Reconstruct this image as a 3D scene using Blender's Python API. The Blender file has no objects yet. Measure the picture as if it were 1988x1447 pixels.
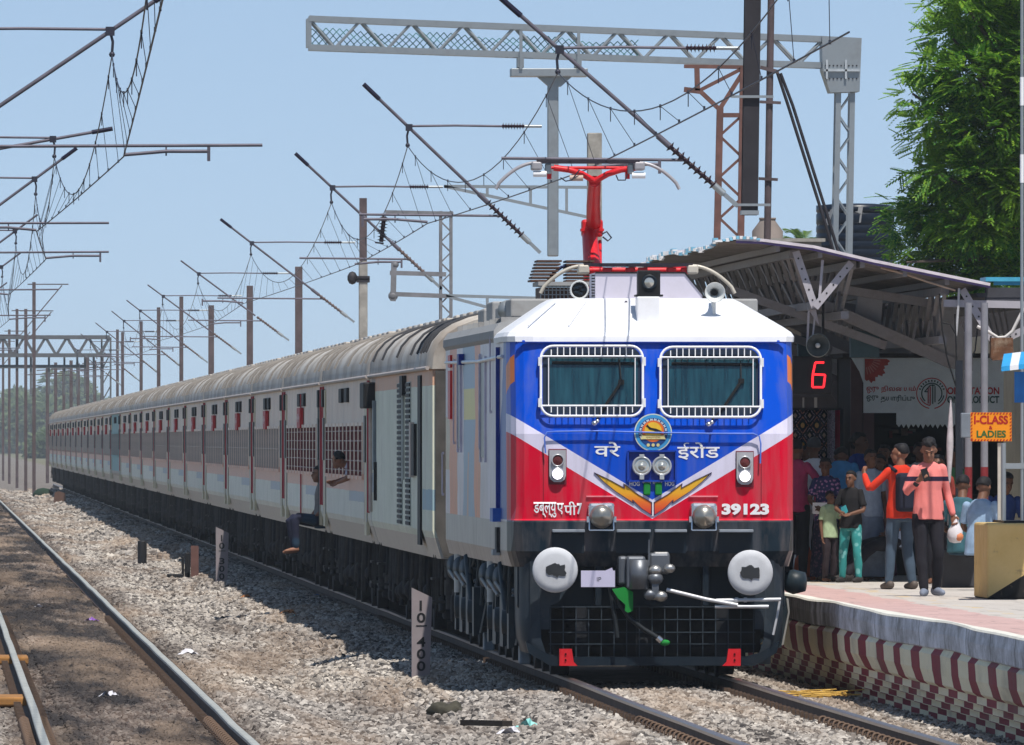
import bpy, bmesh, math, random
import numpy as np
from mathutils import Vector, Matrix

SC = bpy.context.scene
COL = SC.collection
R = math.radians

# ------------------------------------------------------------------ camera
# world: the train's track runs along +Y away from the camera, rail top is z=0,
# the locomotive's front face is at y=0 and its track centre at x=0.
FPX, CXP, HYP = 26600.0, 994.0, 854.0
CAM = Vector((-7.32, -140.0, 2.44))
YAW = 0.042
cd = bpy.data.cameras.new('camera')
cam = bpy.data.objects.new('camera', cd)
COL.objects.link(cam)
cam.location = CAM
cam.rotation_euler = (math.pi / 2, 0, -YAW)
cd.sensor_width = 36.0
cd.lens = 36.0 * FPX / 1988.0
cd.shift_y = (HYP - 723.5) / 1988.0
cd.clip_start = 1.0
cd.clip_end = 6000.0
SC.camera = cam

# ------------------------------------------------------------------ light
SUN = Vector((0.15, -0.45, 1.0)).normalized()
w = bpy.data.worlds.new('World')
SC.world = w
w.use_nodes = True
nt = w.node_tree
bg = nt.nodes['Background']
sky = nt.nodes.new('ShaderNodeTexSky')
sky.sky_type = 'NISHITA'
sky.sun_disc = False
sky.sun_elevation = math.asin(SUN.z)
sky.sun_rotation = math.atan2(SUN.x, SUN.y)
sky.air_density = 0.22
sky.dust_density = 0.0
sky.ozone_density = 2.5
sky.altitude = 0
# humid summer air: the sky texture's range is compressed so the dome glows more evenly
gm = nt.nodes.new('ShaderNodeGamma')
gm.inputs[1].default_value = 0.38
nt.links.new(sky.outputs[0], gm.inputs[0])
hs_ = nt.nodes.new('ShaderNodeHueSaturation')
hs_.inputs['Saturation'].default_value = 1.52
nt.links.new(gm.outputs[0], hs_.inputs['Color'])
nt.links.new(hs_.outputs[0], bg.inputs[0])
bg.inputs[1].default_value = 0.318
sd = bpy.data.lights.new('sun', 'SUN')
sd.energy = 4.2
sd.angle = R(0.5)
sd.color = (1.0, 0.955, 0.88)
sun = bpy.data.objects.new('sun', sd)
COL.objects.link(sun)
sun.rotation_euler = (-SUN).to_track_quat('-Z', 'Y').to_euler()
SC.view_settings.view_transform = 'Standard'
SC.view_settings.look = 'None'
SC.view_settings.exposure = 0.30
SC.view_settings.gamma = 1.0
SC.cycles.max_bounces = 6
SC.cycles.transparent_max_bounces = 12

# ------------------------------------------------------------------ helpers
def ray(px, py):
    r, u = (px - CXP) / FPX, (HYP - py) / FPX
    c, s = math.cos(YAW), math.sin(YAW)
    return Vector((r * c + s, -r * s + c, u))

def at(px, py, Y):
    d = ray(px, py)
    return CAM + d * ((Y - CAM.y) / d.y)

def atx(px, py, X):
    d = ray(px, py)
    return CAM + d * ((X - CAM.x) / d.x)

def atz(px, py, Z):
    d = ray(px, py)
    return CAM + d * ((Z - CAM.z) / d.z)

class MB:
    """collects shapes and links them as ONE mesh object"""
    def __init__(self):
        self.v, self.f, self.m, self.s = [], [], [], []

    def add(self, vs, fs, mi=0, smooth=False):
        b = len(self.v)
        self.v += [tuple(p) for p in vs]
        for q in fs:
            self.f.append(tuple(i + b for i in q))
            self.m.append(mi)
            self.s.append(smooth)
        return self

    def box(self, c, s, mi=0, rot=None, bev=0.0):
        hx, hy, hz = s[0] / 2, s[1] / 2, s[2] / 2
        if bev <= 0:
            vs = [Vector((x * hx, y * hy, z * hz)) for x in (-1, 1) for y in (-1, 1) for z in (-1, 1)]
            fs = [(0, 1, 3, 2), (4, 6, 7, 5), (0, 4, 5, 1), (2, 3, 7, 6), (0, 2, 6, 4), (1, 5, 7, 3)]
        else:
            bev = min(bev, hx * .9, hy * .9, hz * .9)
            bm = bmesh.new()
            bmesh.ops.create_cube(bm, size=1)
            for v in bm.verts:
                v.co = Vector((v.co.x * hx * 2, v.co.y * hy * 2, v.co.z * hz * 2))
            bmesh.ops.bevel(bm, geom=bm.edges[:] + bm.verts[:], offset=bev, segments=2, affect='EDGES', profile=.5)
            bm.verts.index_update()
            vs = [v.co.copy() for v in bm.verts]
            fs = [tuple(v.index for v in f.verts) for f in bm.faces]
            bm.free()
        c = Vector(c)
        if rot is not None:
            vs = [rot @ p for p in vs]
        return self.add([p + c for p in vs], fs, mi)

    def bar(self, a, b, wd, ht=None, mi=0, up=(0, 0, 1)):
        """square bar from a to b"""
        a, b = Vector(a), Vector(b)
        ht = wd if ht is None else ht
        d = (b - a)
        L = d.length
        if L < 1e-6:
            return self
        d /= L
        u = Vector(up)
        if abs(d.dot(u)) > .98:
            u = Vector((0, 1, 0)) if abs(d.y) < .9 else Vector((1, 0, 0))
        sx = d.cross(u).normalized()
        u = sx.cross(d).normalized()
        vs = []
        for p in (a, b):
            for i, j in ((-1, -1), (1, -1), (1, 1), (-1, 1)):
                vs.append(p + sx * (i * wd / 2) + u * (j * ht / 2))
        fs = [(0, 1, 2, 3), (7, 6, 5, 4), (0, 4, 5, 1), (1, 5, 6, 2), (2, 6, 7, 3), (3, 7, 4, 0)]
        return self.add(vs, fs, mi)

    def tube(self, pts, r, n=8, mi=0, cap=True, smooth=True):
        pts = [Vector(p) for p in pts]
        rs = r if isinstance(r, (list, tuple)) else [r] * len(pts)
        vs, fs = [], []
        prev = None
        for i, p in enumerate(pts):
            if i == 0:
                t = pts[1] - p
            elif i == len(pts) - 1:
                t = p - pts[i - 1]
            else:
                t = pts[i + 1] - pts[i - 1]
            t = t.normalized()
            if prev is None:
                a = Vector((0, 0, 1)) if abs(t.z) < .9 else Vector((1, 0, 0))
                x = t.cross(a).normalized()
            else:
                x = (prev - t * prev.dot(t)).normalized()
            prev = x
            y = t.cross(x)
            for k in range(n):
                an = 2 * math.pi * k / n
                vs.append(p + (x * math.cos(an) + y * math.sin(an)) * rs[i])
        for i in range(len(pts) - 1):
            for k in range(n):
                a, b = i * n + k, i * n + (k + 1) % n
                fs.append((a, b, b + n, a + n))
        self.add(vs, fs, mi, smooth)
        if cap:
            self.add(vs[:n], [tuple(range(n - 1, -1, -1))], mi)
            self.add(vs[-n:], [tuple(range(n))], mi)
        return self

    def lathe(self, prof, o, axis=(0, -1, 0), n=20, mi=0, smooth=True):
        """prof: list of (radius, distance along axis)"""
        ax = Vector(axis).normalized()
        a = Vector((0, 0, 1)) if abs(ax.z) < .9 else Vector((1, 0, 0))
        x = ax.cross(a).normalized()
        y = ax.cross(x)
        o = Vector(o)
        vs, fs = [], []
        for r, d in prof:
            for k in range(n):
                an = 2 * math.pi * k / n
                vs.append(o + ax * d + (x * math.cos(an) + y * math.sin(an)) * max(r, 1e-4))
        for i in range(len(prof) - 1):
            for k in range(n):
                p, q = i * n + k, i * n + (k + 1) % n
                fs.append((p, q, q + n, p + n))
        return self.add(vs, fs, mi, smooth)

    def prism(self, poly, y0, y1, mi=0, plane='xz'):
        """extrude a 2D outline; xz outlines run along y, yz along x, xy along z"""
        def mk(p, t):
            if plane == 'xz':
                return (p[0], t, p[1])
            if plane == 'yz':
                return (t, p[0], p[1])
            return (p[0], p[1], t)
        n = len(poly)
        vs = [mk(p, y0) for p in poly] + [mk(p, y1) for p in poly]
        fs = [tuple(range(n)), tuple(range(2 * n - 1, n - 1, -1))]
        fs += [(i, (i + 1) % n, (i + 1) % n + n, i + n) for i in range(n)]
        return self.add(vs, fs, mi)

    def ball(self, c, r, n=12, mi=0, sc=(1, 1, 1)):
        vs, fs = [], []
        h = max(4, n // 2)
        c = Vector(c)
        for i in range(h + 1):
            th = math.pi * i / h
            for k in range(n):
                a = 2 * math.pi * k / n
                vs.append(c + Vector((math.sin(th) * math.cos(a) * r * sc[0], math.sin(th) * math.sin(a) * r * sc[1], math.cos(th) * r * sc[2])))
        for i in range(h):
            for k in range(n):
                a, b = i * n + k, i * n + (k + 1) % n
                fs.append((a, b, b + n, a + n))
        return self.add(vs, fs, mi, True)

    def grid(self, rows, mi=0, smooth=False, close=False):
        n = len(rows[0])
        vs = [p for r in rows for p in r]
        fs = []
        for i in range(len(rows) - 1):
            for k in range(n if close else n - 1):
                a, b = i * n + k, i * n + (k + 1) % n
                fs.append((a, b, b + n, a + n))
        return self.add(vs, fs, mi, smooth)

    def build(self, name, mats, parent=None, origin=None):
        o3 = Vector(origin) if origin is not None else (world_of(parent) if parent else Vector((0, 0, 0)))
        me = bpy.data.meshes.new(name)
        me.from_pydata([(p[0] - o3.x, p[1] - o3.y, p[2] - o3.z) for p in self.v], [], self.f)
        if not isinstance(mats, (list, tuple)):
            mats = [mats]
        for m in mats:
            me.materials.append(m)
        me.polygons.foreach_set('material_index', self.m)
        me.polygons.foreach_set('use_smooth', self.s)
        bm = bmesh.new()
        bm.from_mesh(me)
        bmesh.ops.recalc_face_normals(bm, faces=bm.faces)
        bm.to_mesh(me)
        bm.free()
        ob = bpy.data.objects.new(name, me)
        COL.objects.link(ob)
        if parent:
            ob.parent = parent
        else:
            ob.location = o3
        return ob

def world_of(o):
    p = Vector((0, 0, 0))
    while o:
        p += o.location
        o = o.parent
    return p

def thing(name, label, cat, loc=(0, 0, 0), group=None):
    o = bpy.data.objects.new(name, None)
    o.empty_display_size = .2
    COL.objects.link(o)
    o.location = loc
    return tag(o, label, cat, group)

def tag(o, label, cat, group=None):
    o['label'] = label
    o['category'] = cat
    if group:
        o['group'] = group
    return o

def kind(o, k):
    o['kind'] = k
    return o

KIDS = {}
def copy_thing(root, loc, label, group=None, skip=()):
    if root.name not in KIDS:
        kids = {}
        for o in COL.objects:
            if o.parent:
                kids.setdefault(o.parent.name, []).append(o)
        KIDS[root.name] = kids
    kids = KIDS[root.name]
    def rec(o, par):
        c = o.copy()
        COL.objects.link(c)
        if par is not None:
            c.parent = par
        for ch in kids.get(o.name, []):
            if ch.name.split('.')[0] not in skip:
                rec(ch, c)
        return c
    r = rec(root, None)
    r.location = loc
    r['label'] = label
    if group:
        r['group'] = group
    return r

# ------------------------------------------------------------------ materials
class NT:
    def __init__(self, name):
        self.mat = bpy.data.materials.new(name)
        self.mat.use_nodes = True
        self.t = self.mat.node_tree
        self.b = self.t.nodes['Principled BSDF']
        self._co = None

    def n(self, typ, **kw):
        nd = self.t.nodes.new(typ)
        for k, v in kw.items():
            setattr(nd, k, v)
        return nd

    def l(self, a, b):
        self.t.links.new(a, b)

    def sock(self, inp, v):
        if hasattr(v, 'node'):
            self.l(v, inp)
        else:
            inp.default_value = v

    @property
    def co(self):
        if self._co is None:
            self._co = self.n('ShaderNodeTexCoord').outputs['Object']
        return self._co

    def math(self, op, a, b=0.0, c=None):
        nd = self.n('ShaderNodeMath', operation=op)
        self.sock(nd.inputs[0], a)
        self.sock(nd.inputs[1], b)
        if c is not None:
            self.sock(nd.inputs[2], c)
        return nd.outputs[0]

    def xyz(self):
        s = self.n('ShaderNodeSeparateXYZ')
        self.l(self.co, s.inputs[0])
        return s.outputs

    def noise(self, scale=5.0, detail=4.0, stretch=(1, 1, 1), rough=.6, co=None):
        mp = self.n('ShaderNodeMapping')
        self.l(co or self.co, mp.inputs[0])
        mp.inputs['Scale'].default_value = stretch
        no = self.n('ShaderNodeTexNoise')
        no.inputs['Scale'].default_value = scale
        no.inputs['Detail'].default_value = detail
        no.inputs['Roughness'].default_value = rough
        self.l(mp.outputs[0], no.inputs['Vector'])
        return no.outputs['Fac']

    def mix(self, f, a, b, blend='MIX'):
        nd = self.n('ShaderNodeMix', data_type='RGBA', blend_type=blend)
        self.sock(nd.inputs[0], f)
        for i, v in ((6, a), (7, b)):
            self.sock(nd.inputs[i], v if hasattr(v, 'node') else (v[0], v[1], v[2], 1))
        return nd.outputs[2]

    def ramp(self, f, stops, interp='LINEAR'):
        nd = self.n('ShaderNodeValToRGB')
        nd.color_ramp.interpolation = interp
        e = nd.color_ramp.elements
        while len(e) < len(stops):
            e.new(.5)
        for i, (p, c) in enumerate(stops):
            e[i].position = p
            e[i].color = (c, c, c, 1) if not isinstance(c, (tuple, list)) else (c[0], c[1], c[2], 1)
        self.l(f, nd.inputs[0])
        return nd.outputs[0]

    def base(self, c, rough=.6, metal=0.0, spec=None):
        self.sock(self.b.inputs['Base Color'], c if hasattr(c, 'node') else (c[0], c[1], c[2], 1))
        self.b.inputs['Roughness'].default_value = rough
        self.b.inputs['Metallic'].default_value = metal
        self.b.inputs['Specular IOR Level'].default_value = .28
        if spec is not None:
            self.b.inputs['Specular IOR Level'].default_value = spec
        return self.mat

    def bump(self, h, strength=.4, dist=.02):
        nd = self.n('ShaderNodeBump')
        nd.inputs['Strength'].default_value = strength
        nd.inputs['Distance'].default_value = dist
        self.l(h, nd.inputs['Height'])
        self.l(nd.outputs[0], self.b.inputs['Normal'])

def sc3(c, k):
    return tuple(min(1, x * k) for x in c)

_MC = {}
def M(name, col, rough=.6, metal=0.0, var=.18, scale=6.0, dirt=None, dirt_amt=.35, streak=False, bump=0.0):
    """one real-world paint or material with wear of its own"""
    if name in _MC:
        return _MC[name]
    t = NT(name)
    f = t.noise(scale, 5)
    c = t.mix(t.ramp(f, [(.3, 0.), (.7, 1.)]), sc3(col, 1 - var), sc3(col, 1 + var * .6))
    if dirt is not None:
        g = t.noise(2.2 if streak else 3.0, 6, (7, 7, .5) if streak else (1, 1, 1), .7)
        g = t.ramp(g, [(.48, 0.), (.68, dirt_amt)])
        c = t.mix(g, c, dirt)
    m = t.base(c, rough, metal)
    if bump:
        t.bump(t.noise(scale * 6, 4), bump, .01)
    _MC[name] = m
    return m

def text_mb(mb, body, x0, x1, z0, z1, y, mi=0, depth=.004, bold=0.0, keep=False):
    """lettering as thin raised characters facing -Y, fitted to a box"""
    cu = bpy.data.curves.new('t', 'FONT')
    cu.body = body
    cu.size = 1
    cu.offset = bold
    cu.resolution_u = 4
    ob = bpy.data.objects.new('t', cu)
    COL.objects.link(ob)
    dg = bpy.context.evaluated_depsgraph_get()
    me = bpy.data.meshes.new_from_object(ob.evaluated_get(dg))
    vs = [v.co.copy() for v in me.vertices]
    fs = [tuple(p.vertices) for p in me.polygons]
    bpy.data.objects.remove(ob)
    bpy.data.curves.remove(cu)
    bpy.data.meshes.remove(me)
    if not vs:
        return
    ax, bx = min(v.x for v in vs), max(v.x for v in vs)
    ay, by = min(v.y for v in vs), max(v.y for v in vs)
    sx = (x1 - x0) / max(bx - ax, 1e-6)
    sz = (z1 - z0) / max(by - ay, 1e-6)
    if keep:
        sx = sz = min(sx, sz)
        x0 = (x0 + x1) / 2 - sx * (bx - ax) / 2
    mb.add([(x0 + (v.x - ax) * sx, y, z0 + (v.y - ay) * sz) for v in vs], fs, mi)

# shared materials
m_steel = M('galvanised_steel', (.36, .39, .41), .45, .6, .2, 3, (.16, .15, .14), .4)
m_tube = M('painted_tube', (.13, .12, .15), .55, .3, .25, 4)
m_wire = M('dark_wire', (.05, .05, .07), .5, .5)
m_rust = M('rusty_steel', (.17, .085, .07), .8, .1, .3, 5, (.08, .05, .045), .5)
m_dark = M('underframe_black', (.010, .011, .014), .7, 0, .4, 5, (.035, .03, .028), .4)
m_navy = M('slate_navy_paint', (.006, .013, .022), .45, 0, .25, 4, (.025, .025, .025), .3)
m_white = M('white_paint', (.80, .80, .82), .35, 0, .05, 3)
m_black = M('black_rubber', (.012, .012, .014), .6)
m_chrome = M('bright_metal', (.62, .63, .66), .22, .9, .1)
m_conc = M('weathered_concrete', (.34, .32, .29), .9, 0, .25, 5, (.16, .15, .13), .5, bump=.3)
# ------------------------------------------------------------------ ground, ballast, tracks, platform
LT = -5.60                                   # centre of the left-hand track
HG = 0.838                                   # half the broad gauge
PX0 = 1.90                                   # platform edge
DECK = 0.76

def gz(x, y):
    x = np.asarray(x, float)
    y = np.asarray(y, float)
    b = np.interp(x, [-400, -60, -12, -8.4, -7.2, -4.1, -3.5, -2.7, -1.7, -.95, .95, 1.5, 2.3, 2.8, 60, 400],
                  [-1.2, -.6, -.42, -.34, -.19, -.18, -.30, -.30, -.20, -.165, -.165, -.21, -.27, -.3, -.5, -1.2])
    mid = np.exp(-((x + 2.55) / .9) ** 2)
    h = .10 * np.sin(y * .52 + 1.1 * np.sin(y * .17)) * np.sin(x * 1.9 + y * .09) + .05 * np.sin(y * 1.31 + x * 2.3)
    lt = np.exp(-((x - LT) / 1.0) ** 2)
    return b + mid * h * .75 + lt * .010 * np.sin(y * .35 + x * 3)

def ground_mat():
    t = NT('ballast_ground')
    a = t.noise(7, 8)
    b = t.noise(.35, 4)
    c = t.mix(t.ramp(a, [(.35, 0.), (.65, 1.)]), (.08, .07, .062), (.27, .24, .215))
    far = t.mix(t.ramp(t.noise(.05, 5), [(.42, 0.), (.6, 1.)]), (.20, .17, .12), (.07, .10, .035))
    x = t.xyz()[0]
    off = t.math('GREATER_THAN', t.math('ABSOLUTE', t.math('ADD', x, 3.0)), 7.5)
    c = t.mix(off, c, far)
    c = t.mix(t.ramp(b, [(.45, 0.), (.65, .45)]), c, (.12, .085, .06))
    t.bump(a, .8, .04)
    return t.base(c, .95)

def make_ground():
    xs = [-900, -400, -150, -60, -30, -18, -12, -10] + list(np.arange(-9, 3.3, .15)) + [4, 6, 10, 20, 60, 200, 500, 900]
    ys = [-160, -120, -90, -70, -55] + list(np.arange(-46, 140, .45)) + list(np.arange(141, 480, 3)) + [500, 560, 640, 760, 900, 1200, 1800, 2600, 3200]
    X, Y = np.meshgrid(xs, ys)
    Z = gz(X, Y) - .03
    v = np.stack([X.ravel(), Y.ravel(), Z.ravel()], 1)
    ny, nx = X.shape
    i = np.arange(ny * nx).reshape(ny, nx)
    f = np.stack([i[:-1, :-1].ravel(), i[:-1, 1:].ravel(), i[1:, 1:].ravel(), i[1:, :-1].ravel()], 1)
    me = bpy.data.meshes.new('ground')
    me.from_pydata(v.tolist(), [], f.tolist())
    me.materials.append(ground_mat())
    o = bpy.data.objects.new('ground', me)
    COL.objects.link(o)
    kind(o, 'structure')
make_ground()

def stone_mat():
    t = NT('crushed_stone')
    inf = t.n('ShaderNodeObjectInfo')
    rnd = inf.outputs['Random']
    c = t.ramp(rnd, [(0., (.045, .04, .038)), (.24, (.17, .15, .135)), (.55, (.35, .315, .28)), (.85, (.46, .415, .37)), (1., (.60, .55, .49))])
    pos = inf.outputs['Location']
    # oil and rust soaked band along the middle of the old left track
    sp = t.n('ShaderNodeSeparateXYZ')
    t.l(pos, sp.inputs[0])
    dx = t.math('ABSOLUTE', t.math('SUBTRACT', sp.outputs[0], LT))
    near = t.math('SUBTRACT', 1.0, t.math('SMOOTH_MIN', t.math('DIVIDE', dx, 1.25), 1.0, .3))
    nz = t.noise(1.1, 4, (1, .055, 1), .6, pos)
    oil = t.math('MULTIPLY', t.ramp(nz, [(.36, 0.), (.50, 1.)]), t.ramp(near, [(.02, 0.), (.3, .92)]))
    c2 = t.mix(t.ramp(near, [(.0, 0.), (.25, .62)]), c, (.15, .098, .072))
    c2 = t.mix(oil, c2, (.022, .021, .024))
    rust = t.ramp(t.noise(.9, 4, (1, .06, 1), .6, pos), [(.46, 0.), (.62, .6)])
    c2 = t.mix(rust, c2, (.30, .22, .16))
    tone = t.ramp(t.noise(.55, 5, (1, .07, 1), .65, pos), [(.36, (.62, .60, .60)), (.55, (1., 1., 1.)), (.70, (1.12, 1.10, 1.06))])
    c2 = t.mix(1.0, c2, tone, 'MULTIPLY')
    return t.base(c2, .9)

def make_ballast():
    rng = np.random.default_rng(5)
    P = []
    def field(x0, x1, y0, y1, dens, s0, s1):
        n = int((x1 - x0) * (y1 - y0) * dens)
        x = rng.uniform(x0, x1, n)
        y = rng.uniform(y0, y1, n)
        s = rng.uniform(s0, s1, n)
        P.append(np.stack([x, y, s], 1))
    field(-7.4, 2.35, -40, 6, 560, .020, .048)
    field(-7.4, -.75, 6, 60, 480, .022, .050)
    field(1.3, 2.4, 6, 30, 260, .025, .05)
    field(-7.4, -.75, 60, 150, 250, .03, .06)
    field(-7.6, -.75, 150, 330, 70, .06, .10)
    field(-9, -.75, 330, 560, 25, .09, .14)
    p = np.concatenate(P)
    keep = np.ones(len(p), bool)
    for c in (0.0, LT):
        for sg in (-1, 1):
            d = np.abs(p[:, 0] - (c + sg * HG))
            keep &= d > .085
    # the packed, dirty bed between the left rails has fewer, smaller stones
    inl = np.abs(p[:, 0] - LT) < .78
    p[inl, 2] *= .85
    # hidden under the train
    keep &= ~((np.abs(p[:, 0]) < .7) & (p[:, 1] > 4))
    p = p[keep]
    n = len(p)
    z = gz(p[:, 0], p[:, 1]) + rng.uniform(-.018, .034, n)
    rail = np.minimum.reduce([np.abs(p[:, 0] - q) for q in (-HG, HG, LT - HG, LT + HG)])
    z -= np.where(rail < .30, .03, 0)
    co = np.stack([p[:, 0], p[:, 1], z], 1)
    me = bpy.data.meshes.new('ballast_stones')
    me.vertices.add(n)
    me.vertices.foreach_set('co', co.astype(np.float32).ravel())
    sc = p[:, 2:3] * rng.uniform(.6, 1.25, (n, 3))
    a = me.attributes.new('scl', 'FLOAT_VECTOR', 'POINT')
    a.data.foreach_set('vector', sc.astype(np.float32).ravel())
    a = me.attributes.new('rot', 'FLOAT_VECTOR', 'POINT')
    a.data.foreach_set('vector', rng.uniform(0, 6.28, (n, 3)).astype(np.float32).ravel())
    o = bpy.data.objects.new('ballast_stones', me)
    COL.objects.link(o)
    tag(o, 'grey brown crushed stone ballast heaped round both tracks', 'ballast')
    kind(o, 'stuff')
    g = bpy.data.node_groups.new('ballast_scatter', 'GeometryNodeTree')
    g.interface.new_socket('Geometry', in_out='INPUT', socket_type='NodeSocketGeometry')
    g.interface.new_socket('Geometry', in_out='OUTPUT', socket_type='NodeSocketGeometry')
    N, L = g.nodes, g.links
    gi, go = N.new('NodeGroupInput'), N.new('NodeGroupOutput')
    ico = N.new('GeometryNodeMeshIcoSphere')
    ico.inputs['Subdivisions'].default_value = 1
    ico.inputs['Radius'].default_value = 1.0
    # knock the ball into an angular chip
    sp = N.new('GeometryNodeSetPosition')
    rv = N.new('FunctionNodeRandomValue')
    rv.data_type = 'FLOAT_VECTOR'
    rv.inputs[0].default_value = (-.28, -.28, -.28)
    rv.inputs[1].default_value = (.28, .28, .28)
    L.new(ico.outputs[0], sp.inputs['Geometry'])
    L.new(rv.outputs[0], sp.inputs['Offset'])
    sm = N.new('GeometryNodeSetMaterial')
    sm.inputs['Material'].default_value = stone_mat()
    L.new(sp.outputs[0], sm.inputs['Geometry'])
    iop = N.new('GeometryNodeInstanceOnPoints')
    m2p = N.new('GeometryNodeMeshToPoints')
    L.new(gi.outputs[0], m2p.inputs['Mesh'])
    L.new(m2p.outputs[0], iop.inputs['Points'])
    L.new(sm.outputs[0], iop.inputs['Instance'])
    for nm, sk in (('scl', 'Scale'), ('rot', 'Rotation')):
        na = N.new('GeometryNodeInputNamedAttribute')
        na.data_type = 'FLOAT_VECTOR'
        na.inputs['Name'].default_value = nm
        L.new(na.outputs[0], iop.inputs[sk])
    L.new(iop.outputs[0], go.inputs[0])
    o.modifiers.new('scatter', 'NODES').node_group = g
make_ballast()

# --- rails, sleepers, clips
m_railtop_l = M('polished_rail_head', (.44, .44, .40), .55, .3, .2, 3)
m_railtop_r = M('worn_rail_head', (.33, .28, .25), .32, .9, .2, 8)
m_railweb = M('rusty_rail_web', (.105, .068, .05), .8, .1, .3, 5, (.05, .035, .03), .5)
m_sleeper = M('stained_sleeper_concrete', (.20, .165, .14), .9, 0, .3, 5, (.10, .06, .04), .6)
m_clip = M('rusty_spring_clip', (.13, .085, .06), .7, .4, .3, 20)
m_liner = M('ochre_rail_liner', (.48, .22, .05), .7, 0, .2)

RAIL = [(-.067, -.16), (.067, -.16), (.067, -.148), (.012, -.128), (.010, -.045), (.034, -.034), (.036, -.008), (.026, 0), (-.026, 0), (-.036, -.008), (-.034, -.034), (-.010, -.045), (-.012, -.128), (-.067, -.148)]

def make_track(cx, name, label, top, yend):
    t = thing('railway_track', label, 'track', (cx, 0, 0))
    for sg in (-1, 1):
        mb = MB()
        x = cx + sg * HG
        ys = list(np.arange(-48, 200, 6.5)) + list(np.arange(205, yend, 25)) + [yend]
        rng = random.Random(3 + sg + int(cx))
        wob = [(rng.uniform(-.006, .006), rng.uniform(-.004, .004)) for _ in ys]
        n = len(RAIL)
        vs = [(x + q[0] + wob[i][0], y, q[1] + wob[i][1]) for i, y in enumerate(ys) for q in RAIL]
        for i in range(len(ys) - 1):
            for k in range(n):
                a, b = i * n + k, i * n + (k + 1) % n
                mb.f.append((a, b, b + n, a + n))
                mb.m.append(1 if 5 <= k <= 9 else 0)
                mb.s.append(False)
        mb.v += vs
        mb.build('rail', [m_railweb, top], t)
    # sleepers: the near ones one by one, the far ones together
    sl = MB().box((cx, 0, -.275), (2.7, .24, .17), bev=.02)
    first = None
    ys = [-46 + .65 * i for i in range(300)]
    rest = MB()
    for i, y in enumerate(ys):
        if i < 70:
            if first is None:
                first = sl.build('sleeper', m_sleeper, t)
                o = first
            else:
                o = first.copy()
                COL.objects.link(o)
            o.location.y = y
        else:
            rest.box((cx, y, -.275), (2.7, .24, .17))
    kind(rest.build('sleepers', m_sleeper, t), 'stuff')
    # spring clips on both sides of each rail
    proto = MB()
    for side in (-1, 1):
        pts = []
        for k in range(10):
            a = math.pi * 1.55 * k / 9 - .3
            pts.append((side * (.085 + .042 * math.cos(a)), .055 * math.sin(a * 1.0), -.135 + .052 * max(0, math.sin(a * .9 + .2))))
        proto.tube([(cx + p[0], p[1], p[2]) for p in pts], .013, 6)
        proto.box((cx + side * .10, 0, -.150), (.08, .15, .03), bev=.008)
    first = None
    rest = MB()
    for sg in (-1, 1):
        for i, y in enumerate(ys[:160]):
            if i < 48:
                if first is None:
                    first = proto.build('rail_clip', m_clip, t)
                    o = first
                else:
                    o = first.copy()
                    COL.objects.link(o)
                o.location = (sg * HG, y, 0)
            else:
                for side in (-1, 1):
                    rest.box((cx + sg * HG + side * .10, y, -.125), (.07, .11, .07))
    kind(rest.build('rail_clips', m_clip, t), 'stuff')
    return t
make_track(0.0, 'main', 'track under the train, brown worn rails running beside the platform', m_railtop_r, 620)
make_track(LT, 'left', 'empty left track with two shiny polished rails on dirty ballast', m_railtop_l, 640)

# --- platform
def platform_side_mat():
    t = NT('striped_platform_wall')
    x, y, z = t.xyz()
    wob = t.math('MULTIPLY', t.math('SUBTRACT', t.noise(2.3, 2, (1, .3, 1)), .5), .25)
    yy = t.math('ADD', y, wob)
    big = t.math('LESS_THAN', t.math('FRACT', t.math('DIVIDE', yy, 2.35)), .42)
    # three courses of alternating blocks below
    crs = t.math('FLOOR', t.math('DIVIDE', t.math('ADD', z, .606), .0757))
    yy2 = t.math('ADD', y, t.math('MULTIPLY', t.math('SUBTRACT', t.noise(1.2, 2, (1, .2, 1)), .5), .12))
    par = t.math('FRACT', t.math('ADD', t.math('DIVIDE', yy2, 2.35), t.math('MULTIPLY', crs, .5)))
    chk = t.math('LESS_THAN', par, .48)
    low = t.math('LESS_THAN', z, .1475)
    f = t.math('ADD', t.math('MULTIPLY', low, chk), t.math('MULTIPLY', t.math('SUBTRACT', 1.0, low), big))
    n1 = t.ramp(t.noise(4, 5, (1, .12, 1)), [(.3, 0.), (.7, 1.)])
    cream = t.mix(n1, (.82, .72, .48), (.90, .82, .60))
    mar = t.mix(n1, (.22, .020, .034), (.30, .036, .050))
    c = t.mix(f, cream, mar)
    g = t.ramp(t.noise(1.6, 6, (3, .30, .8)), [(.52, 0.), (.74, .5)])
    c = t.mix(g, c, (.16, .13, .10))
    return t.base(c, .8)

def coping_mat():
    t = NT('grey_coping_paint')
    a = t.noise(1.6, 7, (2, .45, .9), .75)
    c = t.mix(t.ramp(a, [(.40, 0.), (.64, 1.)]), (.78, .78, .83), (.26, .25, .245))
    y = t.xyz()[1]
    bare = t.ramp(t.math('ADD', t.math('MULTIPLY', t.math('SUBTRACT', y, 2.0), .12), t.math('MULTIPLY', t.noise(1.3, 5), .9)), [(.55, 0.), (.75, 1.)])
    jt = t.math('LESS_THAN', t.math('FRACT', t.math('DIVIDE', t.math('ADD', y, t.math('MULTIPLY', t.noise(3, 2), .15)), 2.9)), .022)
    c = t.mix(t.math('MULTIPLY', jt, .8), c, (.10, .095, .09))
    c = t.mix(bare, c, t.mix(t.ramp(t.noise(6, 6, (3, 3, .6)), [(.35, 0.), (.65, 1.)]), (.07, .065, .06), (.33, .31, .28)))
    return t.base(c, .85)

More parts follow.
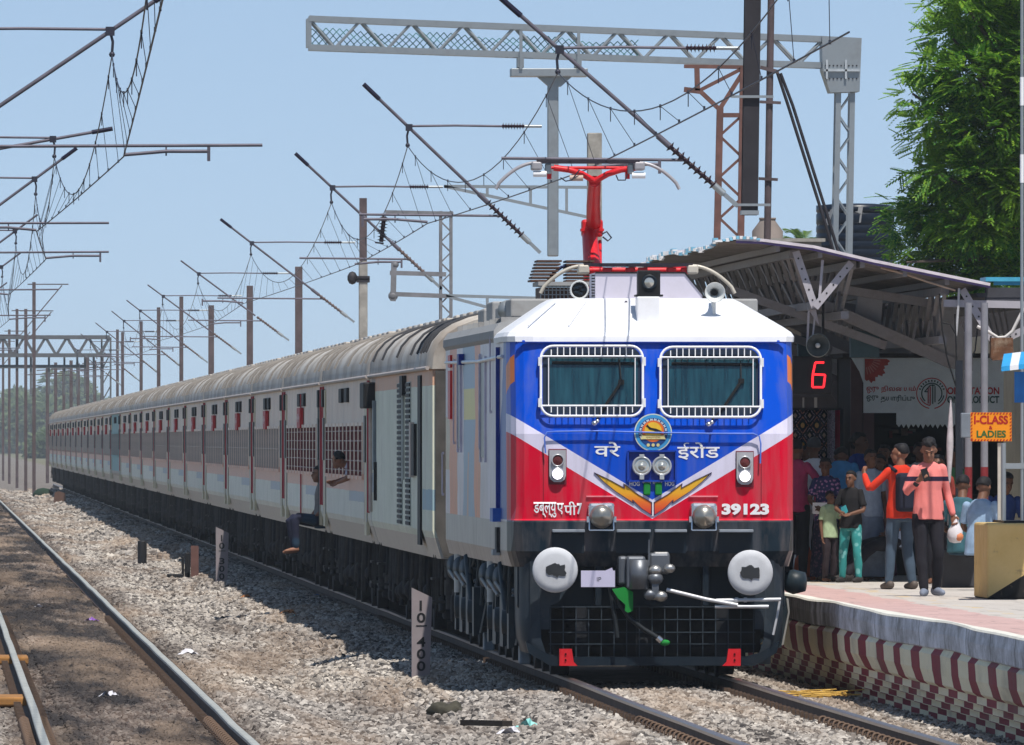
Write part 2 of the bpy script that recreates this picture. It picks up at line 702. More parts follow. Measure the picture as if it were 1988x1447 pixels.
def deck_mat():
    t = NT('platform_paving')
    x, y, z = t.xyz()
    n1 = t.noise(3, 6, (1, .25, 1))
    pink = t.mix(t.ramp(n1, [(.3, 0.), (.7, 1.)]), (.46, .30, .275), (.53, .36, .335))
    grey = t.mix(t.ramp(n1, [(.3, 0.), (.7, 1.)]), (.44, .40, .36), (.51, .47, .43))
    wob = t.math('MULTIPLY', t.math('SUBTRACT', t.noise(.6, 3), .5), .5)
    xx = t.math('ADD', x, wob)
    c = t.mix(t.math('GREATER_THAN', xx, 2.78), pink, grey)
    y1 = t.math('LESS_THAN', t.math('ABSOLUTE', t.math('SUBTRACT', xx, 3.05)), .06)
    c = t.mix(t.math('MULTIPLY', y1, t.ramp(t.noise(1.4, 5), [(.5, 0.), (.6, .6)])), c, (.55, .36, .10))
    c = t.mix(t.ramp(t.noise(5, 5, (1.6, .10, 1)), [(.58, 0.), (.68, .5)]), c, (.17, .14, .13))
    jt = t.math('LESS_THAN', t.math('FRACT', t.math('DIVIDE', y, 2.2)), .03)
    c = t.mix(t.math('MULTIPLY', jt, .45), c, (.16, .13, .12))
    return t.base(c, .85)

m_edge = M('worn_white_edge_paint', (.72, .70, .62), .7, 0, .12, 6, (.35, .32, .28), .5)

def make_platform():
    t = thing('railway_platform', 'raised station platform with maroon and cream striped side wall', 'platform', (PX0, 0, 0))
    rng = random.Random(9)
    ys = [-60 + .5 * i for i in range(260)] + [70 + 5 * i for i in range(56)]
    def off(y):
        return .020 * math.sin(y * .31) + .010 * math.sin(y * .83 + 1) + .004 * math.sin(y * 2.1)
    def offz(y):
        return .010 * math.sin(y * .45 + 2) + .004 * math.sin(y * 1.1)
    prof_cop = [(0.0, .748), (-.01, .64), (.0, .51), (.02, .496)]
    prof_wall = [(.02, .496), (-.015, .45), (-.005, .30), (.035, .18), (.075, .148), (.085, .147), (.085, .071), (.14, .069), (.14, -.005), (.195, -.007), (.195, -.082), (.25, -.084), (.25, -.5)]
    rows = [[(PX0 + q[0] + off(y), y, q[1] + (offz(y) if q[1] > .4 else 0)) for q in prof_cop] for y in ys]
    MB().grid(rows).build('coping', coping_mat(), t)
    rows = [[(PX0 + q[0] + off(y) * (1 if q[1] > .2 else .2), y, q[1] + (offz(y) if q[1] > .45 else 0)) for q in prof_wall] for y in ys]
    MB().grid(rows).build('side_wall', platform_side_mat(), t, origin=(0, 0, 0)).location = (-PX0, 0, 0)
    rows = [[(PX0 - .004 + off(y), y, .748 + offz(y)), (PX0 + .01 + off(y), y, .766 + offz(y)), (PX0 + .11 + off(y * 1.1), y, .766)] for y in ys]
    MB().grid(rows).build('edge_strip', m_edge, t)
    rows = [[(PX0 + .10 + off(y * 1.1), y, .765), (PX0 + .6, y, DECK), (3.2, y, DECK), (4.6, y, DECK), (16, y, DECK)] for y in ys]
    MB().grid(rows).build('paving', deck_mat(), t, origin=(0, 0, 0)).location = (-PX0, 0, 0)
make_platform()
# ------------------------------------------------------------------ locomotive
LREAR = 17.2

def loco_paint():
    t = NT('locomotive_livery')
    x, y, z = t.xyz()
    ax = t.math('ABSOLUTE', x)
    zu = t.math('MULTIPLY_ADD', ax, .601, 1.826)
    zl = t.math('MULTIPLY_ADD', ax, .606, 1.63)
    blue, white, red = (.0, .070, .55), (.68, .65, .80), (.62, .0, .026)
    grime = t.ramp(t.noise(1.3, 6, (6, 6, .6)), [(.45, 0.), (.8, .30)])
    front = t.mix(t.math('GREATER_THAN', z, zl), red, white)
    front = t.mix(t.math('GREATER_THAN', z, zu), front, blue)
    orange = t.math('MULTIPLY', t.math('GREATER_THAN', ax, 1.40), t.math('LESS_THAN', t.math('ABSOLUTE', t.math('SUBTRACT', z, t.math('MULTIPLY_ADD', y, -.35, 3.27))), .15))
    front = t.mix(orange, front, (.80, .20, .02))
    dark = t.mix(t.ramp(t.noise(4, 5), [(.35, 0.), (.7, 1.)]), (.007, .016, .026), (.014, .026, .038))
    front = t.mix(t.math('LESS_THAN', z, 1.615), front, dark)
    # side: faded mural on a lilac white wrap, grey sole bar
    n = t.noise(2.0, 5, (1, .35, .6))
    side = t.mix(t.ramp(n, [(.35, 0.), (.65, 1.)]), (.64, .57, .58), (.76, .70, .75))
    wob = t.math('MULTIPLY_ADD', t.math('SUBTRACT', t.noise(1.6, 2, (1, .3, 1)), .5), 1.2, y)
    def band(a, b, col, s, z0=0, z1=9):
        f = t.math('MULTIPLY', t.math('GREATER_THAN', wob, a), t.math('LESS_THAN', wob, b))
        f = t.math('MULTIPLY', f, t.math('MULTIPLY', t.math('GREATER_THAN', z, z0), t.math('LESS_THAN', z, z1)))
        return t.mix(f, s, col)
    side = band(13.7, 15.9, (.80, .27, .12), side)
    side = band(8.7, 11.9, (.24, .36, .50), side)
    side = band(8.7, 11.9, (.76, .62, .14), side, 2.66, 3.0)
    side = band(7.2, 8.7, (.80, .28, .13), side)
    side = band(10.4, 10.9, (.55, .36, .28), side, 0, 2.3)
    side = band(15.9, 17.5, (.60, .47, .32), side, 2.1, 2.7)
    bl = t.math('MULTIPLY', t.math('LESS_THAN', wob, t.math('MULTIPLY_ADD', z, -1.15, 5.0)), t.math('GREATER_THAN', z, 1.62))
    side = t.mix(bl, side, (.010, .085, .40))
    side = t.mix(t.math('LESS_THAN', z, 1.60), side, t.mix(n, (.36, .33, .30), (.52, .49, .46)))
    c = t.mix(t.math('GREATER_THAN', y, t.math('MULTIPLY_ADD', z, .12, .28)), front, side)
    c = t.mix(grime, c, (.25, .23, .24))
    spk = t.ramp(t.noise(55, 3), [(.70, 0.), (.76, .55)])
    low = t.math('SUBTRACT', 1.0, t.math('SMOOTH_MIN', t.math('DIVIDE', t.math('SUBTRACT', z, 1.5), .9), 1.0, .2))
    c = t.mix(spk, c, (.07, .055, .05))
    c = t.mix(t.math('MULTIPLY', t.math('MAXIMUM', low, 0.0), t.ramp(t.noise(3.5, 6, (1.5, 1, .5)), [(.45, 0.), (.75, .5)])), c, (.16, .13, .12))
    t.bump(t.math('ADD', t.math('MULTIPLY', t.math('SINE', t.math('MULTIPLY', x, 52.0)), .12), t.noise(3, 3)), .10, .012)
    m = t.base(c, .33)
    t.b.inputs['Coat Weight'].default_value = 0.0
    t.b.inputs['Specular IOR Level'].default_value = .10
    t.b.inputs['Coat Roughness'].default_value = .12
    return m

def yf(z):
    return float(np.interp(z, [0, 2.5, 3.46, 9], [0, 0, .24, .24]))

def outline(hw, y0, rear):
    k = hw / 1.42
    a = [(-1.475 * min(1, k), rear), (-1.475 * min(1, k), 9.0), (-1.475 * min(1, k), 2.4), (-1.475 * min(1, k), .62 + y0), (-1.468 * k if k < 1 else -1.468, .42 + y0), (-1.44 * min(1, k), .20 + y0), (-1.39 * k, .07 + y0), (-1.31 * k, .018 + y0), (-1.15 * k, y0), (-.5 * k, y0)]
    return a + [(-p[0], p[1]) for p in reversed(a)]

m_livery = loco_paint()
m_glass = NT('tinted_windscreen')
_n = m_glass.ramp(m_glass.noise(3, 4, (7, 1, .5)), [(.32, 0.), (.68, 1.)])  # vertical streaks paint a reflection into the glass colour
m_glass = (m_glass.base(m_glass.mix(_n, (.002, .020, .032), (.012, .062, .084)), .06, 0, .9))
m_cap = M('white_cab_roof_paint', (.80, .80, .83), .38, 0, .05, 2, (.55, .53, .52), .25)
m_lav = M('pale_lavender_paint', (.56, .53, .62), .5, 0, .08, 3, (.35, .33, .34), .3)
m_roofgrey = M('grey_roof_paint', (.36, .36, .36), .7, 0, .2, 3, (.15, .13, .12), .55)
m_red = M('signal_red_paint', (.62, .015, .022), .4, 0, .12, 4)
m_copper = M('brown_insulator', (.10, .05, .035), .35)
m_lens = NT('lamp_glass').base((.55, .55, .52), .08, .6)
def emit(name, col, s):
    t = NT(name)
    t.base(sc3(col, .5), .3)
    t.b.inputs['Emission Color'].default_value = (*col, 1)
    t.b.inputs['Emission Strength'].default_value = s
    return t.mat
m_lit = emit('lit_marker_lamp', (.92, .82, 1.0), 4.0)
m_led = emit('red_led_segment', (1.0, .02, .03), 1.6)
m_yel = M('yellow_paint', (.70, .42, .03), .5)
m_green = M('green_cloth', (.01, .22, .035), .8)
m_dblue = M('deep_blue_paint', (.006, .030, .26), .45)
m_maroon = M('maroon_paint', (.16, .008, .02), .5)

L = thing('locomotive', 'blue white and red electric locomotive with its red pantograph raised', 'locomotive', (0, 0, 0))

def build_loco():
    mb = MB()
    lv = [1.14, 1.30, 1.48, 1.60, 1.63, 1.75, 2.0, 2.25, 2.5, 2.6, 2.8, 3.0, 3.2, 3.40, 3.46]
    hw = [1.38, 1.43, 1.45, 1.45, 1.435, 1.42, 1.42, 1.42, 1.42, 1.42, 1.42, 1.42, 1.42, 1.42, 1.42]
    rows = []
    for z, h in zip(lv, hw):
        yy = yf(z) - (.05 if 1.2 < z < 1.61 else 0) + (.06 if z < 1.2 else 0)
        rows.append([(p[0], p[1], z) for p in outline(h, yy, LREAR)])
    mb.grid(rows)
    n = len(rows[0])
    mb.add(rows[-1], [tuple(range(n))])
    mb.add([rows[k][i] for k in range(len(rows)) for i in (0, -1)], [(2 * k, 2 * k + 1, 2 * k + 3, 2 * k + 2) for k in range(len(rows) - 1)])
    body = mb.build('body', m_livery, L)
    # white cab roof
    mb = MB()
    rows = []
    for z, h, yy in ((3.445, 1.43, .225), (3.50, 1.435, .235), (3.545, 1.41, .29), (3.60, 1.34, .42), (3.86, .97, 1.30), (3.90, .90, 1.48), (3.905, .6, 1.7)):
        k = h / 1.42
        a = [(-1.49 * k, 3.0), (-1.49 * k, max(yy + .7, 1.0)), (-1.485 * k, .50 + yy), (-1.455 * k, .20 + yy), (-1.38 * k, .06 + yy), (-1.2 * k, yy), (-.5 * k, yy)]
        a += [(-p[0], p[1]) for p in reversed(a)]
        rows.append([(p[0], p[1], z) for p in a])
    mb.grid(rows, smooth=False)
    mb.add(rows[-1], [tuple(range(len(rows[-1])))])
    for x in (-.62, -.93):                                       # raised sheet seams on the slope
        mb.bar((x * 1.35, .40, 3.61), (x, 1.29, 3.868), .012, .012)
    mb.build('cab_roof', m_cap, L)
    # body roof behind the cab: cantrail tube and hatches
    mb = MB()
    prof = [(-1.475, 3.46), (-1.505, 3.50), (-1.505, 3.58), (-1.45, 3.66), (-1.15, 3.72), (1.15, 3.72), (1.45, 3.66), (1.505, 3.58), (1.475, 3.46)]
    mb.grid([[(p[0], y, p[1]) for p in prof] for y in (2.9, 17.2)])
    mb.add([(p[0], 17.2, p[1]) for p in prof], [tuple(range(len(prof)))])
    mb.add([(p[0], 2.9, p[1]) for p in prof], [tuple(range(len(prof)))])
    for y in np.arange(3.6, 17, 1.5):
        mb.box((0, y, 3.69), (2.80, .05, .075))
    for y, h in ((4.4, .20), (6.8, .14), (9.2, .22), (11.5, .16)):
        mb.box((-.95, y, 3.72 + h / 2), (.7, 1.5, h), bev=.02)
        mb.box((.95, y, 3.72 + h / 2), (.7, 1.5, h), bev=.02)
    mb.build('body_roof', m_roofgrey, L)
    # roof gear seen left of the lamp: resistor cage, grey box, insulators
    mb = MB()
    a, b = at(1045, 590, 6.0), at(1165, 550, 6.0)
    z0, z1 = 3.74, at(1100, 556, 6.0).z
    for k in range(17):
        x = a.x + (b.x - a.x) * k / 16
        mb.bar((x, 5.4, z0), (x, 5.4, z1), .010)
    for k in range(8):
        z = z0 + (z1 - z0) * k / 7
        mb.bar((a.x, 5.4, z), (b.x, 5.4, z), .010)
    mb.box(((a.x + b.x) / 2, 6.1, (z0 + z1) / 2), (b.x - a.x, 1.2, (z1 - z0) * .9), 1)
    mb.box(((a.x + b.x) / 2, 6.0, z1 + .02), (b.x - a.x + .06, 1.4, .04), 2)
    for k in range(7):
        mb.box((a.x + .05 + k * .012, 6.4, z1 + .06 + k * .035), (.26, .8, .02), 1)
        mb.box((b.x - .20, 6.6, z1 + .06 + k * .035), (.30, .8, .02), 1)
    mb.build('resistor_cage', [m_steel, M('resistor_brown', (.10, .055, .04), .7), m_roofgrey], L)
    mb = MB()
    p, q = at(1000, 635, 4.5), at(1052, 598, 4.5)
    mb.box(((p.x + q.x) / 2, 4.9, (p.z + q.z) / 2), (q.x - p.x, .8, abs(q.z - p.z)), 0, bev=.02)
    mb.box(((p.x + q.x) / 2 - .02, 4.9, q.z + .03), ((q.x - p.x) * .85, .7, .05), 1)
    mb.lathe([(.02, 0), (.10, 0), (.11, .1), (.02, .12)], at(985, 603, 5.0), (0, -1, 0), 14, 0)
    mb.lathe([(.02, 0), (.05, 0), (.05, .1)], at(992, 625, 4.3), (0, -1, 0), 12, 2)
    mb.lathe([(.02, 0), (.05, 0), (.05, .1)], at(978, 632, 4.3), (0, -1, 0), 12, 2)
    mb.box(tuple(at(975, 600, 5.2)), (.05, .1, .14), 1)
    mb.build('roof_box', [m_steel, m_black, m_white], L)
    for xx, yy in ((-.55, 8.2), (.5, 8.2), (-.4, 10.6), (.4, 10.6)):
        mb = MB()
        pr = [(.05, 0)]
        for k in range(6):
            pr += [(.05, .03 + .05 * k), (.085, .045 + .05 * k), (.05, .06 + .05 * k)]
        mb.lathe(pr, (xx, yy, 3.72), (0, 0, 1), 12)
        mb.build('roof_insulator', m_copper, L)
    # lavender equipment fairing with a black edge
    p = [(-.50, 3.87), (-.50, 4.17), (.43, 4.17), (.62, 3.94), (.62, 3.87)]
    MB().prism(p, 1.75, 3.0).build('equipment_fairing', m_lav, L)
    mb = MB()
    for a, b in zip(p[1:4], p[2:5]):
        mb.bar((a[0], 1.745, a[1]), (b[0], 1.745, b[1]), .018, .018)
    for k in range(9):
        mb.box((-.52, 1.80, 3.90 + .03 * k), (.03, .08, .012))
    mb.build('fairing_trim', m_black, L)
    # roof headlamp in its black box on a pedestal
    a, b = at(1239, 575, .7), at(1282, 525, .7)
    cx, w = (a.x + b.x) / 2, b.x - a.x
    o = MB().box((cx, .86, (a.z + b.z) / 2), (w, .32, b.z - a.z), bev=.01).box((cx, .84, a.z + .005), (w + .05, .42, .02)).build('headlamp_box', m_black, L)
    mb = MB()
    mb.lathe([(.080, 0), (.080, .012), (.062, .014), (.05, .002)], (cx, .698, (a.z + b.z) / 2 + .01), (0, -1, 0), 20, 1)
    mb.lathe([(.05, .002), (.03, .010), (.001, .014)], (cx, .698, (a.z + b.z) / 2 + .01), (0, -1, 0), 20, 0)
    mb.build('headlamp', [m_lens, m_navy], o)
    c = at(1237, 642, .58)
    d = at(1281, 576, .58)
    MB().box(((c.x + d.x) / 2, .78, (c.z + d.z) / 2), (d.x - c.x, .36, d.z - c.z), bev=.012).build('lamp_pedestal', m_cap, L)
    # horns
    for (px, py, dark) in ((1388, 568, 0), (1125, 563, 1)):
        p = at(px, py, .72 if not dark else 2.2)
        mb = MB()
        if not dark:
            mb.lathe([(.018, .5), (.022, .30), (.035, .16), (.06, .06), (.10, 0), (.106, -.004), (.098, .008), (.055, .07), (.03, .16), (.005, .2)][::1], p, (0, 1, 0), 20, 0)
            mb.lathe([(.001, .1), (.034, .1)], p, (0, 1, 0), 14, 1)
            mb.bar((p.x, p.y + .12, 3.66), (p.x, p.y + .12, p.z), .03, .03, 0)
            mb.bar((p.x, p.y + .4, 3.70), (p.x, p.y + .4, p.z), .03, .03, 0)
            mb.build('horn', [M('horn_grey', (.60, .62, .62), .4), m_black], L)
        else:
            mb.lathe([(.09, .3), (.10, 0), (.085, -.01), (.08, .03)], p, (0, 1, 0), 20, 0)
            mb.lathe([(.001, .03), (.08, .03)], p, (0, 1, 0), 16, 1)
            for k in range(5):
                an = k * 1.257
                mb.box((p.x + .04 * math.cos(an), p.y + .015, p.z + .04 * math.sin(an)), (.045, .01, .025), 2)
            mb.bar((p.x, p.y + .15, 3.74), (p.x, p.y + .15, p.z), .05, .05, 0)
            mb.build('roof_blower', [M('horn_grey', (.60, .62, .62), .4), m_black, m_navy], L)
    # cable lying over the cab roof
    pts = [at(p[0], p[1], Y) for p, Y in (((1085, 598), 1.9), ((1120, 595), 1.7), ((1150, 600), 1.35), ((1180, 602), 1.3), ((1205, 597), 1.3), ((1217, 585), 1.3))]
    MB().tube(pts, .014, 6).build('roof_cable', M('violet_black_cable', (.03, .02, .05), .5), L)

    # ---- windscreens with guards and wipers
    for (x0, x1, y0, y1, wp) in ((1050, 1248, 672, 808, ((1202, 698), (1206, 742), (1176, 786), (1154, 822))), (1282, 1477, 674, 810, ((1438, 700), (1439, 740), (1408, 786), (1376, 824)))):
        def sp(px, py, off):
            z = at(px, py, .1).z
            Y = yf(z) - off
            return at(px, py, Y)
        mb = MB()
        def rrect(a, b, c, d, r, off, n=5):
            P = []
            for (cx, cy, s) in ((b - r, c + r, 0), (a + r, c + r, 1), (a + r, d - r, 2), (b - r, d - r, 3)):
                for k in range(n + 1):
                    an = math.pi / 2 * (s + k / n)
                    P.append(sp(cx + r * math.cos(an), cy - r * math.sin(an), off))
            return P
        fr = rrect(x0 + 4, x1 - 4, y0 + 4, y1 - 4, 20, .006)
        ou = rrect(x0 + 4, x1 - 4, y0 + 4, y1 - 4, 20, -.01)
        inn = rrect(x0 + 17, x1 - 10, y0 + 18, y1 - 18, 8, .006)
        n = len(fr)
        mb.add(ou + fr + inn, [(i, (i + 1) % n, (i + 1) % n + n, i + n) for i in range(n)] + [(i + n, (i + 1) % n + n, (i + 1) % n + 2 * n, i + 2 * n) for i in range(n)])
        fo = mb.build('windscreen', M('windscreen_rubber', (.012, .022, .045), .35), L)
        MB().add([p + Vector((0, .002, 0)) for p in inn], [tuple(range(n))]).build('glass', m_glass, fo)
        mb = MB()
        a, b = sp(x0 + 22, y0 + 32, .012), sp(x1 - 16, y0 + 34, .012)
        mb.bar(a, b, .018, .03)
        mb.build('sun_visor_bar', m_black, fo)
        # guard
        mb = MB()
        ring = rrect(x0, x1, y0, y1, 24, .075, 6)
        mb.tube(ring + [ring[0]], .0135, 8)
        for yy in (y0 + 20, y1 - 20):
            mb.tube([sp(x0 + 2, yy, .075), sp(x1 - 2, yy, .075)], .011, 6)
        nb = 15
        for k in range(1, nb):
            px = x0 + 8 + (x1 - x0 - 16) * k / nb
            ins = 6 if k in (1, nb - 1) else 0
            mb.tube([sp(px, y0 + 1 + ins, .075), sp(px, y0 + 20, .075)], .006, 5)
            mb.tube([sp(px, y1 - 20, .075), sp(px, y1 - 1 - ins, .075)], .006, 5)
        mb.tube([sp(x0 + 15, y0 + 20, .07), sp(x0 + 15, y1 - 20, .07)], .0055, 5)
        mb.tube([sp(x1 - 15, y0 + 20, .07), sp(x1 - 15, y1 - 20, .07)], .0055, 5)
        for yy in (y0 + 30, y1 - 26):
            for px in (x0 - 2, x1 + 2):
                mb.box(tuple(sp(px, yy, .045)), (.035, .10, .09))
        mb.build('window_guard', m_white, fo)
        mb = MB()
        w0, w1, w2, w3 = [sp(p[0], p[1], .035) for p in wp]
        mb.bar(w0, w1, .012, .012, 0)
        mb.bar(w1, w2, .028, .02, 0)
        mb.bar(w2, w3, .016, .016, 0)
        mb.box(tuple(w1), (.06, .03, .05), 0)
        mb.ball(tuple(w3 + Vector((0, 0, .0))), .036, 10, 1, (1, .8, .8))
        mb.ball(tuple(w3 + Vector((.03, -.01, .02))), .026, 10, 1)
        mb.build('wiper', [m_black, m_chrome], fo)
    # deep blue strip painting the eyebrow shadow above the two windows
    mb = MB()
    mb.box((.0, .215, 3.437), (2.74, .05, .012))
    mb.build('eyebrow_shadow_strip', m_dblue, L)
    # grab rail across the nose
    mb = MB()
    pts = [at(p[0], p[1], -.05) for p in ((1059, 880), (1057, 850), (1062, 839), (1080, 838), (1160, 837), (1268, 840), (1380, 842), (1462, 842), (1474, 847), (1477, 862), (1476, 900))]
    mb.tube(pts, .009, 6)
    for k in (4, 6):
        mb.bar(pts[k], pts[k] + Vector((0, .06, 0)), .02, .02)
    mb.build('grab_rail', M('blue_rail_paint', (.10, .19, .62), .35), L)
    # panel seams
    mb = MB()
    for px in (1055, 1478):
        mb.bar(at(px, 880, -.004), at(px, 1010, -.004), .006, .004)
    mb.build('panel_seam', M('seam_red', (.22, .004, .02), .6), L)
    # ---- emblem
    c = at(1268, 840, -.03)
    e = MB().lathe([(.001, .03), (.193, .03), (.193, 0), (.001, 0)], c, (0, 1, 0), 40, 0, False).build('emblem', M('emblem_rim_cream', (.62, .66, .55), .4), L)
    mb = MB()
    y = c.y
    mb.lathe([(.001, 0), (.182, 0)], (c.x, y - .002, c.z), (0, -1, 0), 40, 0)
    mb.lathe([(.001, 0), (.150, 0)], (c.x, y - .004, c.z), (0, -1, 0), 40, 1)
    mb.lathe([(.001, 0), (.112, 0)], (c.x, y - .006, c.z + .015), (0, -1, 0), 32, 2)
    mb.lathe([(.001, 0), (.088, 0)], (c.x, y - .008, c.z + .018), (0, -1, 0), 32, 3)
    s = [(-.075, .055), (-.055, .075), (-.045, .055), (-.02, .038), (.03, .03), (.085, .005), (.10, -.015), (.07, -.005), (.075, -.03), (.05, -.005), (0, .012), (-.04, .022), (-.055, .04)]
    mb.add([(c.x + p[0], y - .011, c.z + p[1] + .01) for p in s], [tuple(range(len(s)))], 4)
    rb = [(-.125, -.01), (-.10, -.03), (.10, -.03), (.125, -.01), (.115, -.045), (.13, -.07), (.10, -.068), (-.10, -.068), (-.13, -.07), (-.115, -.045)]
    mb.add([(c.x + p[0], y - .012, c.z + p[1]) for p in rb], [tuple(range(len(rb)))], 5)
    text_mb(mb, 'एक्सप्रेस', c.x - .075, c.x + .075, c.z - .062, c.z - .036, y - .014, 6)
    for k in range(3):
        mb.lathe([(.001, 0), (.018, 0)], (c.x - .05 + .05 * k, y - .008, c.z - .128), (0, -1, 0), 6, 5)
    for k in range(13):
        an = R(200 - 17 * k) - R(0)
        if an < R(-20):
            break
        x0, z0 = c.x + .133 * math.cos(an), c.z + .133 * math.sin(an)
        for j in range(3):
            bx = x0 + .009 * (j - 1) * -math.sin(an)
            bz = z0 + .009 * (j - 1) * math.cos(an)
            mb.box((bx, y - .007, bz), (.006, .004, .022 - .006 * (j % 2)), 7, Matrix.Rotation(-(an - math.pi / 2), 3, 'Y'))
    mb.build('emblem_face', [M('emblem_sky_blue', (.05, .30, .62), .4), M('emblem_ink_blue', (.015, .06, .22), .4), M('emblem_orange', (.75, .16, .03), .4), M('emblem_yellow', (.78, .48, .04), .4), m_black, M('emblem_ribbon', (.68, .60, .28), .4), M('emblem_ribbon_text', (.25, .10, .05), .5), M('emblem_letter_white', (.70, .78, .80), .4)], e)
    # ---- twin headlights on a flat panel, its deeper blue painting the recess shade
    a, b = at(1219, 934, -.01), at(1312, 876, -.01)
    bay = MB()
    cx, cz, w, h = (a.x + b.x) / 2, (a.z + b.z) / 2, b.x - a.x, b.z - a.z
    bay.box((cx, .0, cz), (w, .012, h))
    for sx, sz, ww, hh in ((0, h / 2, w, .018), (0, -h / 2, w, .018), (-w / 2, 0, .018, h), (w / 2, 0, .018, h)):
        bay.box((cx + sx, -.02, cz + sz), (ww, .05, hh), 1)
    bo = bay.build('headlight_bay', [m_dblue, M('bay_rim_blue', (.006, .045, .36), .4)], L)
    for px in (1246, 1285):
        p = at(px, 905, -.03)
        mb = MB()
        mb.lathe([(.05, .05), (.098, .04), (.102, 0), (.098, -.022), (.084, -.026), (.080, -.012)], p, (0, 1, 0), 24, 0)
        mb.lathe([(.080, -.012), (.05, -.02), (.034, -.012), (.03, -.03), (.001, -.034)], p, (0, 1, 0), 24, 1)
        mb.box((p.x, p.y - .005, p.z - .112), (.045, .04, .05), 0)
        mb.box((p.x, p.y - .005, p.z + .108), (.05, .04, .025), 0)
        mb.build('headlight', [M('lamp_ring_grey', (.55, .56, .58), .3, .5, .1), m_lens], bo)
    # ---- marker lamps
    for px, y_up, y_lo in ((1082.5, 894, 920), (1446, 898, 925)):
        p, q = at(px, y_up, -.02), at(px, y_lo, -.02)
        mb = MB()
        zt, zb = at(px, y_up - 22, -.02).z, at(px, y_lo + 21, -.02).z
        mb.box((p.x, -.004, (zt + zb) / 2), (.185, .012, zt - zb), 1)
        pl = [(p.x - .085, zt - .01), (p.x + .085, zt - .01), (p.x + .085, q.z - .02), (p.x + .07, q.z - .06), (p.x + .035, q.z - .085), (p.x - .035, q.z - .085), (p.x - .07, q.z - .06), (p.x - .085, q.z - .02)]
        mb.prism(pl, -.035, 0, 0)
        mk = mb.build('marker_lamp', [M('lamp_plate_grey', (.46, .45, .47), .35, .3, .1), m_maroon], L)
        for c2, mm, nm in ((p, M('dark_red_lens', (.12, .03, .03), .15), 'tail_lens'), (q, m_lit, 'lit_lens')):
            mb = MB()
            mb.lathe([(.062, 0), (.066, .025), (.056, .028), (.052, .015)], (c2.x, -.036, c2.z), (0, -1, 0), 20, 1)
            mb.lathe([(.052, .015), (.03, .024), (.001, .028)], (c2.x, -.036, c2.z), (0, -1, 0), 20, 0)
            mb.build(nm, [mm, M('lamp_ring_grey', (.55, .56, .58), .3, .5, .1)], mk)
    # ---- chrome flood lamps low on the nose
    for px in (1168, 1367):
        p = at(px, 1003, -.16)
        mb = MB()
        mb.box((p.x, -.07, p.z + .06), (.27, .16, .16), 0, bev=.03)
        mb.lathe([(.09, .08), (.118, .02), (.122, -.03), (.10, -.07), (.06, -.10), (.001, -.115)], (p.x, p.y + .02, p.z + .0), (0, 1, 0), 22, 1)
        for sx in (-.14, .14):
            mb.box((p.x + sx, -.10, p.z - .03), (.025, .12, .06), 0)
        mb.bar((p.x - .125, -.14, p.z - .14), (p.x + .125, -.14, p.z - .14), .014, .014, 0)
        for sx in (-.125, .125):
            mb.bar((p.x + sx, -.14, p.z - .14), (p.x + sx, -.12, p.z - .02), .014, .014, 0)
        mb.build('flood_lamp', [m_chrome, M('flood_reflector', (.38, .36, .32), .28, .75, .2)], L)
        MB().box((p.x, -.006, p.z + .205), (.30, .03, .014)).build('lamp_top_strip', M('pale_red', (.75, .22, .26), .4), L)  # lighter red strip above each flood lamp
    # green jumper covers
    for px in (1256, 1278.5):
        p = at(px, 949.5, -.02)
        mb = MB()
        mb.box((p.x, -.012, p.z), (.072, .04, .13), bev=.015)
        mb.build('jumper_cover', m_green, L)
    # ---- lettering
    mb = MB()
    def T(s, x0, y0, x1, y1, bold=.02):
        a, b = at(x0, y1, -.006), at(x1, y0, -.006)
        text_mb(mb, s, a.x, b.x, a.z, b.z, -.006, 0, bold=bold)
    T('वरे', 1154, 858, 1204, 887, .012)
    T('ईरोड', 1315, 859, 1397, 893, .012)
    T('39123', 1401, 978, 1493, 1000, .05)
    T('7', 1120, 977, 1130, 999, .04)
    T('पी', 1095, 974, 1119, 1000, .012)
    T('ए', 1081, 977, 1094, 999, .012)
    T('डब्ल्यु', 1036, 975, 1080, 1005, .012)
    T('HOG', 1222, 935, 1242, 944, .03)
    T('HOG', 1291, 935, 1309, 944, .03)
    T('होग लगा', 1247, 934, 1286, 941, .03)
    for v in range(len(mb.v)):
        if mb.v[v][2] < 1.79:                                   # the red bulge stands a little proud
            mb.v[v] = (mb.v[v][0], mb.v[v][1] - .008, mb.v[v][2])
    mb.build('lettering', m_white, L)
    # ---- lightning bolts
    t = NT('bolt_orange_yellow')
    z = t.xyz()[2]
    n_ = t.n('ShaderNodeMapRange')
    t.l(z, n_.inputs[0])
    n_.inputs[1].default_value, n_.inputs[2].default_value = 1.68, 2.04
    bm_ = t.base(t.ramp(n_.outputs[0], [(.0, (.62, .02, .03)), (.35, (.74, .16, .02)), (.6, (.76, .36, .02)), (1., (.66, .40, .03))]), .4)
    zp = [(80, 830), (280, 925), (440, 1015), (425, 960), (600, 1090), (755, 1180), (755, 1330), (640, 1255), (530, 1150), (545, 1190), (330, 1050), (200, 945)]
    for s in (1, -1):
        P = []
        for q in zp:
            zx = q[0] if s == 1 else 1538 - q[0]
            P.append(at(1140 + .1658 * zx, 780 + .1658 * q[1], -.006))
        mb = MB()
        mb.add([(p.x, -.006, p.z) for p in P], [tuple(range(len(P)))], 0)
        for i in range(len(P)):
            a, b = P[i], P[(i + 1) % len(P)]
            mb.bar((a.x, -.008, a.z), (b.x, -.008, b.z), .010, .006, 1)
        mb.build('lightning_bolt', [bm_, M('bolt_outline', (.04, .02, .08), .5)], L)
    mb = MB()
    a = at(1267, 975, -.006)
    mb.box((a.x, -.006, (1.66 + a.z) / 2), (.022, .006, a.z - 1.66))
    mb.build('bolt_divider', m_white, L)

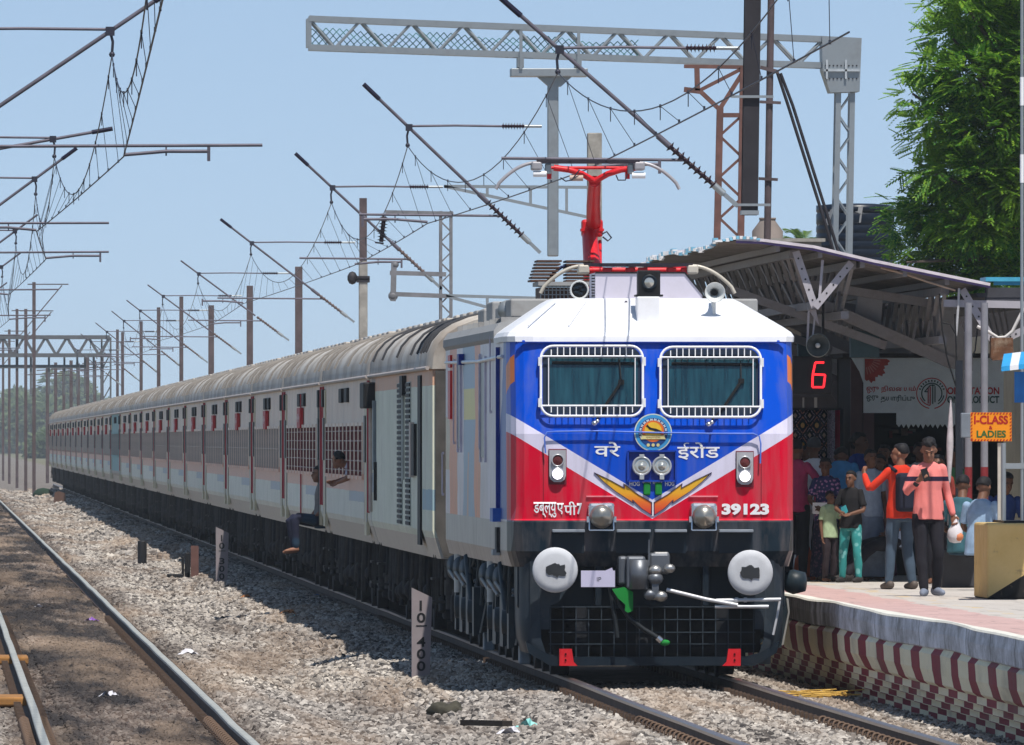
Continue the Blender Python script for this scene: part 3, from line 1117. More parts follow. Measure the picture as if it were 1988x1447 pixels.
    # ---- below the nose: ledges, buffer beam, buffers, coupler, catcher
    mb = MB()
    for x0, x1 in ((1072, 1135), (1197, 1263), (1271, 1333), (1396, 1462)):
        a, b = at(x0, 1031, -.12), at(x1, 1031, -.12)
        mb.box(((a.x + b.x) / 2, -.11, a.z), (b.x - a.x, .16, .03), 0, bev=.006)
        mb.box(((a.x + b.x) / 2, -.04, a.z - .12), (b.x - a.x, .03, .22), 1)
    mb.build('step_ledges', [M('ledge_grey', (.25, .28, .32), .4), m_navy], L)
    mb = MB()
    mb.box((0, .42, 1.02), (2.75, .30, .62), 0, bev=.03)
    mb.box((0, .9, .75), (2.3, .5, 1.0), 1)
    for x in (-.55, .55):
        mb.box((x, .18, 1.02), (.06, .25, .55), 0)
        mb.box((x * .9, .24, 1.25), (.30, .10, .10), 0)
    mb.box((0, .25, 1.20), (.95, .06, .16), 0)
    mb.build('buffer_beam', [m_navy, m_dark], L)
    def blob(c, r, seed):
        rg = random.Random(seed)
        P = []
        for k in range(22):
            an = 2 * math.pi * k / 22
            rr = r * (.82 + .3 * rg.random()) * (1.18 if abs(math.cos(an)) > .8 else .85)
            P.append((c[0] + rr * math.cos(an), c[1], c[2] + rr * math.sin(an)))
        return P
    for px, py in ((1078, 1107), (1457, 1112)):
        p = at(px, py, -.28)
        mb = MB()
        mb.lathe([(.001, 0), (.16, .006), (.222, .014), (.232, .03), (.232, .05), (.20, .07), (.10, .10), (.095, .42), (.155, .44), (.155, .72)], (p.x, -.28, p.z), (0, 1, 0), 36, 0)
        bo = mb.build('buffer', [M('buffer_grey', (.56, .57, .60), .55, .0, .08, 5, (.34, .34, .35), .4)], L)
        P = blob((p.x + (.01 if px < 1200 else .0), -.287, p.z - .0), .085, int(px))
        MB().add(P, [tuple(range(len(P)))]).build('grease_patch', M('black_grease', (.03, .032, .036), .55), bo)
    # coupler
    mb = MB()
    p = at(1235, 1112, -.3)
    mb.box((p.x, -.02, p.z), (.20, .55, .34), 0, bev=.03)
    mb.box((p.x - .13, -.06, p.z + .02), (.10, .30, .30), 0, bev=.03)
    mb.lathe([(.001, 0), (.10, 0), (.10, .30), (.001, .30)], (p.x + .03, -.28, p.z - .17), (0, 0, 1), 16, 0)
    q = at(1280, 1100, -.2)
    mb.box((q.x, -.05, q.z + .03), (.22, .35, .22), 0, bev=.03)
    mb.box((q.x + .02, -.13, q.z + .10), (.16, .16, .10), 1, bev=.02)
    mb.bar(at(1260, 1048, -.25), at(1260, 1098, -.25), .016, .016, 0)
    mb.build('coupler', [M('worn_coupler_steel', (.16, .17, .19), .42, .6, .3, 6, (.05, .05, .05), .4), M('bare_steel', (.42, .41, .40), .35, .8)], L)
    mb = MB()
    for k, (px, py, r) in enumerate(((1272, 1108, .07), (1272, 1124, .085), (1300, 1104, .06), (1262, 1155, .07), (1283, 1158, .07))):
        mb.ball(at(px, py, -.30), r, 12, k % 2, (1, .8, .8))
    mb.bar(at(1272, 1105, -.3), at(1272, 1160, -.3), .07, .07, 1)
    mb.tube([at(1255, 1156, -.28), at(1290, 1158, -.28)], .045, 10, 0)
    mb.build('screw_coupling', [M('bare_steel', (.42, .41, .40), .35, .8), M('worn_coupler_steel', (.16, .17, .19), .42, .6)], L)
    # catcher: curved corner plates, mesh between, bottom bar
    pl = M('catcher_plate_grey', (.020, .030, .042), .5, 0, .2, 3, (.06, .055, .05), .35)
    for sg in (-1, 1):
        rows = []
        for z, k in ((1.24, 1), (1.0, 1), (.62, 1), (.40, .99), (.26, .95)):
            a = [(-1.36, 1.3), (-1.36, .35), (-1.345, .17), (-1.30, .07), (-1.23, .02), (-1.15, .0)]
            rows.append([(-sg * q[0] * k, q[1] - (.05 if z < .5 else 0), z) for q in a])
        mb = MB().grid(rows, smooth=True)
        gp = [(-1.25, 1.20), (-.86, 1.16), (-.86, .92), (-.96, .78), (-1.05, .74), (-1.05, .50), (-1.25, .50)]
        mb.prism([(-sg * q[0], q[1]) for q in gp], .005, .035)
        mb.build('corner_plate', pl, L)
    mb = MB()
    for k in range(17):
        x = -1.04 + .13 * k
        mb.bar((x, .03, .20), (x, .03, .74), .010, .010, 0)
    for z in (.73, .60, .47, .35):
        mb.bar((-1.06, .02, z), (1.06, .02, z), .010, .010, 0)
    for x in (-.72, -.1, .72):
        mb.box((x, .10, .45), (.12, .04, .55), 1)
    mb.build('catcher_mesh', [M('mesh_slate', (.030, .042, .055), .6), m_dark], L)
    mb = MB()
    bp = [(-1.30, .38), (-1.10, .26), (-.95, .22), (.95, .22), (1.10, .26), (1.30, .38), (1.27, .26), (1.05, .13), (-1.05, .13), (-1.27, .26)]
    mb.prism(bp, -.06, .02)
    mb.box((0, .8, .45), (2.0, .06, .62), 1)
    mb.build('catcher_bar', [m_navy, m_dark], L)
    for px, sg in ((1098, 1), (1426, -1)):
        a, b = at(px - 12, 1293, -.09), at(px + 12, 1260, -.09)
        mb = MB()
        P = [(a.x, b.z), (b.x, b.z), (b.x + (.02 if sg > 0 else 0), a.z + .04), (b.x + (.06 if sg > 0 else 0), a.z), (a.x - (.06 if sg < 0 else 0), a.z), (a.x - (.02 if sg < 0 else 0), a.z + .04)]
        mb.prism(P, -.10, -.062, 0)
        for k in (0, 1):
            mb.lathe([(.001, 0), (.010, 0), (.010, .01)], ((a.x + b.x) / 2, -.10, a.z + .06 + .06 * k), (0, -1, 0), 8, 1)
        mb.build('rail_guard', [m_red, m_black], L)
    # hoses, pipes, placard, rag
    hose = M('hose_black', (.016, .020, .024), .55)
    MB().tube([at(*p, -.18) for p in ((1184, 1140), (1188, 1165), (1194, 1200), (1199, 1238))], .022, 8).build('brake_hose', hose, L)
    mb = MB()
    mb.tube([at(*p, -.2) for p in ((1192, 1142), (1203, 1172), (1222, 1200), (1250, 1222), (1276, 1238))], .026, 8, 0)
    mb.tube([at(1276, 1238, -.2), at(1284, 1245, -.2)], .034, 8, 2)
    mb.ball(at(1291, 1248, -.2), .045, 10, 1, (1.2, .8, .7))
    mb.build('brake_hose', [hose, m_green, m_chrome], L)
    pw = M('pale_pipe', (.60, .60, .62), .4, .2, .1)
    mb = MB()
    mb.tube([at(1294, 1145, -.22), at(1372, 1164, -.22), at(1432, 1175, -.22)], .020, 8)
    mb.tube([at(1390, 1166, -.2), at(1516, 1164, -.2)], .019, 8)
    mb.tube([at(1388, 1178, -.2), at(1492, 1178, -.2)], .019, 8)
    for px in (1430, 1447):
        mb.tube([at(px - 3, 1165, -.2), at(px + 3, 1165, -.2)], .026, 8)
    mb.build('air_pipe', pw, L)
    MB().tube([at(1514, 1166, -.12), at(1508, 1200, -.12), at(1501, 1233, -.12)], .014, 6).build('uncoupling_lever', pw, L)
    a, b = at(1128, 1140, -.24), at(1194, 1108, -.24)
    mb = MB().box(((a.x + b.x) / 2, -.235, (a.z + b.z) / 2), (b.x - a.x, .008, b.z - a.z), 0)
    mb.prism([(b.x - .10, b.z), (b.x - .03, b.z + .03), (b.x - .02, b.z)], -.239, -.231, 0)
    c = at(1163, 1125, -.24)
    text_mb(mb, 'IP', c.x - .022, c.x + .022, c.z - .022, c.z + .022, -.2405, 1)
    mb.build('placard', [M('placard_lilac_white', (.55, .52, .68), .5, 0, .06), m_black], L)
    rg = [(1188, 1144), (1212, 1140), (1229, 1150), (1229, 1186), (1219, 1190), (1213, 1186), (1214, 1174), (1200, 1162)]
    P = [at(q[0], q[1], -.27) for q in rg]
    MB().prism([(p.x, p.z) for p in P], -.27, -.255).build('green_rag', m_green, L)

    # ---- side fittings on the left
    xs = -1.48
    def side(px, py):
        return atx(px, py, xs)
    mb = MB()
    for px, y0, y1 in ((955, 652, 800), (934, 690, 870), (884, 700, 860), (897, 690, 860), (862, 880, 960)):
        a, b = side(px, y0), side(px, y1)
        mb.tube([a + Vector((-.02, 0, 0)), b + Vector((-.02, 0, 0))], .010, 6)
        for q in (a, b):
            mb.bar(q, q + Vector((-.025, 0, 0)), .03, .03)
    mb.build('handrail', M('lilac_rail', (.62, .58, .68), .4), L)
    dk = M('dark_slot_grey', (.11, .105, .11), .3)  # dark grey of the side window slots
    for y0, y1, z0, z1 in ((5.6, 6.9, 2.25, 3.28), (12.4, 13.3, 2.35, 3.30)):
        mb = MB()
        mb.box((xs + .004, (y0 + y1) / 2, (z0 + z1) / 2), (.02, y1 - y0, z1 - z0), 0)
        for q in (y0, y1):
            mb.box((xs - .002, q, (z0 + z1) / 2), (.03, .12, z1 - z0 + .1), 1)
        mb.build('side_window', [dk, M('lilac_rail', (.62, .58, .68), .4)], L)
    mb = MB()
    mb.box((xs - .004, 15.6, 2.95), (.03, .7, .55), 0)
    mb.box((xs - .004, 15.6, 3.33), (.03, .7, .14), 0)
    mb.build('side_lettering_panel', m_red, L)
    MB().box((xs - .03, 11.9, 3.33), (.06, .5, .12)).build('blue_side_lamp', m_dblue, L)
    mb = MB()
    mb.box((xs - .01, 2.15, 2.5), (.05, .10, 1.8), 0)
    mb.box((xs - .03, 2.2, 1.66), (.10, .7, .14), 1)
    mb.build('cab_door_post', [m_dblue, M('step_blue', (.015, .12, .50), .4)], L)
    mb = MB()
    mb.box((xs - .005, 2.3, 1.40), (.05, .45, .26), 0)
    mb.box((xs - .03, 2.3, 1.27), (.08, .40, .06), 1)
    mb.build('step_recess', [m_black, m_steel], L)
    MB().tube([(xs - .01, 1.2, 3.30), (xs - .02, 7, 3.28), (xs - .01, 16.8, 3.32)], .02, 6).build('side_cable', m_white, L)

    # ---- bogies
    teal = M('bogie_teal_black', (.013, .026, .036), .45, 0, .4, 5, (.05, .05, .045), .35)
    edge = M('pale_casting_edge', (.30, .29, .27), .5, .1, .25)
    for yb in (4.0, 13.2):
        mb = MB()
        for sg in (-1, 1):
            x = sg * 1.18
            mb.box((x, yb, .82), (.20, 5.6, .20), 0, bev=.03)
            for k in (-1, 0, 1):
                ya = yb + 1.85 * k
                mb.box((x - sg * -.10, ya, .55), (.22, .42, .36), 0, bev=.04)
                mb.lathe([(.001, .16), (.13, .15), (.15, .0)], (x + sg * .12, ya, .55), (sg, 0, 0), 14, 0)
                for d in (-.42, .42):
                    for j in range(5):
                        mb.lathe([(.07, 0), (.105, .03), (.07, .06)], (x + sg * .10, ya + d, .62 + .055 * j), (0, 0, 1), 12, 0)
                # brake hanger castings with a paler strip along their edge
                for d in (-.72, .72):
                    xx = x + sg * .20
                    mb.prism([(xx - .04, .82), (xx + .07, .82), (xx + .09, .66), (xx + .02, .30), (xx - .04, .28)], ya + d - .20, ya + d + .20, 0)
                    mb.prism([(xx + .07, .80), (xx + .092, .80), (xx + .105, .66), (xx + .04, .32), (xx + .02, .32), (xx + .088, .66)], ya + d - .21, ya + d + .19, 1)
                mb.lathe([(.001, .30), (.13, .28), (.17, .15), (.15, 0)], (x + sg * .02, ya + 1.0, .99), (sg * .9, -.4, 0), 16, 0)
                mb.tube([(x + sg * .30, ya + .9, .95), (x + sg * .22, ya + .4, .80)], .02, 6, 1)
            for k in range(3):
                mb.lathe([(.10, 0), (.15, .03), (.10, .06)], (x + sg * .12, yb + .9, 1.0 + .075 * k), (0, 0, 1), 14, 1)
            mb.tube([(x + sg * .26, yb + 1.2, 1.15), (x + sg * .26, yb + 1.2, .72)], .045, 8, 2)
            mb.tube([(x + sg * .26, yb - 1.4, 1.15), (x + sg * .22, yb - 1.9, .62)], .04, 8, 0)
            mb.box((x + sg * .06, yb - 2.45, .22), (.12, .35, .20), 3, bev=.02)
        bo = mb.build('bogie', [teal, edge, M('damper_white', (.55, .54, .50), .4), M('sandbox_grey', (.20, .25, .30), .5)], L)
        for k in (-1, 0, 1):
            mb = MB()
            for sg in (-1, 1):
                mb.lathe([(.001, -.02), (.40, -.02), (.545, -.03), (.545, .10), (.575, .13), (.575, .15), (.001, .15)], (sg * .92, yb + 1.85 * k, .546), (-sg, 0, 0), 28, 0)
            mb.tube([(-.9, yb + 1.85 * k, .546), (.9, yb + 1.85 * k, .546)], .09, 10)
            mb.build('wheelset', m_dark, bo)
    mb = MB()
    mb.box((0, 8.6, .75), (2.5, 2.6, .65), 0, bev=.03)
    mb.box((0, 8.6, 1.12), (2.5, 16, .16), 0)
    for sg in (-1, 1):
        for k in range(14):
            y = 1.2 + k * 1.15
            mb.tube([(sg * 1.40, y, 1.15), (sg * 1.42, y + .1, .65 + .2 * (k % 3))], .025, 6, 0)
    mb.build('underframe', teal, L)
    MB().lathe([(.001, .22), (.10, .2), (.13, .08), (.10, 0)], (1.40, .5, .98), (1, -.3, 0), 14).build('sand_pipe_dome', teal, L)

    # ---- pantographs
    def pan_head(mb, c, Y, half=1.035, drop=.27, n=12):
        """strip with two down-curved horns, along x"""
        sw = half * .56
        for dy in (-.12, .12):
            mb.box((c.x, Y + dy, c.z - .004), (2 * sw, .05, .035), 1)
        for sg in (-1, 1):
            P = []
            for k in range(n + 1):
                u = k / n
                x = sw * .97 + (half - sw * .97) * (u ** .93)
                z = -.012 - drop * (u ** 1.9) - (.03 if k == n else 0)
                P.append((c.x + sg * x, Y, c.z + z))
            mb.tube(P, .020, 7, 0)
            mb.box((c.x + sg * sw, Y, c.z - .05), (.12, .30, .10), 0, bev=.02)
    # raised, at the rear
    pr = thing_part = MB()
    Y = 14.2
    hc = at(1141, 314, Y)
    pan_head(pr, hc, Y)
    head = pr.build('collector_head', [M('pan_grey', (.42, .40, .42), .4, .3), M('carbon_strip', (.025, .02, .03), .6)], None)
    mb = MB()
    # Y-shaped upper arm, knuckle, lower arm
    jz = at(1158, 440, Y).z
    jx = at(1160, 440, Y).x
    bx = at(1148, 525, Y).x
    K = Vector((jx, Y + 1.3, jz))
    T_ = Vector((at(1155, 350, Y).x, Y + .05, at(1155, 352, Y).z))
    mb.tube([K + Vector((.02, 0, .02)), (K + T_) / 2, T_], [.085, .078, .070], 10, 0)
    for sg, px in ((-1, 1075), (1, 1235)):
        q = at(px, 326, Y)
        mb.tube([T_, at(1155 + sg * 25, 338, Y), at(1155 + sg * 50, 330, Y), q], .035, 8, 0)
    a, b = at(1065, 326, Y), at(1240, 326, Y)
    mb.tube([a + Vector((0, .03, 0)), b + Vector((0, .03, 0))], .018, 8, 0)
    mb.box(tuple(K), (.24, .26, .20), 0, bev=.03)
    mb.box((K.x, K.y, K.z - .02), (.26, .28, .03), 0)
    B = Vector((bx, Y - .3, 3.95))
    mb.tube([K + Vector((-.03, 0, -.03)), (K + B) / 2, B], [.085, .10, .115], 10, 0)
    mb.tube([K + Vector((.09, 0, -.15)), B + Vector((.10, .3, 0))], .022, 8, 0)
    for sg, px in ((-1, 1066), (1, 1218)):
        q = at(px, 340, Y)
        mb.box(tuple(q), (.05, .1, .09), 0)
    ar = mb.build('pantograph_arm', m_red, L)
    head.parent = ar
    mb = MB()
    for px, py in ((1048, 338), (1240, 341), (1119, 346)):
        q = at(px, py, Y - .1)
        mb.tube([q + Vector((-.075, 0, 0)), q + Vector((.075, 0, 0))], .035, 10, 0 if px != 1119 else 1)
    for px in (1064, 1224):
        q = at(px, 328, Y - .05)
        mb.box(tuple(q), (.07, .1, .12), 2, bev=.015)
    mb.build('spring_canister', [m_white, M('tan_canister', (.50, .36, .30), .5), m_steel], ar)
    mb = MB()
    mb.tube([at(*p, Y - .15) for p in ((1088, 345), (1098, 352), (1110, 350), (1125, 330))], .008, 5)
    mb.tube([at(*p, Y - .15) for p in ((1196, 340), (1200, 350), (1214, 350), (1218, 338))], .008, 5)
    mb.tube([at(*p, Y + 1.0) for p in ((1168, 455), (1178, 450), (1187, 462), (1180, 468), (1170, 460))], .010, 5)
    mb.build('shunt_cable', m_wire, ar)
    # folded one at the front
    mb = MB()
    Y = 3.5
    hc = at(1238, 514, Y)
    pan_head(mb, hc, Y, 1.02, .26)
    hd = mb.build('collector_head', [M('horn_cream', (.55, .50, .42), .4, .2), M('carbon_strip', (.025, .02, .03), .6)], None)
    mb = MB()
    zt = hc.z - .06
    for x0, x1, y0, y1 in ((-.5, 0, 3.5, 3.9), (.5, 0, 3.5, 3.9), (0, 0, 3.9, 6.2)):
        mb.tube([(hc.x + x0, y0, zt), (hc.x + x1, y1, zt - .02)], .04, 8, 0)
    mb.tube([(hc.x - .55, 3.5, zt), (hc.x + .55, 3.5, zt)], .03, 8, 0)
    for x in (-.32, -.08, .05, .35, .5):
        mb.box((hc.x + x, 3.45, zt - .005), (.10, .12, .07), 0, bev=.01)
    mb.box((hc.x, 6.3, zt - .08), (.3, .3, .2), 0)
    mb.tube([(hc.x, 6.2, zt - .12), (hc.x, 3.9, zt - .15)], .05, 8, 0)
    fa = mb.build('folded_pantograph_arm', m_red, L)
    hd.parent = fa
    for x, y in ((-.6, 3.9), (.6, 3.9), (-.6, 6.0), (.6, 6.0)):
        mb = MB()
        pr = [(.05, 0)]
        for k in range(5):
            pr += [(.05, .03 + .05 * k), (.08, .045 + .05 * k), (.05, .06 + .05 * k)]
        mb.lathe(pr, (x, y, 3.74), (0, 0, 1), 12)
        mb.build('roof_insulator', m_copper, L)
    mb = MB()
    for x, y in ((-.45, 13.2), (.45, 13.2), (-.45, 15.0), (.45, 15.0)):
        mb.lathe([(.05, 0), (.08, .05), (.05, .1), (.08, .15), (.05, .2), (.05, .25)], (x, y, 3.72), (0, 0, 1), 10, 1)
        mb.bar((x, y, 3.96), (-x, y, 3.96), .06, .06, 0)
    mb.bar((-.45, 13.2, 3.96), (-.45, 15, 3.96), .06, .06, 0)
    mb.bar((.45, 13.2, 3.96), (.45, 15, 3.96), .06, .06, 0)
    mb.build('pantograph_frame', [m_red, m_copper], L)
    pts = [at(*p, 6.5) for p in ((1062, 548), (1075, 530), (1090, 519), (1105, 515))]
    MB().tube(pts, .018, 6).build('roof_conductor', M('dark_blue_cable', (.02, .03, .10), .4), L)
build_loco()
# ------------------------------------------------------------------ coaches
PITCH, C0, CLEN = 22.3, 18.6, 21.7

def coach_paint(name, kindc):
    t = NT(name)
    x, y, z = t.xyz()
    rnd = t.n('ShaderNodeObjectInfo').outputs['Random']
    wob = t.math('MULTIPLY_ADD', t.math('SUBTRACT', t.noise(1.5, 3), .5), .03, z)
    n1 = t.noise(1.2, 5, (1, .5, 1))
    if kindc == 'power':
        c = t.mix(t.ramp(n1, [(.3, 0.), (.7, 1.)]), (.60, .62, .49), (.72, .73, .60))
        c = t.mix(t.math('GREATER_THAN', wob, 3.07), c, (.66, .40, .27))
        f = t.math('MULTIPLY', t.math('GREATER_THAN', wob, 1.62), t.math('LESS_THAN', wob, 1.86))
        c = t.mix(t.math('MULTIPLY', f, t.math('LESS_THAN', y, 2.6)), c, (.30, .44, .50))
        f = t.math('MULTIPLY', t.math('GREATER_THAN', wob, 1.75), t.math('LESS_THAN', wob, 2.0))
        c = t.mix(t.math('MULTIPLY', f, t.math('GREATER_THAN', y, 19.5)), c, (.40, .47, .52))
    elif kindc == 'teal':
        c = t.mix(n1, (.17, .36, .37), (.25, .43, .43))
        c = t.mix(t.math('LESS_THAN', wob, 1.45), c, (.42, .36, .31))
    else:
        up = t.mix(t.ramp(n1, [(.3, 0.), (.7, 1.)]), (.80, .62, .50), (.88, .73, .60))
        lo = t.mix(t.ramp(n1, [(.3, 0.), (.7, 1.)]), (.66, .66, .56), (.78, .77, .67))
        c = t.mix(t.math('LESS_THAN', wob, 1.98), up, (.78, .50, .38))
        c = t.mix(t.math('LESS_THAN', wob, 1.74), c, lo)
        bl = t.math('MULTIPLY', t.math('LESS_THAN', wob, 1.74), t.math('MULTIPLY', t.math('GREATER_THAN', wob, 1.60), t.math('LESS_THAN', y, 9.0)))
        c = t.mix(t.math('MULTIPLY', bl, .8), c, (.40, .455, .51))
    c = t.mix(t.math('LESS_THAN', wob, 1.30), c, (.56, .50, .42))
    tone = t.math('MULTIPLY_ADD', rnd, .16, .95)
    hs = t.n('ShaderNodeHueSaturation')
    t.l(tone, hs.inputs['Value'])
    t.l(c, hs.inputs['Color'])
    c = hs.outputs[0]
    g = t.ramp(t.noise(1.5, 7, (1, .42, .45), .75), [(.47, 0.), (.72, .55)])
    c = t.mix(g, c, (.46, .40, .35))
    return t.base(c, .55)

def coach_roof_mat():
    t = NT('coach_roof_paint')
    n = t.noise(.5, 6, (1, 1, 1), .65)
    c = t.ramp(n, [(.32, (.56, .54, .51)), (.48, (.50, .46, .41)), (.60, (.33, .28, .235)), (.72, (.42, .385, .35))])
    g = t.ramp(t.noise(1.8, 6, (.7, 4, .7), .7), [(.48, 0.), (.72, .5)])
    c = t.mix(g, c, (.17, .14, .12))
    return t.base(c, .65)

m_croof = coach_roof_mat()
m_cside = coach_paint('coach_beige_paint', 'std')
m_cteal = coach_paint('coach_teal_paint', 'teal')
m_cpow = coach_paint('power_car_paint', 'power')
m_winin = M('dark_window_opening', (.06, .055, .056), .4, 0, .5, 2)
m_winbar = M('window_bar_grey', (.56, .46, .40), .5)
m_winred = M('window_bar_maroon', (.20, .045, .045), .6)
m_dred = M('dusty_red_paint', (.42, .025, .04), .55, 0, .2, 4)
m_doorc = M('door_beige_yellow', (.62, .55, .38), .5, 0, .2, 3)
m_board = M('red_board', (.50, .03, .035), .5, 0, .15)
m_bogie = M('coach_bogie_grime', (.022, .021, .022), .8, 0, .5, 4, (.06, .052, .046), .5)

def make_coach(name, label, cat, side, power=False, y0=0.0, group=None, dark=False, bars=True):
    """local frame: near end at y=0, far end y=CLEN, rail top z=0"""
    t = thing(name, label, cat, (0, y0, 0), group)
    Q = lambda x, y, z: (x, y + y0, z)
    mb = MB()
    prof = [(-1.50, 1.06), (-1.60, 1.38), (-1.60, 3.27)]
    full = prof + [(1.60, 3.27), (1.60, 1.38), (1.50, 1.06)]
    ys = [0.0, .35, CLEN - .35, CLEN]
    rows = []
    for i, y in enumerate(ys):
        k = .985 if i in (0, 3) else 1
        rows.append([Q(p[0] * k, y, p[1]) for p in full])
    mb.grid(rows, close=True)
    for i in (0, 3):
        mb.add(rows[i], [tuple(range(len(full)))])
    body = mb.build('body', side, t)
    mb = MB()
    mb.prism([(p[0] * .965, p[2] + .02 if p[2] < 2 else p[2] - .03) for p in [(q, 0, z) for q, z in full]], y0 - .035, y0 - .002)  # dark sheet over the end: shade of the coach gap put into colour
    mb.prism([(-.55, 1.1), (-.55, 3.1), (.55, 3.1), (.55, 1.1)], y0 - .14, y0 - .035, 1)
    mb.build('end_wall', [M('gap_shade_end_wall', (.085, .078, .072), .8, 0, .35, 3), m_black], t)
    # roof
    mb = MB()
    prof = []
    for k in range(17):
        an = math.pi * k / 16
        prof.append((-1.63 * math.copysign(abs(math.cos(an)) ** .62, math.cos(an)), 3.26 + .70 * math.sin(an) ** .8))
    ys = [-.04, .05] + [1 + k for k in range(20)] + [CLEN - .05, CLEN + .04]
    rg = random.Random(int(y0) + 1)
    rows = []
    for y in ys:
        d = rg.uniform(-.006, .006)
        e = .93 if y < 0 or y > CLEN else 1
        rows.append([Q(p[0] * (1 if e == 1 else .97), y, 3.26 + (p[1] - 3.26) * e + d * math.sin(math.pi * (p[0] + 1.6) / 3.2)) for p in prof])
    mb.grid(rows, smooth=True)
    mb.add(rows[0], [tuple(range(17))])
    mb.add(rows[-1], [tuple(range(17))])
    roof = mb.build('roof', m_croof, t)
    # seams and roof fittings
    mb = MB()
    for y in ((.9, 1.8, 2.7, 3.8, 6.0, 11, 16.5, 20.2) if power else (1.2, 3.4, 9.0, 15.2, 18.6, 20.6)):
        mb.tube([Q(p[0] * 1.004, y, p[1] + .004) for p in prof[1:-1]], .022, 5)
    mb.build('roof_seam', M('dark_seam', (.05, .05, .055), .7) if power else M('dusty_seam', (.24, .215, .19), .7), roof)
    mb = MB()
    for k in range(9):
        y = 1.8 + k * 2.25
        mb.box(Q(-.40, y, 3.98), (.35, .9, .16), k % 2, bev=.02)
        mb.box(Q(.40, y + .7, 3.98), (.35, .5, .16), 0, bev=.02)
    for x in (-.95, -.75):
        mb.tube([Q(x, .3, 3.84 + (.04 if x > -.9 else -.02)), Q(x, CLEN - .3, 3.84 + (.04 if x > -.9 else -.02))], .025, 5, 1)
    mb.build('roof_ventilator', [m_croof, m_roofgrey], roof)
    # cantrail gutter
    mb = MB()
    mb.tube([Q(-1.635, 0, 3.27), Q(-1.635, CLEN, 3.27)], .025, 6)
    mb.tube([Q(1.635, 0, 3.27), Q(1.635, CLEN, 3.27)], .025, 6)
    mb.build('gutter', M('gutter_pale', (.46, .40, .37), .6), t)
    # vestibule bellows
    MB().box(Q(0, CLEN + .3, 2.2), (1.3, .62, 2.1), bev=.06).box(Q(0, CLEN + .3, 1.05), (.4, .6, .3)).build('vestibule_bellows', m_black, t)
    # underframe: boxes, pipes, brake rigging
    mb = MB()
    rg = random.Random(77)
    mb.box(Q(0, CLEN / 2, 1.02), (2.7, CLEN - .2, .12), 0)
    for k in range(8):
        y = 6.2 + k * 1.2
        h = rg.uniform(.35, .62)
        mb.box(Q(-1.05, y, .98 - h / 2), (.7, rg.uniform(.6, 1.1), h), 0, bev=.03)
        mb.box(Q(1.05, y, .98 - h / 2), (.7, 1.0, h), 0)
    for k in range(22):
        y = .4 + k * .97
        mb.tube([Q(-1.44, y, 1.05), Q(-1.46, y + rg.uniform(-.2, .2), rg.uniform(.32, .7))], rg.uniform(.015, .04), 5, 1 if rg.random() < .35 else 0)
    for k in range(6):
        y = 5.5 + k * 2.1
        mb.ball(Q(-1.38, y, rg.uniform(.5, .75)), rg.uniform(.10, .17), 10, 0)
    for y in (1.1, CLEN - 1.1):
        for zz in (.55, .82):
            mb.box(Q(-1.47, y, zz), (.16, .62, .03), 1)
        for d in (-.3, .3):
            mb.bar(Q(-1.50, y + d, .52), Q(-1.50, y + d, 1.1), .03, .03, 1)
    mb.build('underframe', [m_bogie, M('dusty_iron', (.055, .05, .047), .7, .2, .4)], t)
    for yb in (3.5, CLEN - 3.5):
        mb = MB()
        for sg in (-1, 1):
            mb.box(Q(sg * 1.12, yb, .62), (.16, 3.3, .20), 0, bev=.03)
            for d in (-1.3, 1.3):
                mb.box(Q(sg * 1.18, yb + d, .46), (.20, .34, .34), 0, bev=.04)
                for e in (-.32, .32):
                    mb.lathe([(.10, 0), (.10, .26)], Q(sg * 1.16, yb + d + e, .42), (0, 0, 1), 10, 1)
            mb.lathe([(.13, 0), (.13, .34)], Q(sg * 1.18, yb, .60), (0, 0, 1), 12, 1)
            mb.tube([Q(sg * 1.33, yb + .5, .95), Q(sg * 1.33, yb + .2, .40)], .04, 6, 1)
        bo = mb.build('bogie', [m_bogie, M('dusty_iron', (.055, .05, .047), .7, .2, .4)], t)
        for d in (-1.3, 1.3):
            w_ = MB()
            for sg in (-1, 1):
                w_.lathe([(.001, -.02), (.34, -.02), (.455, -.03), (.455, .10), (.485, .13), (.001, .13)], Q(sg * .92, yb + d, .456), (-sg, 0, 0), 22)
            w_.tube([Q(-.9, yb + d, .456), Q(.9, yb + d, .456)], .08, 8)
            w_.build('wheelset', m_bogie, bo)
    X = -1.605
    if power:
        for yc in (7.2, 10.2):
            mb = MB()
            mb.box(Q(X + .004, yc, 2.27), (.02, 1.5, 1.74), 0)
            for k in range(27):
                mb.box(Q(X - .010, yc, 1.43 + k * .0645), (.02, 1.40, .040), 1)
            mb.build('louvre_panel', [M('louvre_paint', (.40, .43, .39), .5), m_black], t)
        mb = MB()
        mb.tube([Q(X - .02, 8.6, 3.1), Q(X - .02, 8.6, 1.95)], .018, 8, 0)
        mb.tube([Q(X - .02, 9.0, 3.1), Q(X - .02, 9.0, 1.9)], .012, 8, 0)
        mb.box(Q(X - .02, 8.6, 3.10), (.06, 1.0, .24), 1)
        mb.build('exhaust_pipe', [M('pipe_grey', (.40, .42, .40), .5), m_black], t)
        mb = MB()
        mb.box(Q(X - .004, 3.2, 2.2), (.03, .9, 2.0), 0)  # black slab standing for the shade inside a door gap
        mb.build('door_opening_shade', m_black, t)
        mb = MB()
        mb.box(Q(X - .01, 4.9, 2.32), (.05, .8, .62), 0)
        mb.box(Q(X - .02, 5.6, 2.32), (.05, .45, .66), 1)
        mb.build('window', [m_black, m_winbar], t)
        mb = MB()
        mb.box(Q(X - .07, CLEN - .9, 3.02), (.16, 1.5, .34), 0, bev=.02)
        mb.build('vent_box', m_black, t)
        mb = MB()
        mb.box(Q(X - .01, CLEN - 1.9, 2.5), (.05, .5, .9), 0)
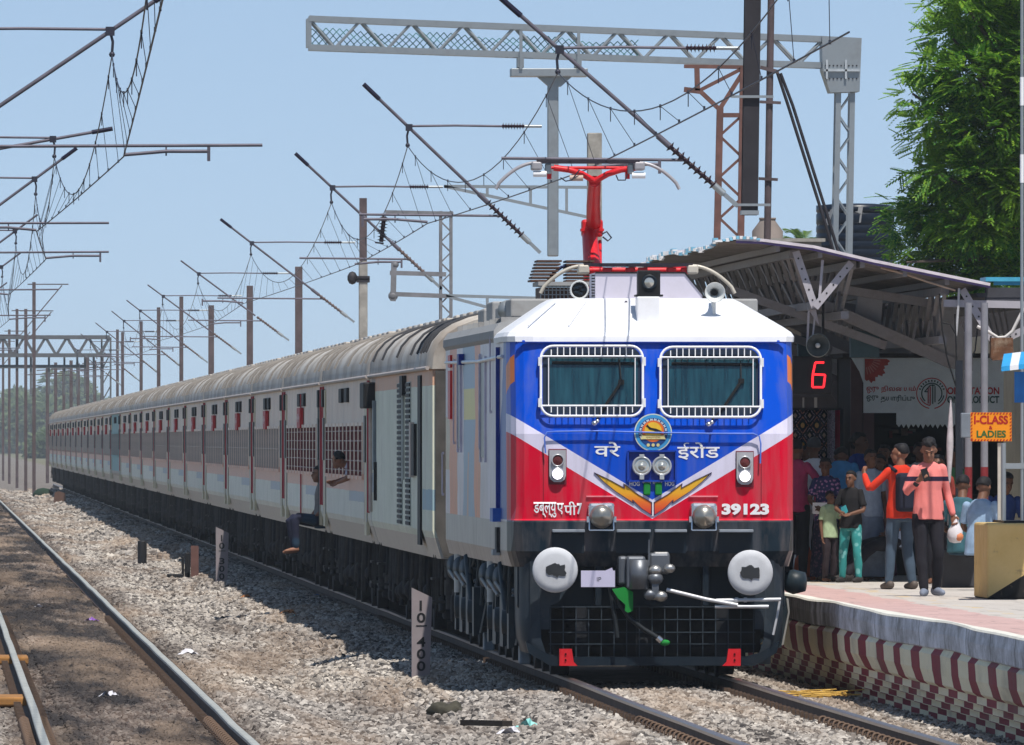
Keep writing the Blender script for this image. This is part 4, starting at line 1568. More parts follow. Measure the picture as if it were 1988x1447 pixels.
        mb.box(Q(X - .01, CLEN - 2.3, 1.9), (.05, .16, .5), 1)
        mb.tube([Q(X - .04, CLEN - 1.2, 2.9), Q(X - .04, CLEN - 1.2, 1.5)], .03, 6, 2)
        mb.box(Q(X - .01, CLEN - .15, 2.75), (.04, .22, .55), 3)
        mb.build('end_fitting', [M('bluish_grey_shade', (.20, .23, .25), .5), m_black, m_winbar, m_dred], t)
        return t
    # windows
    if dark:
        mb = MB()
        mb.box(Q(X + .004, CLEN / 2, 2.27), (.03, CLEN - 4.6, .70), 0)
        for k in range(9):
            mb.box(Q(X - .01, 2.9 + 1.97 * k, 2.27), (.03, .07, .70), 1)
        mb.build('window_band', [m_winin, m_cside], t)
    else:
        w0 = b0 = None
        nw = 10
        for k in range(nw):
            yc = 2.95 + k * 1.75
            if w0 is None:
                mb = MB()
                mb.box(Q(X + .006, yc, 2.29), (.03, 1.34, .70), 0)
                for zz in (1.93, 2.65):
                    mb.box(Q(X - .008, yc, zz), (.05, 1.44, .05), 1)
                for d in (-.70, .70):
                    mb.box(Q(X - .008, yc + d, 2.29), (.05, .06, .74), 1)
                w0 = mb.build('window', [m_winin, side if side is m_cteal else m_cside], t)
                mb = MB()
                for zz in (np.linspace(2.02, 2.56, 5) if bars == 'red' else (2.29,)):
                    mb.box(Q(X - .022, yc, zz), (.018, 1.34, .014), 1)
                for d in (-.34, .34):
                    mb.box(Q(X - .024, yc + d, 2.29), (.025, .05, .68), 0)
                b0 = mb.build('window_bars', [m_winbar if bars is True else m_winred, M('bar_pale', (.50, .42, .40), .5) if bars == 'red' else m_winbar], w0)
            else:
                o = w0.copy()
                COL.objects.link(o)
                o.location.y = w0.location.y + k * 1.75
                o2 = b0.copy()
                COL.objects.link(o2)
                o2.parent = o
    # doors at both ends, red end strips, grab rails
    for y, sg in ((1.15, 1), (CLEN - 1.15, -1)):
        mb = MB()
        mb.box(Q(X + .01, y, 2.17), (.05, .84, 2.0), 0)
        mb.box(Q(X - .02, y, 2.45), (.03, .52, .62), 1)
        d = mb.build('door', [m_doorc, m_winin], t)
        mb = MB()
        for e in (-.52, .52):
            mb.tube([Q(X - .012, y + e, 1.35), Q(X - .012, y + e, 2.75)], .006, 6, 0)
        mb.build('grab_handle', M('handle_grey', (.42, .43, .44), .4, .4), d)
        mb = MB()
        mb.box(Q(X - .006, y - sg * .85, 2.35), (.03, .22, 1.75), 0)
        mb.build('end_stripe', m_dred, t)
        mb = MB()
        mb.box(Q(X - .015, y - sg * .30, 3.05), (.06, .6, .26), 0, bev=.01)
        mb.build('lamp_housing', m_black, t)
    mb = MB()
    for d in (-.85, .85):
        mb.box(Q(X - .01, CLEN / 2 + d * 1.5, 3.06), (.05, 1.2, .20), 0, bev=.01)
    mb.build('toilet_vent', m_black, t)
    return t

def red_board(t, y0, txt=True):
    mb = MB()
    X = -1.64
    mb.box((X, y0 + CLEN / 2, 2.78), (.06, 1.7, .32), 0, bev=.01)
    for k in range(3):
        mb.box((X - .033, y0 + CLEN / 2 - .5 + .5 * k, 2.78), (.006, .34, .05 + .08 * (k % 2)), 1)
    b = mb.build('destination_board', [m_board, M('board_letters', (.68, .42, .40), .5)], t)
    return b

def make_train():
    G = 'coaches of the express train'
    ORD = ['second', 'third', 'fourth', 'fifth', 'sixth', 'seventh', 'eighth', 'ninth', 'tenth', 'eleventh', 'twelfth', 'thirteenth', 'fourteenth', 'fifteenth', 'sixteenth', 'seventeenth', 'eighteenth', 'nineteenth', 'twentieth', 'twenty-first', 'twenty-second', 'twenty-third', 'twenty-fourth']
    make_coach('power_car', 'greenish grey power car with tall louvre strips, directly behind the locomotive', 'train car', m_cpow, True, C0)
    y = C0 + PITCH
    a = make_coach('passenger_coach', 'beige coach second behind the locomotive, maroon window bars, man leaning out', 'coach', m_cside, False, y, G, bars='red')
    y += PITCH
    b = make_coach('passenger_coach', 'beige coach third behind the locomotive, maroon barred windows and red UR board', 'coach', m_cside, False, y, G, bars='red')
    bd = red_board(b, y)
    MB().box((-1.612, y + 1.15, 2.17), (.03, .80, 2.0)).build('open_doorway_shade', m_black, b)  # black slab over the door paints the shade of an open doorway
    mb = MB()
    mb.box((-1.628, y + CLEN / 2, 2.2), (.02, .18, 1.9))
    mb.build('red_stripe', m_dred, b)
    y += PITCH
    c = make_coach('passenger_coach', 'beige coach fourth behind the locomotive, grey barred windows and red board', 'coach', m_cside, False, y, G)
    red_board(c, y)
    dk = None
    for i in range(2, 23):
        y += PITCH if i > 2 else 0
        if i == 2:
            continue
        o_ = ORD[i]
        if i == 11:
            t = make_coach('passenger_coach', 'teal painted coach, %s behind the locomotive, unlike the beige ones' % o_, 'coach', m_cteal, False, y, G)
        elif i >= 12:
            lab = 'distant beige coach with dark window band, %s behind the locomotive' % o_
            if dk is None:
                dk = make_coach('passenger_coach', lab, 'coach', m_cside, False, y, G, dark=True)
                red_board(dk, y)
            else:
                copy_thing(dk, (0, y, 0), lab, G)
        else:
            copy_thing(c, (0, y, 0), 'beige coach with grey barred windows and red board, %s behind the locomotive' % o_, G)
make_train()
# ------------------------------------------------------------------ overhead line equipment
def insulator(mb, a, b, r=.026, fin=.075, n=9, mi=0):
    a, b = Vector(a), Vector(b)
    d = b - a
    Lg = d.length
    pr = [(r, 0)]
    for k in range(n):
        c = Lg * (k + .5) / n
        pr += [(r, c - Lg * .3 / n), (fin, c), (r, c + Lg * .12 / n)]
    pr.append((r, Lg))
    mb.lathe(pr, a, d, 10, mi)

m_insul = M('dark_glazed_insulator', (.025, .012, .02), .25)
m_sleeve = M('dark_plastic_sleeve', (.012, .010, .03), .4)
CON = 5.60

def cantilever(Y, cx, sg, label, group, zc=7.0, dx=.0, con_dx=.2, mast=2.5, zlow=5.17, over=.62, reg_to=-1.0, far=False):
    """bracket arm held by a mast at cx+sg*mast; wires run along y"""
    j = Vector((cx + dx, Y, zc))
    mx = cx + sg * mast
    t = thing('cantilever_arm', label, 'cantilever', (mx, Y, zlow), group)
    low = Vector((mx - sg * .12, Y, zlow))
    n = 5 if far else 8
    d = (j - low).normalized()
    mb = MB()
    mb.tube([low + d * 1.15, j + d * over], .024, n, 0)
    if not far:
        mb.tube([j + d * (over - .02), j + d * (over + .30)], .034, n, 1)
        mb.tube([low + d * 1.05, low + d * 1.25], .036, n, 0)
    mb.build('bracket_tube', [m_tube, m_sleeve], t)
    mb = MB()
    insulator(mb, low + d * .35, low + d * 1.1, fin=.05 if Y > 90 else .072, n=9, mi=2 if Y > 90 else 0)
    mb.bar(low, low + d * .38, .05, .05, 1)
    mb.tube([low + d * .22, low + d * .40], .045, 6, 1)
    top = Vector((mx - sg * .1, Y, zc + .02))
    s0 = j + Vector((0, 0, .02))
    sd = (top - s0)
    insulator(mb, s0 + sd * .70, s0 + sd * .87, r=.022, fin=.055, n=8)
    mb.tube([s0 + sd * .87, top], .025, 6, 1)
    mb.build('insulator', [m_insul, m_steel, M('far_insulator_grey', (.12, .085, .08), .6)], t)  # far insulators get a paler brownish grey
    MB().tube([s0, s0 + sd * .35 + Vector((0, 0, .01)), s0 + sd * .72], .017, n).build('stay_tube', m_tube, t)
    # register tube and steady arm
    zr = CON + .11
    u = (zr - low.z) / (j.z - low.z)
    rp = low + (j - low) * u
    rx = cx + con_dx + reg_to * sg
    mb = MB()
    mb.tube([rp, Vector((rx, Y, zr + .02))], .018, n)
    ax = cx + con_dx + sg * .85 if (con_dx * sg) > 0 else cx + con_dx - sg * .95
    ex = Vector((cx + con_dx, Y - .02, CON + .02))
    arm = Vector((ax, Y - .02, CON + .10))
    mb.bar((ax, Y - .02, zr), (ax, Y - .02, zr - .16), .035, .035)
    if not far:
        mb.bar(((ax + ex.x) / 2, Y, zr), ((ax + ex.x) / 2, Y, zr - .10), .018, .018)
    mb.build('register_tube', m_tube, t)
    MB().tube([arm - Vector((0, 0, .04)), (arm + ex) / 2 + Vector((0, 0, .0)), ex], .020, n).build('steady_arm', m_tube, t)
    mb = MB()
    mb.box(tuple(j), (.10, .08, .10))
    mb.tube([j, j + Vector((-.03 * sg, 0, -.12)), j + Vector((-.02 * sg, 0, -.26))], .018, 6)
    mb.ball(j + Vector((-.02 * sg, 0, -.26)), .035, 8)
    mb.build('catenary_clamp', m_wire, t)
    return Vector((j.x - .02 * sg, Y, zc - .27)), Vector((cx + con_dx, Y, CON))

def catenary(sup, label_c, label_w, r0=.0075):
    """messenger wire, contact wire and droppers between supports"""
    t = thing('catenary', label_c, 'overhead line', tuple(sup[0][1]))
    cat, con = MB(), MB()
    cp, wp = [], []
    drops = []
    for (a, c), (b, d) in zip(sup[:-1], sup[1:]):
        L_ = b.y - a.y
        n = max(6, int(L_ / 2.2))
        sag = min(1.0, .66 * L_ / 45 + .28)
        for k in range(n):
            u = k / n
            p = a.lerp(b, u)
            p.z -= sag * 4 * u * (1 - u)
            q = c.lerp(d, u)
            q.z -= .02 * 4 * u * (1 - u)
            cp.append(p)
            wp.append(q)
        nd = max(4, int(L_ / 5.0)) if a.y < 250 else 4
        for k in range(nd):
            u = (k + .5) / nd
            p = a.lerp(b, u)
            p.z -= sag * 4 * u * (1 - u)
            q = c.lerp(d, u)
            drops.append((p, q))
    cp.append(sup[-1][0])
    wp.append(sup[-1][1])
    cat.tube(cp, r0, 5)
    con.tube(wp, r0 * 1.15, 5)
    cat.build('messenger_wire', m_wire, t)
    con.build('contact_wire', m_wire, t)
    for i, (p, q) in enumerate(drops[:95]):
        mb = MB()
        mb.tube([p, p.lerp(q, .5), q], .0036, 4)
        if p.y < 130:
            mb.tube([p - Vector((0, 0, .02)), p - Vector((0, 0, .14))], .005, 4)
            mb.box(tuple(p), (.02, .04, .035))
            mb.box(tuple(q), (.02, .04, .035))
        mb.build('dropper', m_wire, t)

def right_line():
    G = 'cantilevers over the train'
    sup = [(Vector((-.25, -34, 6.75)), Vector((-.25, -34, CON)))]
    sp = [(20, -.04, .28, 2.17, 'large cantilever arm sloping down to the dark drop post, dark capped top'),
          (60, -.42, -.15, 1.62, 'cantilever arm sloping to the pale grey drop arm under the lattice boom'),
          (108, -.15, .25, 1.95, 'cantilever arm whose stay hangs from the bracketed boom, left of the pantograph'),
          (178, .0, -.20, 2.5, 'cantilever arm on the thick post above the power car roof'),
          (237, -.1, .2, 2.5, 'cantilever arm on the dark post behind the second coach'),
          (296, -.1, -.2, 2.5, 'cantilever arm on the brown post behind the fourth coach'),
          (345, -.1, .2, 2.4, 'small cantilever arm on the seventh post beyond the coaches'),
          (387, -.1, -.2, 2.3, 'small cantilever arm on the eighth post beyond the coaches'),
          (440, -.1, .2, 2.3, 'tiny far cantilever arm on the ninth post beyond the coaches'),
          (500, -.1, -.2, 2.3, 'tiny far cantilever arm on the tenth post beyond the coaches'),
          (560, -.1, .2, 2.3, 'farthest faint cantilever arm above the end of the train')]
    for Y, dx, cdx, ms, lab in sp:
        sup.append(cantilever(Y, 0, 1, lab, G, dx=dx, con_dx=cdx, mast=ms, far=Y > 200, reg_to=-1.0 if Y < 150 else -.6))
    sup.append((Vector((0, 640, 6.75)), Vector((0, 640, CON))))
    catenary(sup, 'overhead contact line with droppers above the train', '')

def left_line():
    G = 'cantilevers over the left track'
    sup = [(Vector((LT - .1, -42, 6.75)), Vector((LT - .1, -42, CON)))]
    sp = [(13, .22, .37, 'largest cantilever arm at the upper left, rising to a dark capped end'),
          (68, .05, -.2, 'second cantilever arm at the left with long register tube'),
          (100, .0, .2, 'third cantilever arm at the left below the second'),
          (160, .0, -.15, 'fourth cantilever arm at the left over the empty track'),
          (222, .0, .2, 'fifth small cantilever arm over the empty track'),
          (290, .0, -.2, 'sixth small cantilever arm over the empty track'),
          (352, .0, .2, 'seventh far cantilever arm over the empty track'),
          (420, .0, -.2, 'eighth far cantilever arm over the empty track'),
          (490, .0, .2, 'farthest cantilever arm over the empty track')]
    for Y, dx, cdx, lab in sp:
        sup.append(cantilever(Y, LT, -1, lab, G, dx=dx, con_dx=cdx, mast=2.6, far=Y > 150, reg_to=-1.55 if Y < 50 else -1.1, zlow=6.55 if Y == 68 else 5.17))
    sup.append((Vector((LT, 620, 6.75)), Vector((LT, 620, CON))))
    catenary(sup, 'overhead contact line with droppers above the left track', '')

def ibeam(mb, x, y, z0, z1, w=.22, d=.2, mi=0, tk=.016):
    mb.box((x, y - d / 2, (z0 + z1) / 2), (w, tk, z1 - z0), mi)
    mb.box((x, y + d / 2, (z0 + z1) / 2), (w, tk, z1 - z0), mi)
    mb.box((x, y, (z0 + z1) / 2), (tk, d, z1 - z0), mi)

m_mast = M('weathered_mast_steel', (.115, .085, .088), .75, .1, .4, 2, (.05, .04, .038), .5)
m_mastdark = M('dark_drop_post_paint', (.035, .032, .038), .6, .1, .3, 3)

def masts():
    G = 'mast row beyond the train'
    for px, yt, Y, w, lab in ((705, 385, 178, .17, 'tall thick mast with clamped lower part, rising over the power car'),
                      (580, 518, 237, .20, 'dark blunt mast rising behind the third coach roof'),
                      (485, 555, 296, .20, 'brown mast rising behind the fifth coach roof'),
                      (410, 593, 345, .20, 'short mast rising behind the sixth coach roof'),
                      (352, 576, 387, .15, 'thin mast with a top bracket, left of the short one'),
                      (308, 597, 440, .15, 'thin mast rising behind the eighth coach roof'),
                      (274, 624, 500, .15, 'thin distant mast, third from the far portal'),
                      (238, 645, 560, .15, 'thin distant mast beside the far portal'),
                      (228, 640, 600, .15, 'thin farthest mast next to the portal leg')):
        p = at(px, yt, Y)
        mb = MB()
        ibeam(mb, p.x, Y, -.4, p.z, w, .2)
        if px == 705:
            t = thing('mast', lab, 'mast', (p.x, Y, -.4), G)
            mb.build('post', m_mast, t)
            zz = at(705, 508, Y).z
            mb = MB()
            mb.box((p.x, Y, (zz - .4) / 2), (.20, .26, zz + .4), bev=.02)
            mb.build('lower_casing', m_conc, t)
            mb = MB()
            for yy in (640 - 100, 545):
                q = at(px, yy, Y)
                mb.box((p.x, Y, q.z), (.30, .3, .09))
            q = at(684, 540, Y)
            mb.ball(q, .12, 10, 0, (1, 1, 1.3))
            mb.bar(q, (p.x, Y, q.z), .05, .05)
            mb.build('clamp', m_mastdark, t)
        else:
            t = mb.build('mast', m_mast, None, origin=(p.x, Y, -.4))
            tag(t, lab, 'mast', G)
            if px == 352:
                pass
    # between the tracks, far off
    G = 'far masts left of the train'
    for i, (px, yt, yb, Y) in enumerate(((66, 548, 950, 496), (50, 600, 944, 555), (33, 600, 936, 631), (18, 640, 926, 713), (6, 660, 920, 790))):
        p = at(px, yt, Y)
        mb = MB()
        ibeam(mb, p.x, Y, -.5, p.z, .16, .16)
        mb.bar((p.x - .3, Y, p.z - .1), (p.x + 1.6 - .2 * i, Y, p.z - .1 - .0), .05, .05)
        mb.bar((p.x, Y, p.z - 1.7), (p.x + 1.3, Y, p.z - .15), .05, .05)
        t = mb.build('mast', m_mast, None, origin=(p.x, Y, -.5))
        tag(t, ['tallest of the far masts standing left of the train end', 'second far mast left of the train end', 'third far mast left of the train end', 'fourth far mast near the left picture edge', 'far mast touching the left picture edge'][i], 'mast', G)
    G = 'distant masts beyond the far portal'
    for i, (px, yt, Y) in enumerate(((92, 712, 690), (108, 704, 720), (124, 716, 760), (138, 700, 700), (152, 706, 740), (170, 694, 680), (184, 700, 730), (198, 690, 690))):
        p = at(px, yt, Y)
        mb = MB()
        ibeam(mb, p.x, Y, -.5, p.z, .2, .2)
        mb.bar((p.x - 1.2, Y, p.z - .5), (p.x + .9, Y, p.z - .4), .06, .06)
        tag(mb.build('mast', m_mast, None, origin=(p.x, Y, -.5)), 'faint distant mast beyond the far portal, one of a dense cluster', 'mast', G)
    # far portal across the tracks
    Y = 631
    t = thing('portal_gantry', 'far hazy lattice portal spanning the tracks behind the train', 'gantry', (2.6, Y, -.4))
    m = M('portal_grey', (.12, .125, .135), .7)
    mb = MB()
    zt, zb = at(100, 655, Y).z, at(100, 690, Y).z
    x0, x1 = -12.0, at(213, 690, Y).x
    for dy in (-.3, .3):
        mb.bar((x0, Y + dy, zt), (x1, Y + dy, zt), .22, .22)
        mb.bar((x0, Y + dy, zb), (x1, Y + dy, zb), .22, .22)
        n = 24
        for k in range(n):
            xa, xb = x0 + (x1 - x0) * k / n, x0 + (x1 - x0) * (k + 1) / n
            mb.bar((xa, Y + dy, zb if k % 2 else zt), (xb, Y + dy, zt if k % 2 else zb), .15, .15)
    mb.build('lattice_beam', m, t)
    for x in (x0 + .2, x1 - .2):
        mb = MB()
        for d in (-.25, .25):
            mb.bar((x + d, Y, -.5), (x + d, Y, zt), .10, .10)
        for k in range(9):
            z = k * (zt) / 9
            mb.bar((x - .25, Y, z), (x + .25, Y, z + zt / 9), .07, .07)
        mb.build('portal_leg', m, t)
    mb = MB()
    zb2 = at(100, 712, Y).z
    for px in (60, 95, 125, 150, 165, 182):
        p = at(px, 700, Y)
        mb.bar((p.x, Y, zb), (p.x, Y, zb - 2.2), .12, .12)
    mb.bar((x0, Y, zb2), (at(165, 700, Y).x, Y, zb2), .3, .2)
    mb.build('drop_arm', m, t)

def lattice_boom():
    Y = 60
    t = thing('lattice_boom', 'long pale lattice boom with netting, carried by a lattice mast at the right', 'gantry', tuple(at(1640, 490, Y)))
    tl, tr, bl, br = at(600, 36, Y), at(1600, 76, Y), at(600, 92, Y), at(1600, 127, Y)
    mb = MB()
    for dy in (0, .45):
        o = Vector((0, dy, 0))
        mb.bar(tl + o, tr + o, .085, .085)
        mb.bar(bl + o, br + o, .085, .085)
        mb.bar(tl + o, bl + o, .07, .07)
    mb.build('chord', m_steel, t)
    n = 20
    for dy in (.0, .45):
        mb = MB()
        for k in range(n):
            u, v = k / n, (k + 1) / n
            a = (tl.lerp(tr, u) if k % 2 == 0 else bl.lerp(br, u))
            b = (bl.lerp(br, v) if k % 2 == 0 else tl.lerp(tr, v))
            o = Vector((0, dy, 0))
            mb.tube([a + o, b + o], .024, 6)
        mb.build('lacing', m_steel, t)
    # netting left inside the boom
    mb = MB()
    hh = (tl.z - bl.z)
    def net(u, v):
        p = bl.lerp(br, u)
        top = .60 + .07 * math.sin(u * 31) - .05 * u
        return p + Vector((0, .22 + .1 * math.sin(u * 40 + v * 5), hh * (.04 + v * top)))
    W, H = 95, 5
    umax = .64
    for i in range(W):
        for j in range(H):
            u0, u1 = umax * i / W, umax * (i + 1) / W
            v0, v1 = j / H, (j + 1) / H
            if (i + j) % 2 == 0:
                mb.tube([net(u0, v0), net(u1, v1)], .0075, 3, cap=False)
            else:
                mb.tube([net(u0, v1), net(u1, v0)], .0075, 3, cap=False)
    mb.build('netting', M('green_netting', (.03, .13, .13), .7), t)
    # plated knee and lattice mast
    P = [at(*q, Y - .1) for q in ((1596, 70), (1673, 74), (1669, 178), (1612, 180), (1597, 136))]
    mb = MB()
    mb.prism([(p.x, p.z) for p in P], Y - .1, Y + .55)
    z = at(1640, 137, Y - .1).z
    mb.box(((P[0].x + P[1].x) / 2, Y - .12, z), (P[1].x - P[0].x - .06, .05, .03), 1)
    for px in (1605, 1642):
        p = at(px, 135, Y - .1)
        mb.bar((p.x, Y - .13, p.z - .14), (p.x, Y - .13, p.z + .14), .03, .03, 1)
    for k in range(9):
        for zz in (.07, -.12):
            p = at(1603 + 7.5 * k, 137, Y - .1)
            mb.box((p.x, Y - .105, z + zz), (.02, .012, .02), 2)
    mb.build('knee_plate', [m_steel, M('pale_galvanised', (.55, .58, .60), .4, .4), m_mastdark], t)
    mb = MB()
    a0, a1, b0, b1 = at(1628, 180, Y), at(1655, 180, Y), at(1622, 488, Y), at(1650, 488, Y)
    k2 = (-.4 - a0.z) / (b0.z - a0.z)
    b0, b1 = a0.lerp(b0, k2), a1.lerp(b1, k2)
    for dy in (0, .4):
        o = Vector((0, dy, 0))
        mb.bar(a0 + o, b0 + o, .075, .06)
        mb.bar(a1 + o, b1 + o, .075, .06)
        n = 26
        for k in range(n):
            u, v = k / n, (k + 1) / n
            p = (a0.lerp(b0, u) if k % 2 else a1.lerp(b1, u))
            q = (a1.lerp(b1, v) if k % 2 else a0.lerp(b0, v))
            mb.bar(p + o, q + o, .05, .02)
    mb.build('lattice_mast', m_steel, t)
    # pale drop arm
    mb = MB()
    a, b = at(1078, 165, Y), at(1071, 498, Y)
    mb.box(((a.x + b.x) / 2, Y + .2, (a.z + b.z) / 2), (.16, .18, a.z - b.z), bev=.02)
    h = [at(*q, Y) for q in ((1043, 148), (1112, 148), (1090, 168), (1066, 168))]
    mb.prism([(p.x, p.z) for p in h], Y + .1, Y + .3)
    c, d = at(992, 136, Y), at(1141, 146, Y)
    mb.box(((c.x + d.x) / 2, Y + .2, (c.z + d.z) / 2), (d.x - c.x, .5, .12), bev=.01)
    for px in (1011, 1123):
        p, q = at(px, 60, Y), at(px, 135, Y)
        mb.bar((p.x, Y - .06, p.z), (p.x, Y - .06, q.z), .045, .03)
        mb.box((p.x, Y + .2, at(px, 122, Y).z), (.09, .5, .14))
    mb.build('drop_arm', m_steel, t)

def dark_drop_post():
    Y = 20
    a, b = at(1463, -80, Y), at(1456, 418, Y)
    t = thing('drop_post', 'dark heavy drop post hanging from above, in front of the brown lattice mast', 'mast', (b.x, Y, b.z))
    mb = MB()
    w_ = 31 / 166.0
    n = [(a.x, a.z), (b.x, b.z)]
    mb.prism([(b.x - w_ / 2, b.z), (b.x + w_ / 2, b.z), (a.x + w_ / 2, a.z), (a.x - w_ / 2, a.z)], Y, Y + .02)
    mb.prism([(b.x - w_ / 2, b.z), (b.x + w_ / 2, b.z), (a.x + w_ / 2, a.z), (a.x - w_ / 2, a.z)], Y + .20, Y + .22)
    mb.prism([(b.x - .02, b.z), (b.x + .02, b.z), (a.x + .02, a.z), (a.x - .02, a.z)], Y + .02, Y + .20)
    mb.build('post', m_mastdark, t)
    mb = MB().box((b.x, Y + .1, b.z + .03), (w_ + .02, .26, .05))
    mb.bar((b.x - .2, Y - .02, b.z + .12), (b.x + .24, Y - .02, b.z + .12), .03, .03)
    mb.bar((b.x - .16, Y - .02, a.z - .3), (b.x + .16, Y - .02, a.z - .3), .05, .05)
    p = at(1458, 188, Y)
    mb.bar((p.x - .24, Y - .03, p.z - 0), (p.x + .26, Y - .03, p.z), .03, .03)
    mb.build('clamp', m_steel, t)
    mb = MB()
    mb.bar((-1.5, Y + .1, a.z + .3), (7.2, Y + .1, a.z + .3), .3, .7)
    mb.build('support_beam', m_steel, t)
    mb = MB()
    mb.box((7.0, Y + .1, a.z / 2), (.35, .35, a.z + .6))
    mb.build('support_leg', m_steel, t)

def bracket_mast():
    """mast with two tapering truss arms reaching left over the train"""
    Y = 108
    t = thing('bracket_mast', 'weathered square mast with tapering truss arms, behind the raised pantograph', 'mast', (at(1155, 500, Y).x, Y, -.4))
    a = at(1155, 258, Y)
    mb = MB().box((a.x, Y + .2, (a.z - .4) / 2), (.26, .30, a.z + .4), bev=.02)
    p, q = at(1155, 275, Y), at(1155, 330, Y)
    mb.build('post', m_conc, t)
    for (x0, y0), (x1, y1), (x2, y2), nm in (((862, 362), (1142, 364), (1142, 422), 1), ((862, 574), (1142, 582), (1142, 650), 0)):
        P, Q, S = at(x0, y0, Y), at(x1, y1, Y), at(x2, y2, Y)
        mb = MB()
        mb.bar(P, Q, .055, .055)
        mb.bar(P, S, .055, .055)
        for u in (.3, .6, .85):
            mb.bar(P.lerp(Q, u), P.lerp(S, u), .05, .05)
        mb.bar(Q, S, .05, .05)
        mb.build('truss_arm', m_steel, t)
    # lattice upright with a weight pulley frame
    mb = MB()
    a0, a1, b0, b1 = at(856, 410, Y), at(876, 410, Y), at(856, 650, Y), at(876, 650, Y)
    for dy in (0, .25):
        o = Vector((0, dy, 0))
        mb.bar(a0 + o, b0 + o, .05, .05)
        mb.bar(a1 + o, b1 + o, .05, .05)
        for k in range(12):
            u, v = k / 12, (k + 1) / 12
            mb.bar((a0.lerp(b0, u) if k % 2 else a1.lerp(b1, u)) + o, (a1.lerp(b1, v) if k % 2 else a0.lerp(b0, v)) + o, .03, .02)
    mb.bar(at(748, 412, Y), at(880, 415, Y), .09, .07)
    mb.bar(at(757, 530, Y), at(866, 533, Y), .08, .08)
    mb.bar(at(757, 571, Y), at(866, 575, Y), .09, .08)
    mb.bar(at(765, 508, Y), at(763, 585, Y), .10, .10)
    mb.ball(at(767, 514, Y), .07, 10)
    mb.ball(at(763, 575, Y), .09, 10, 0, (1, .8, 1))
    mb.build('lattice_upright', M('dull_grey_steel', (.20, .20, .215), .6, .1, .25), t)
    mb = MB()
    insulator(mb, at(746, 420, Y), at(740, 470, Y), .04, .09, 8)
    mb.bar(at(728, 471, Y), at(745, 473, Y), .03, .03)
    mb.build('hanging_insulator', m_insul, t)

def brown_mast():
    Y = 45
    t = thing('lattice_mast', 'rusty brown lattice mast with a bracket head above the canopy', 'mast', (at(1418, 460, Y).x, Y, .7))
    mb = MB()
    def B(a, b, w=.07):
        mb.bar(at(*a, Y), at(*b, Y), w, w)
        mb.bar(at(*a, Y + .35), at(*b, Y + .35), w, w)
    B((1398, 206), (1392, 470), .09)
    B((1443, 132), (1438, 470), .09)
    zb = -.4
    for px in (1392, 1438):
        p = at(px, 470, Y)
        for dy in (0, .35):
            mb.bar((p.x, Y + dy, p.z), (p.x - .0, Y + dy, zb), .09, .09)
    n = 6
    for k in range(n):
        y0, y1 = 225 + 40 * k, 265 + 40 * k
        B((1398 if k % 2 else 1440, y0), (1440 if k % 2 else 1396, y1), .035)
    B((1398, 224), (1443, 224), .06)
    mb.build('lattice', m_rust, t)
    mb = MB()
    B((1328, 129), (1446, 131), .05)
    B((1328, 174), (1362, 178), .07)
    B((1353, 132), (1354, 176), .07)
    B((1358, 176), (1440, 134), .05)
    B((1360, 178), (1396, 212), .06)
    B((1396, 214), (1444, 138), .06)
    mb.build('bracket_head', m_rust, t)

def telecom_pole():
    Y = 50
    t = thing('slim_pole', 'slim weathered pole with small cross arms right of the dark post', 'pole', tuple(at(1490, 440, Y)))
    a, b = at(1498, -60, Y), at(1490, 440, Y)
    c = b + (b - a) * ((b.z + .4) / (a.z - b.z))
    MB().tube([a, b, c], [.05, .05, .05], 10).build('pole', m_mast, t)
    mb = MB()
    for y, l, r in ((347, 1473, 1510), (198, 1475, 1516)):
        mb.bar(at(l, y, Y - .06), at(r, y + 2, Y - .06), .04, .04)
    mb.bar(at(1476, 131, Y - .06), at(1512, 140, Y - .06), .05, .05)
    mb.build('cross_arm', m_mast, t)
    mb = MB()
    for d in (0, 9):
        mb.tube([at(1508 + d * .8, 138 + d * .5, Y + .1), at(1530 + d, 205, Y + .1), at(1594 + d, 408, Y + .1), at(1640 + d, 560, Y + .1)], .025, 6)
    mb.build('stay_pipe', m_mastdark, t)

right_line()
left_line()
masts()
lattice_boom()
dark_drop_post()
bracket_mast()
brown_mast()
telecom_pole()
# ------------------------------------------------------------------ canopy, stall, signs, platform furniture
m_grey_st = M('grey_girder_paint', (.27, .26, .27), .7, 0, .2, 3, (.11, .09, .08), .5)
m_lilac_st = M('pale_girder_paint', (.44, .42, .46), .6, 0, .15, 3, (.20, .17, .15), .45)
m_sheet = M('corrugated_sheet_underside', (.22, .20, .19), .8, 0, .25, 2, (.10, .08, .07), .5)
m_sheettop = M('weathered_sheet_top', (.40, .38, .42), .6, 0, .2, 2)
m_conc2 = M('grey_column_plaster', (.30, .30, .315), .8, 0, .2, 2, (.14, .13, .12), .4)

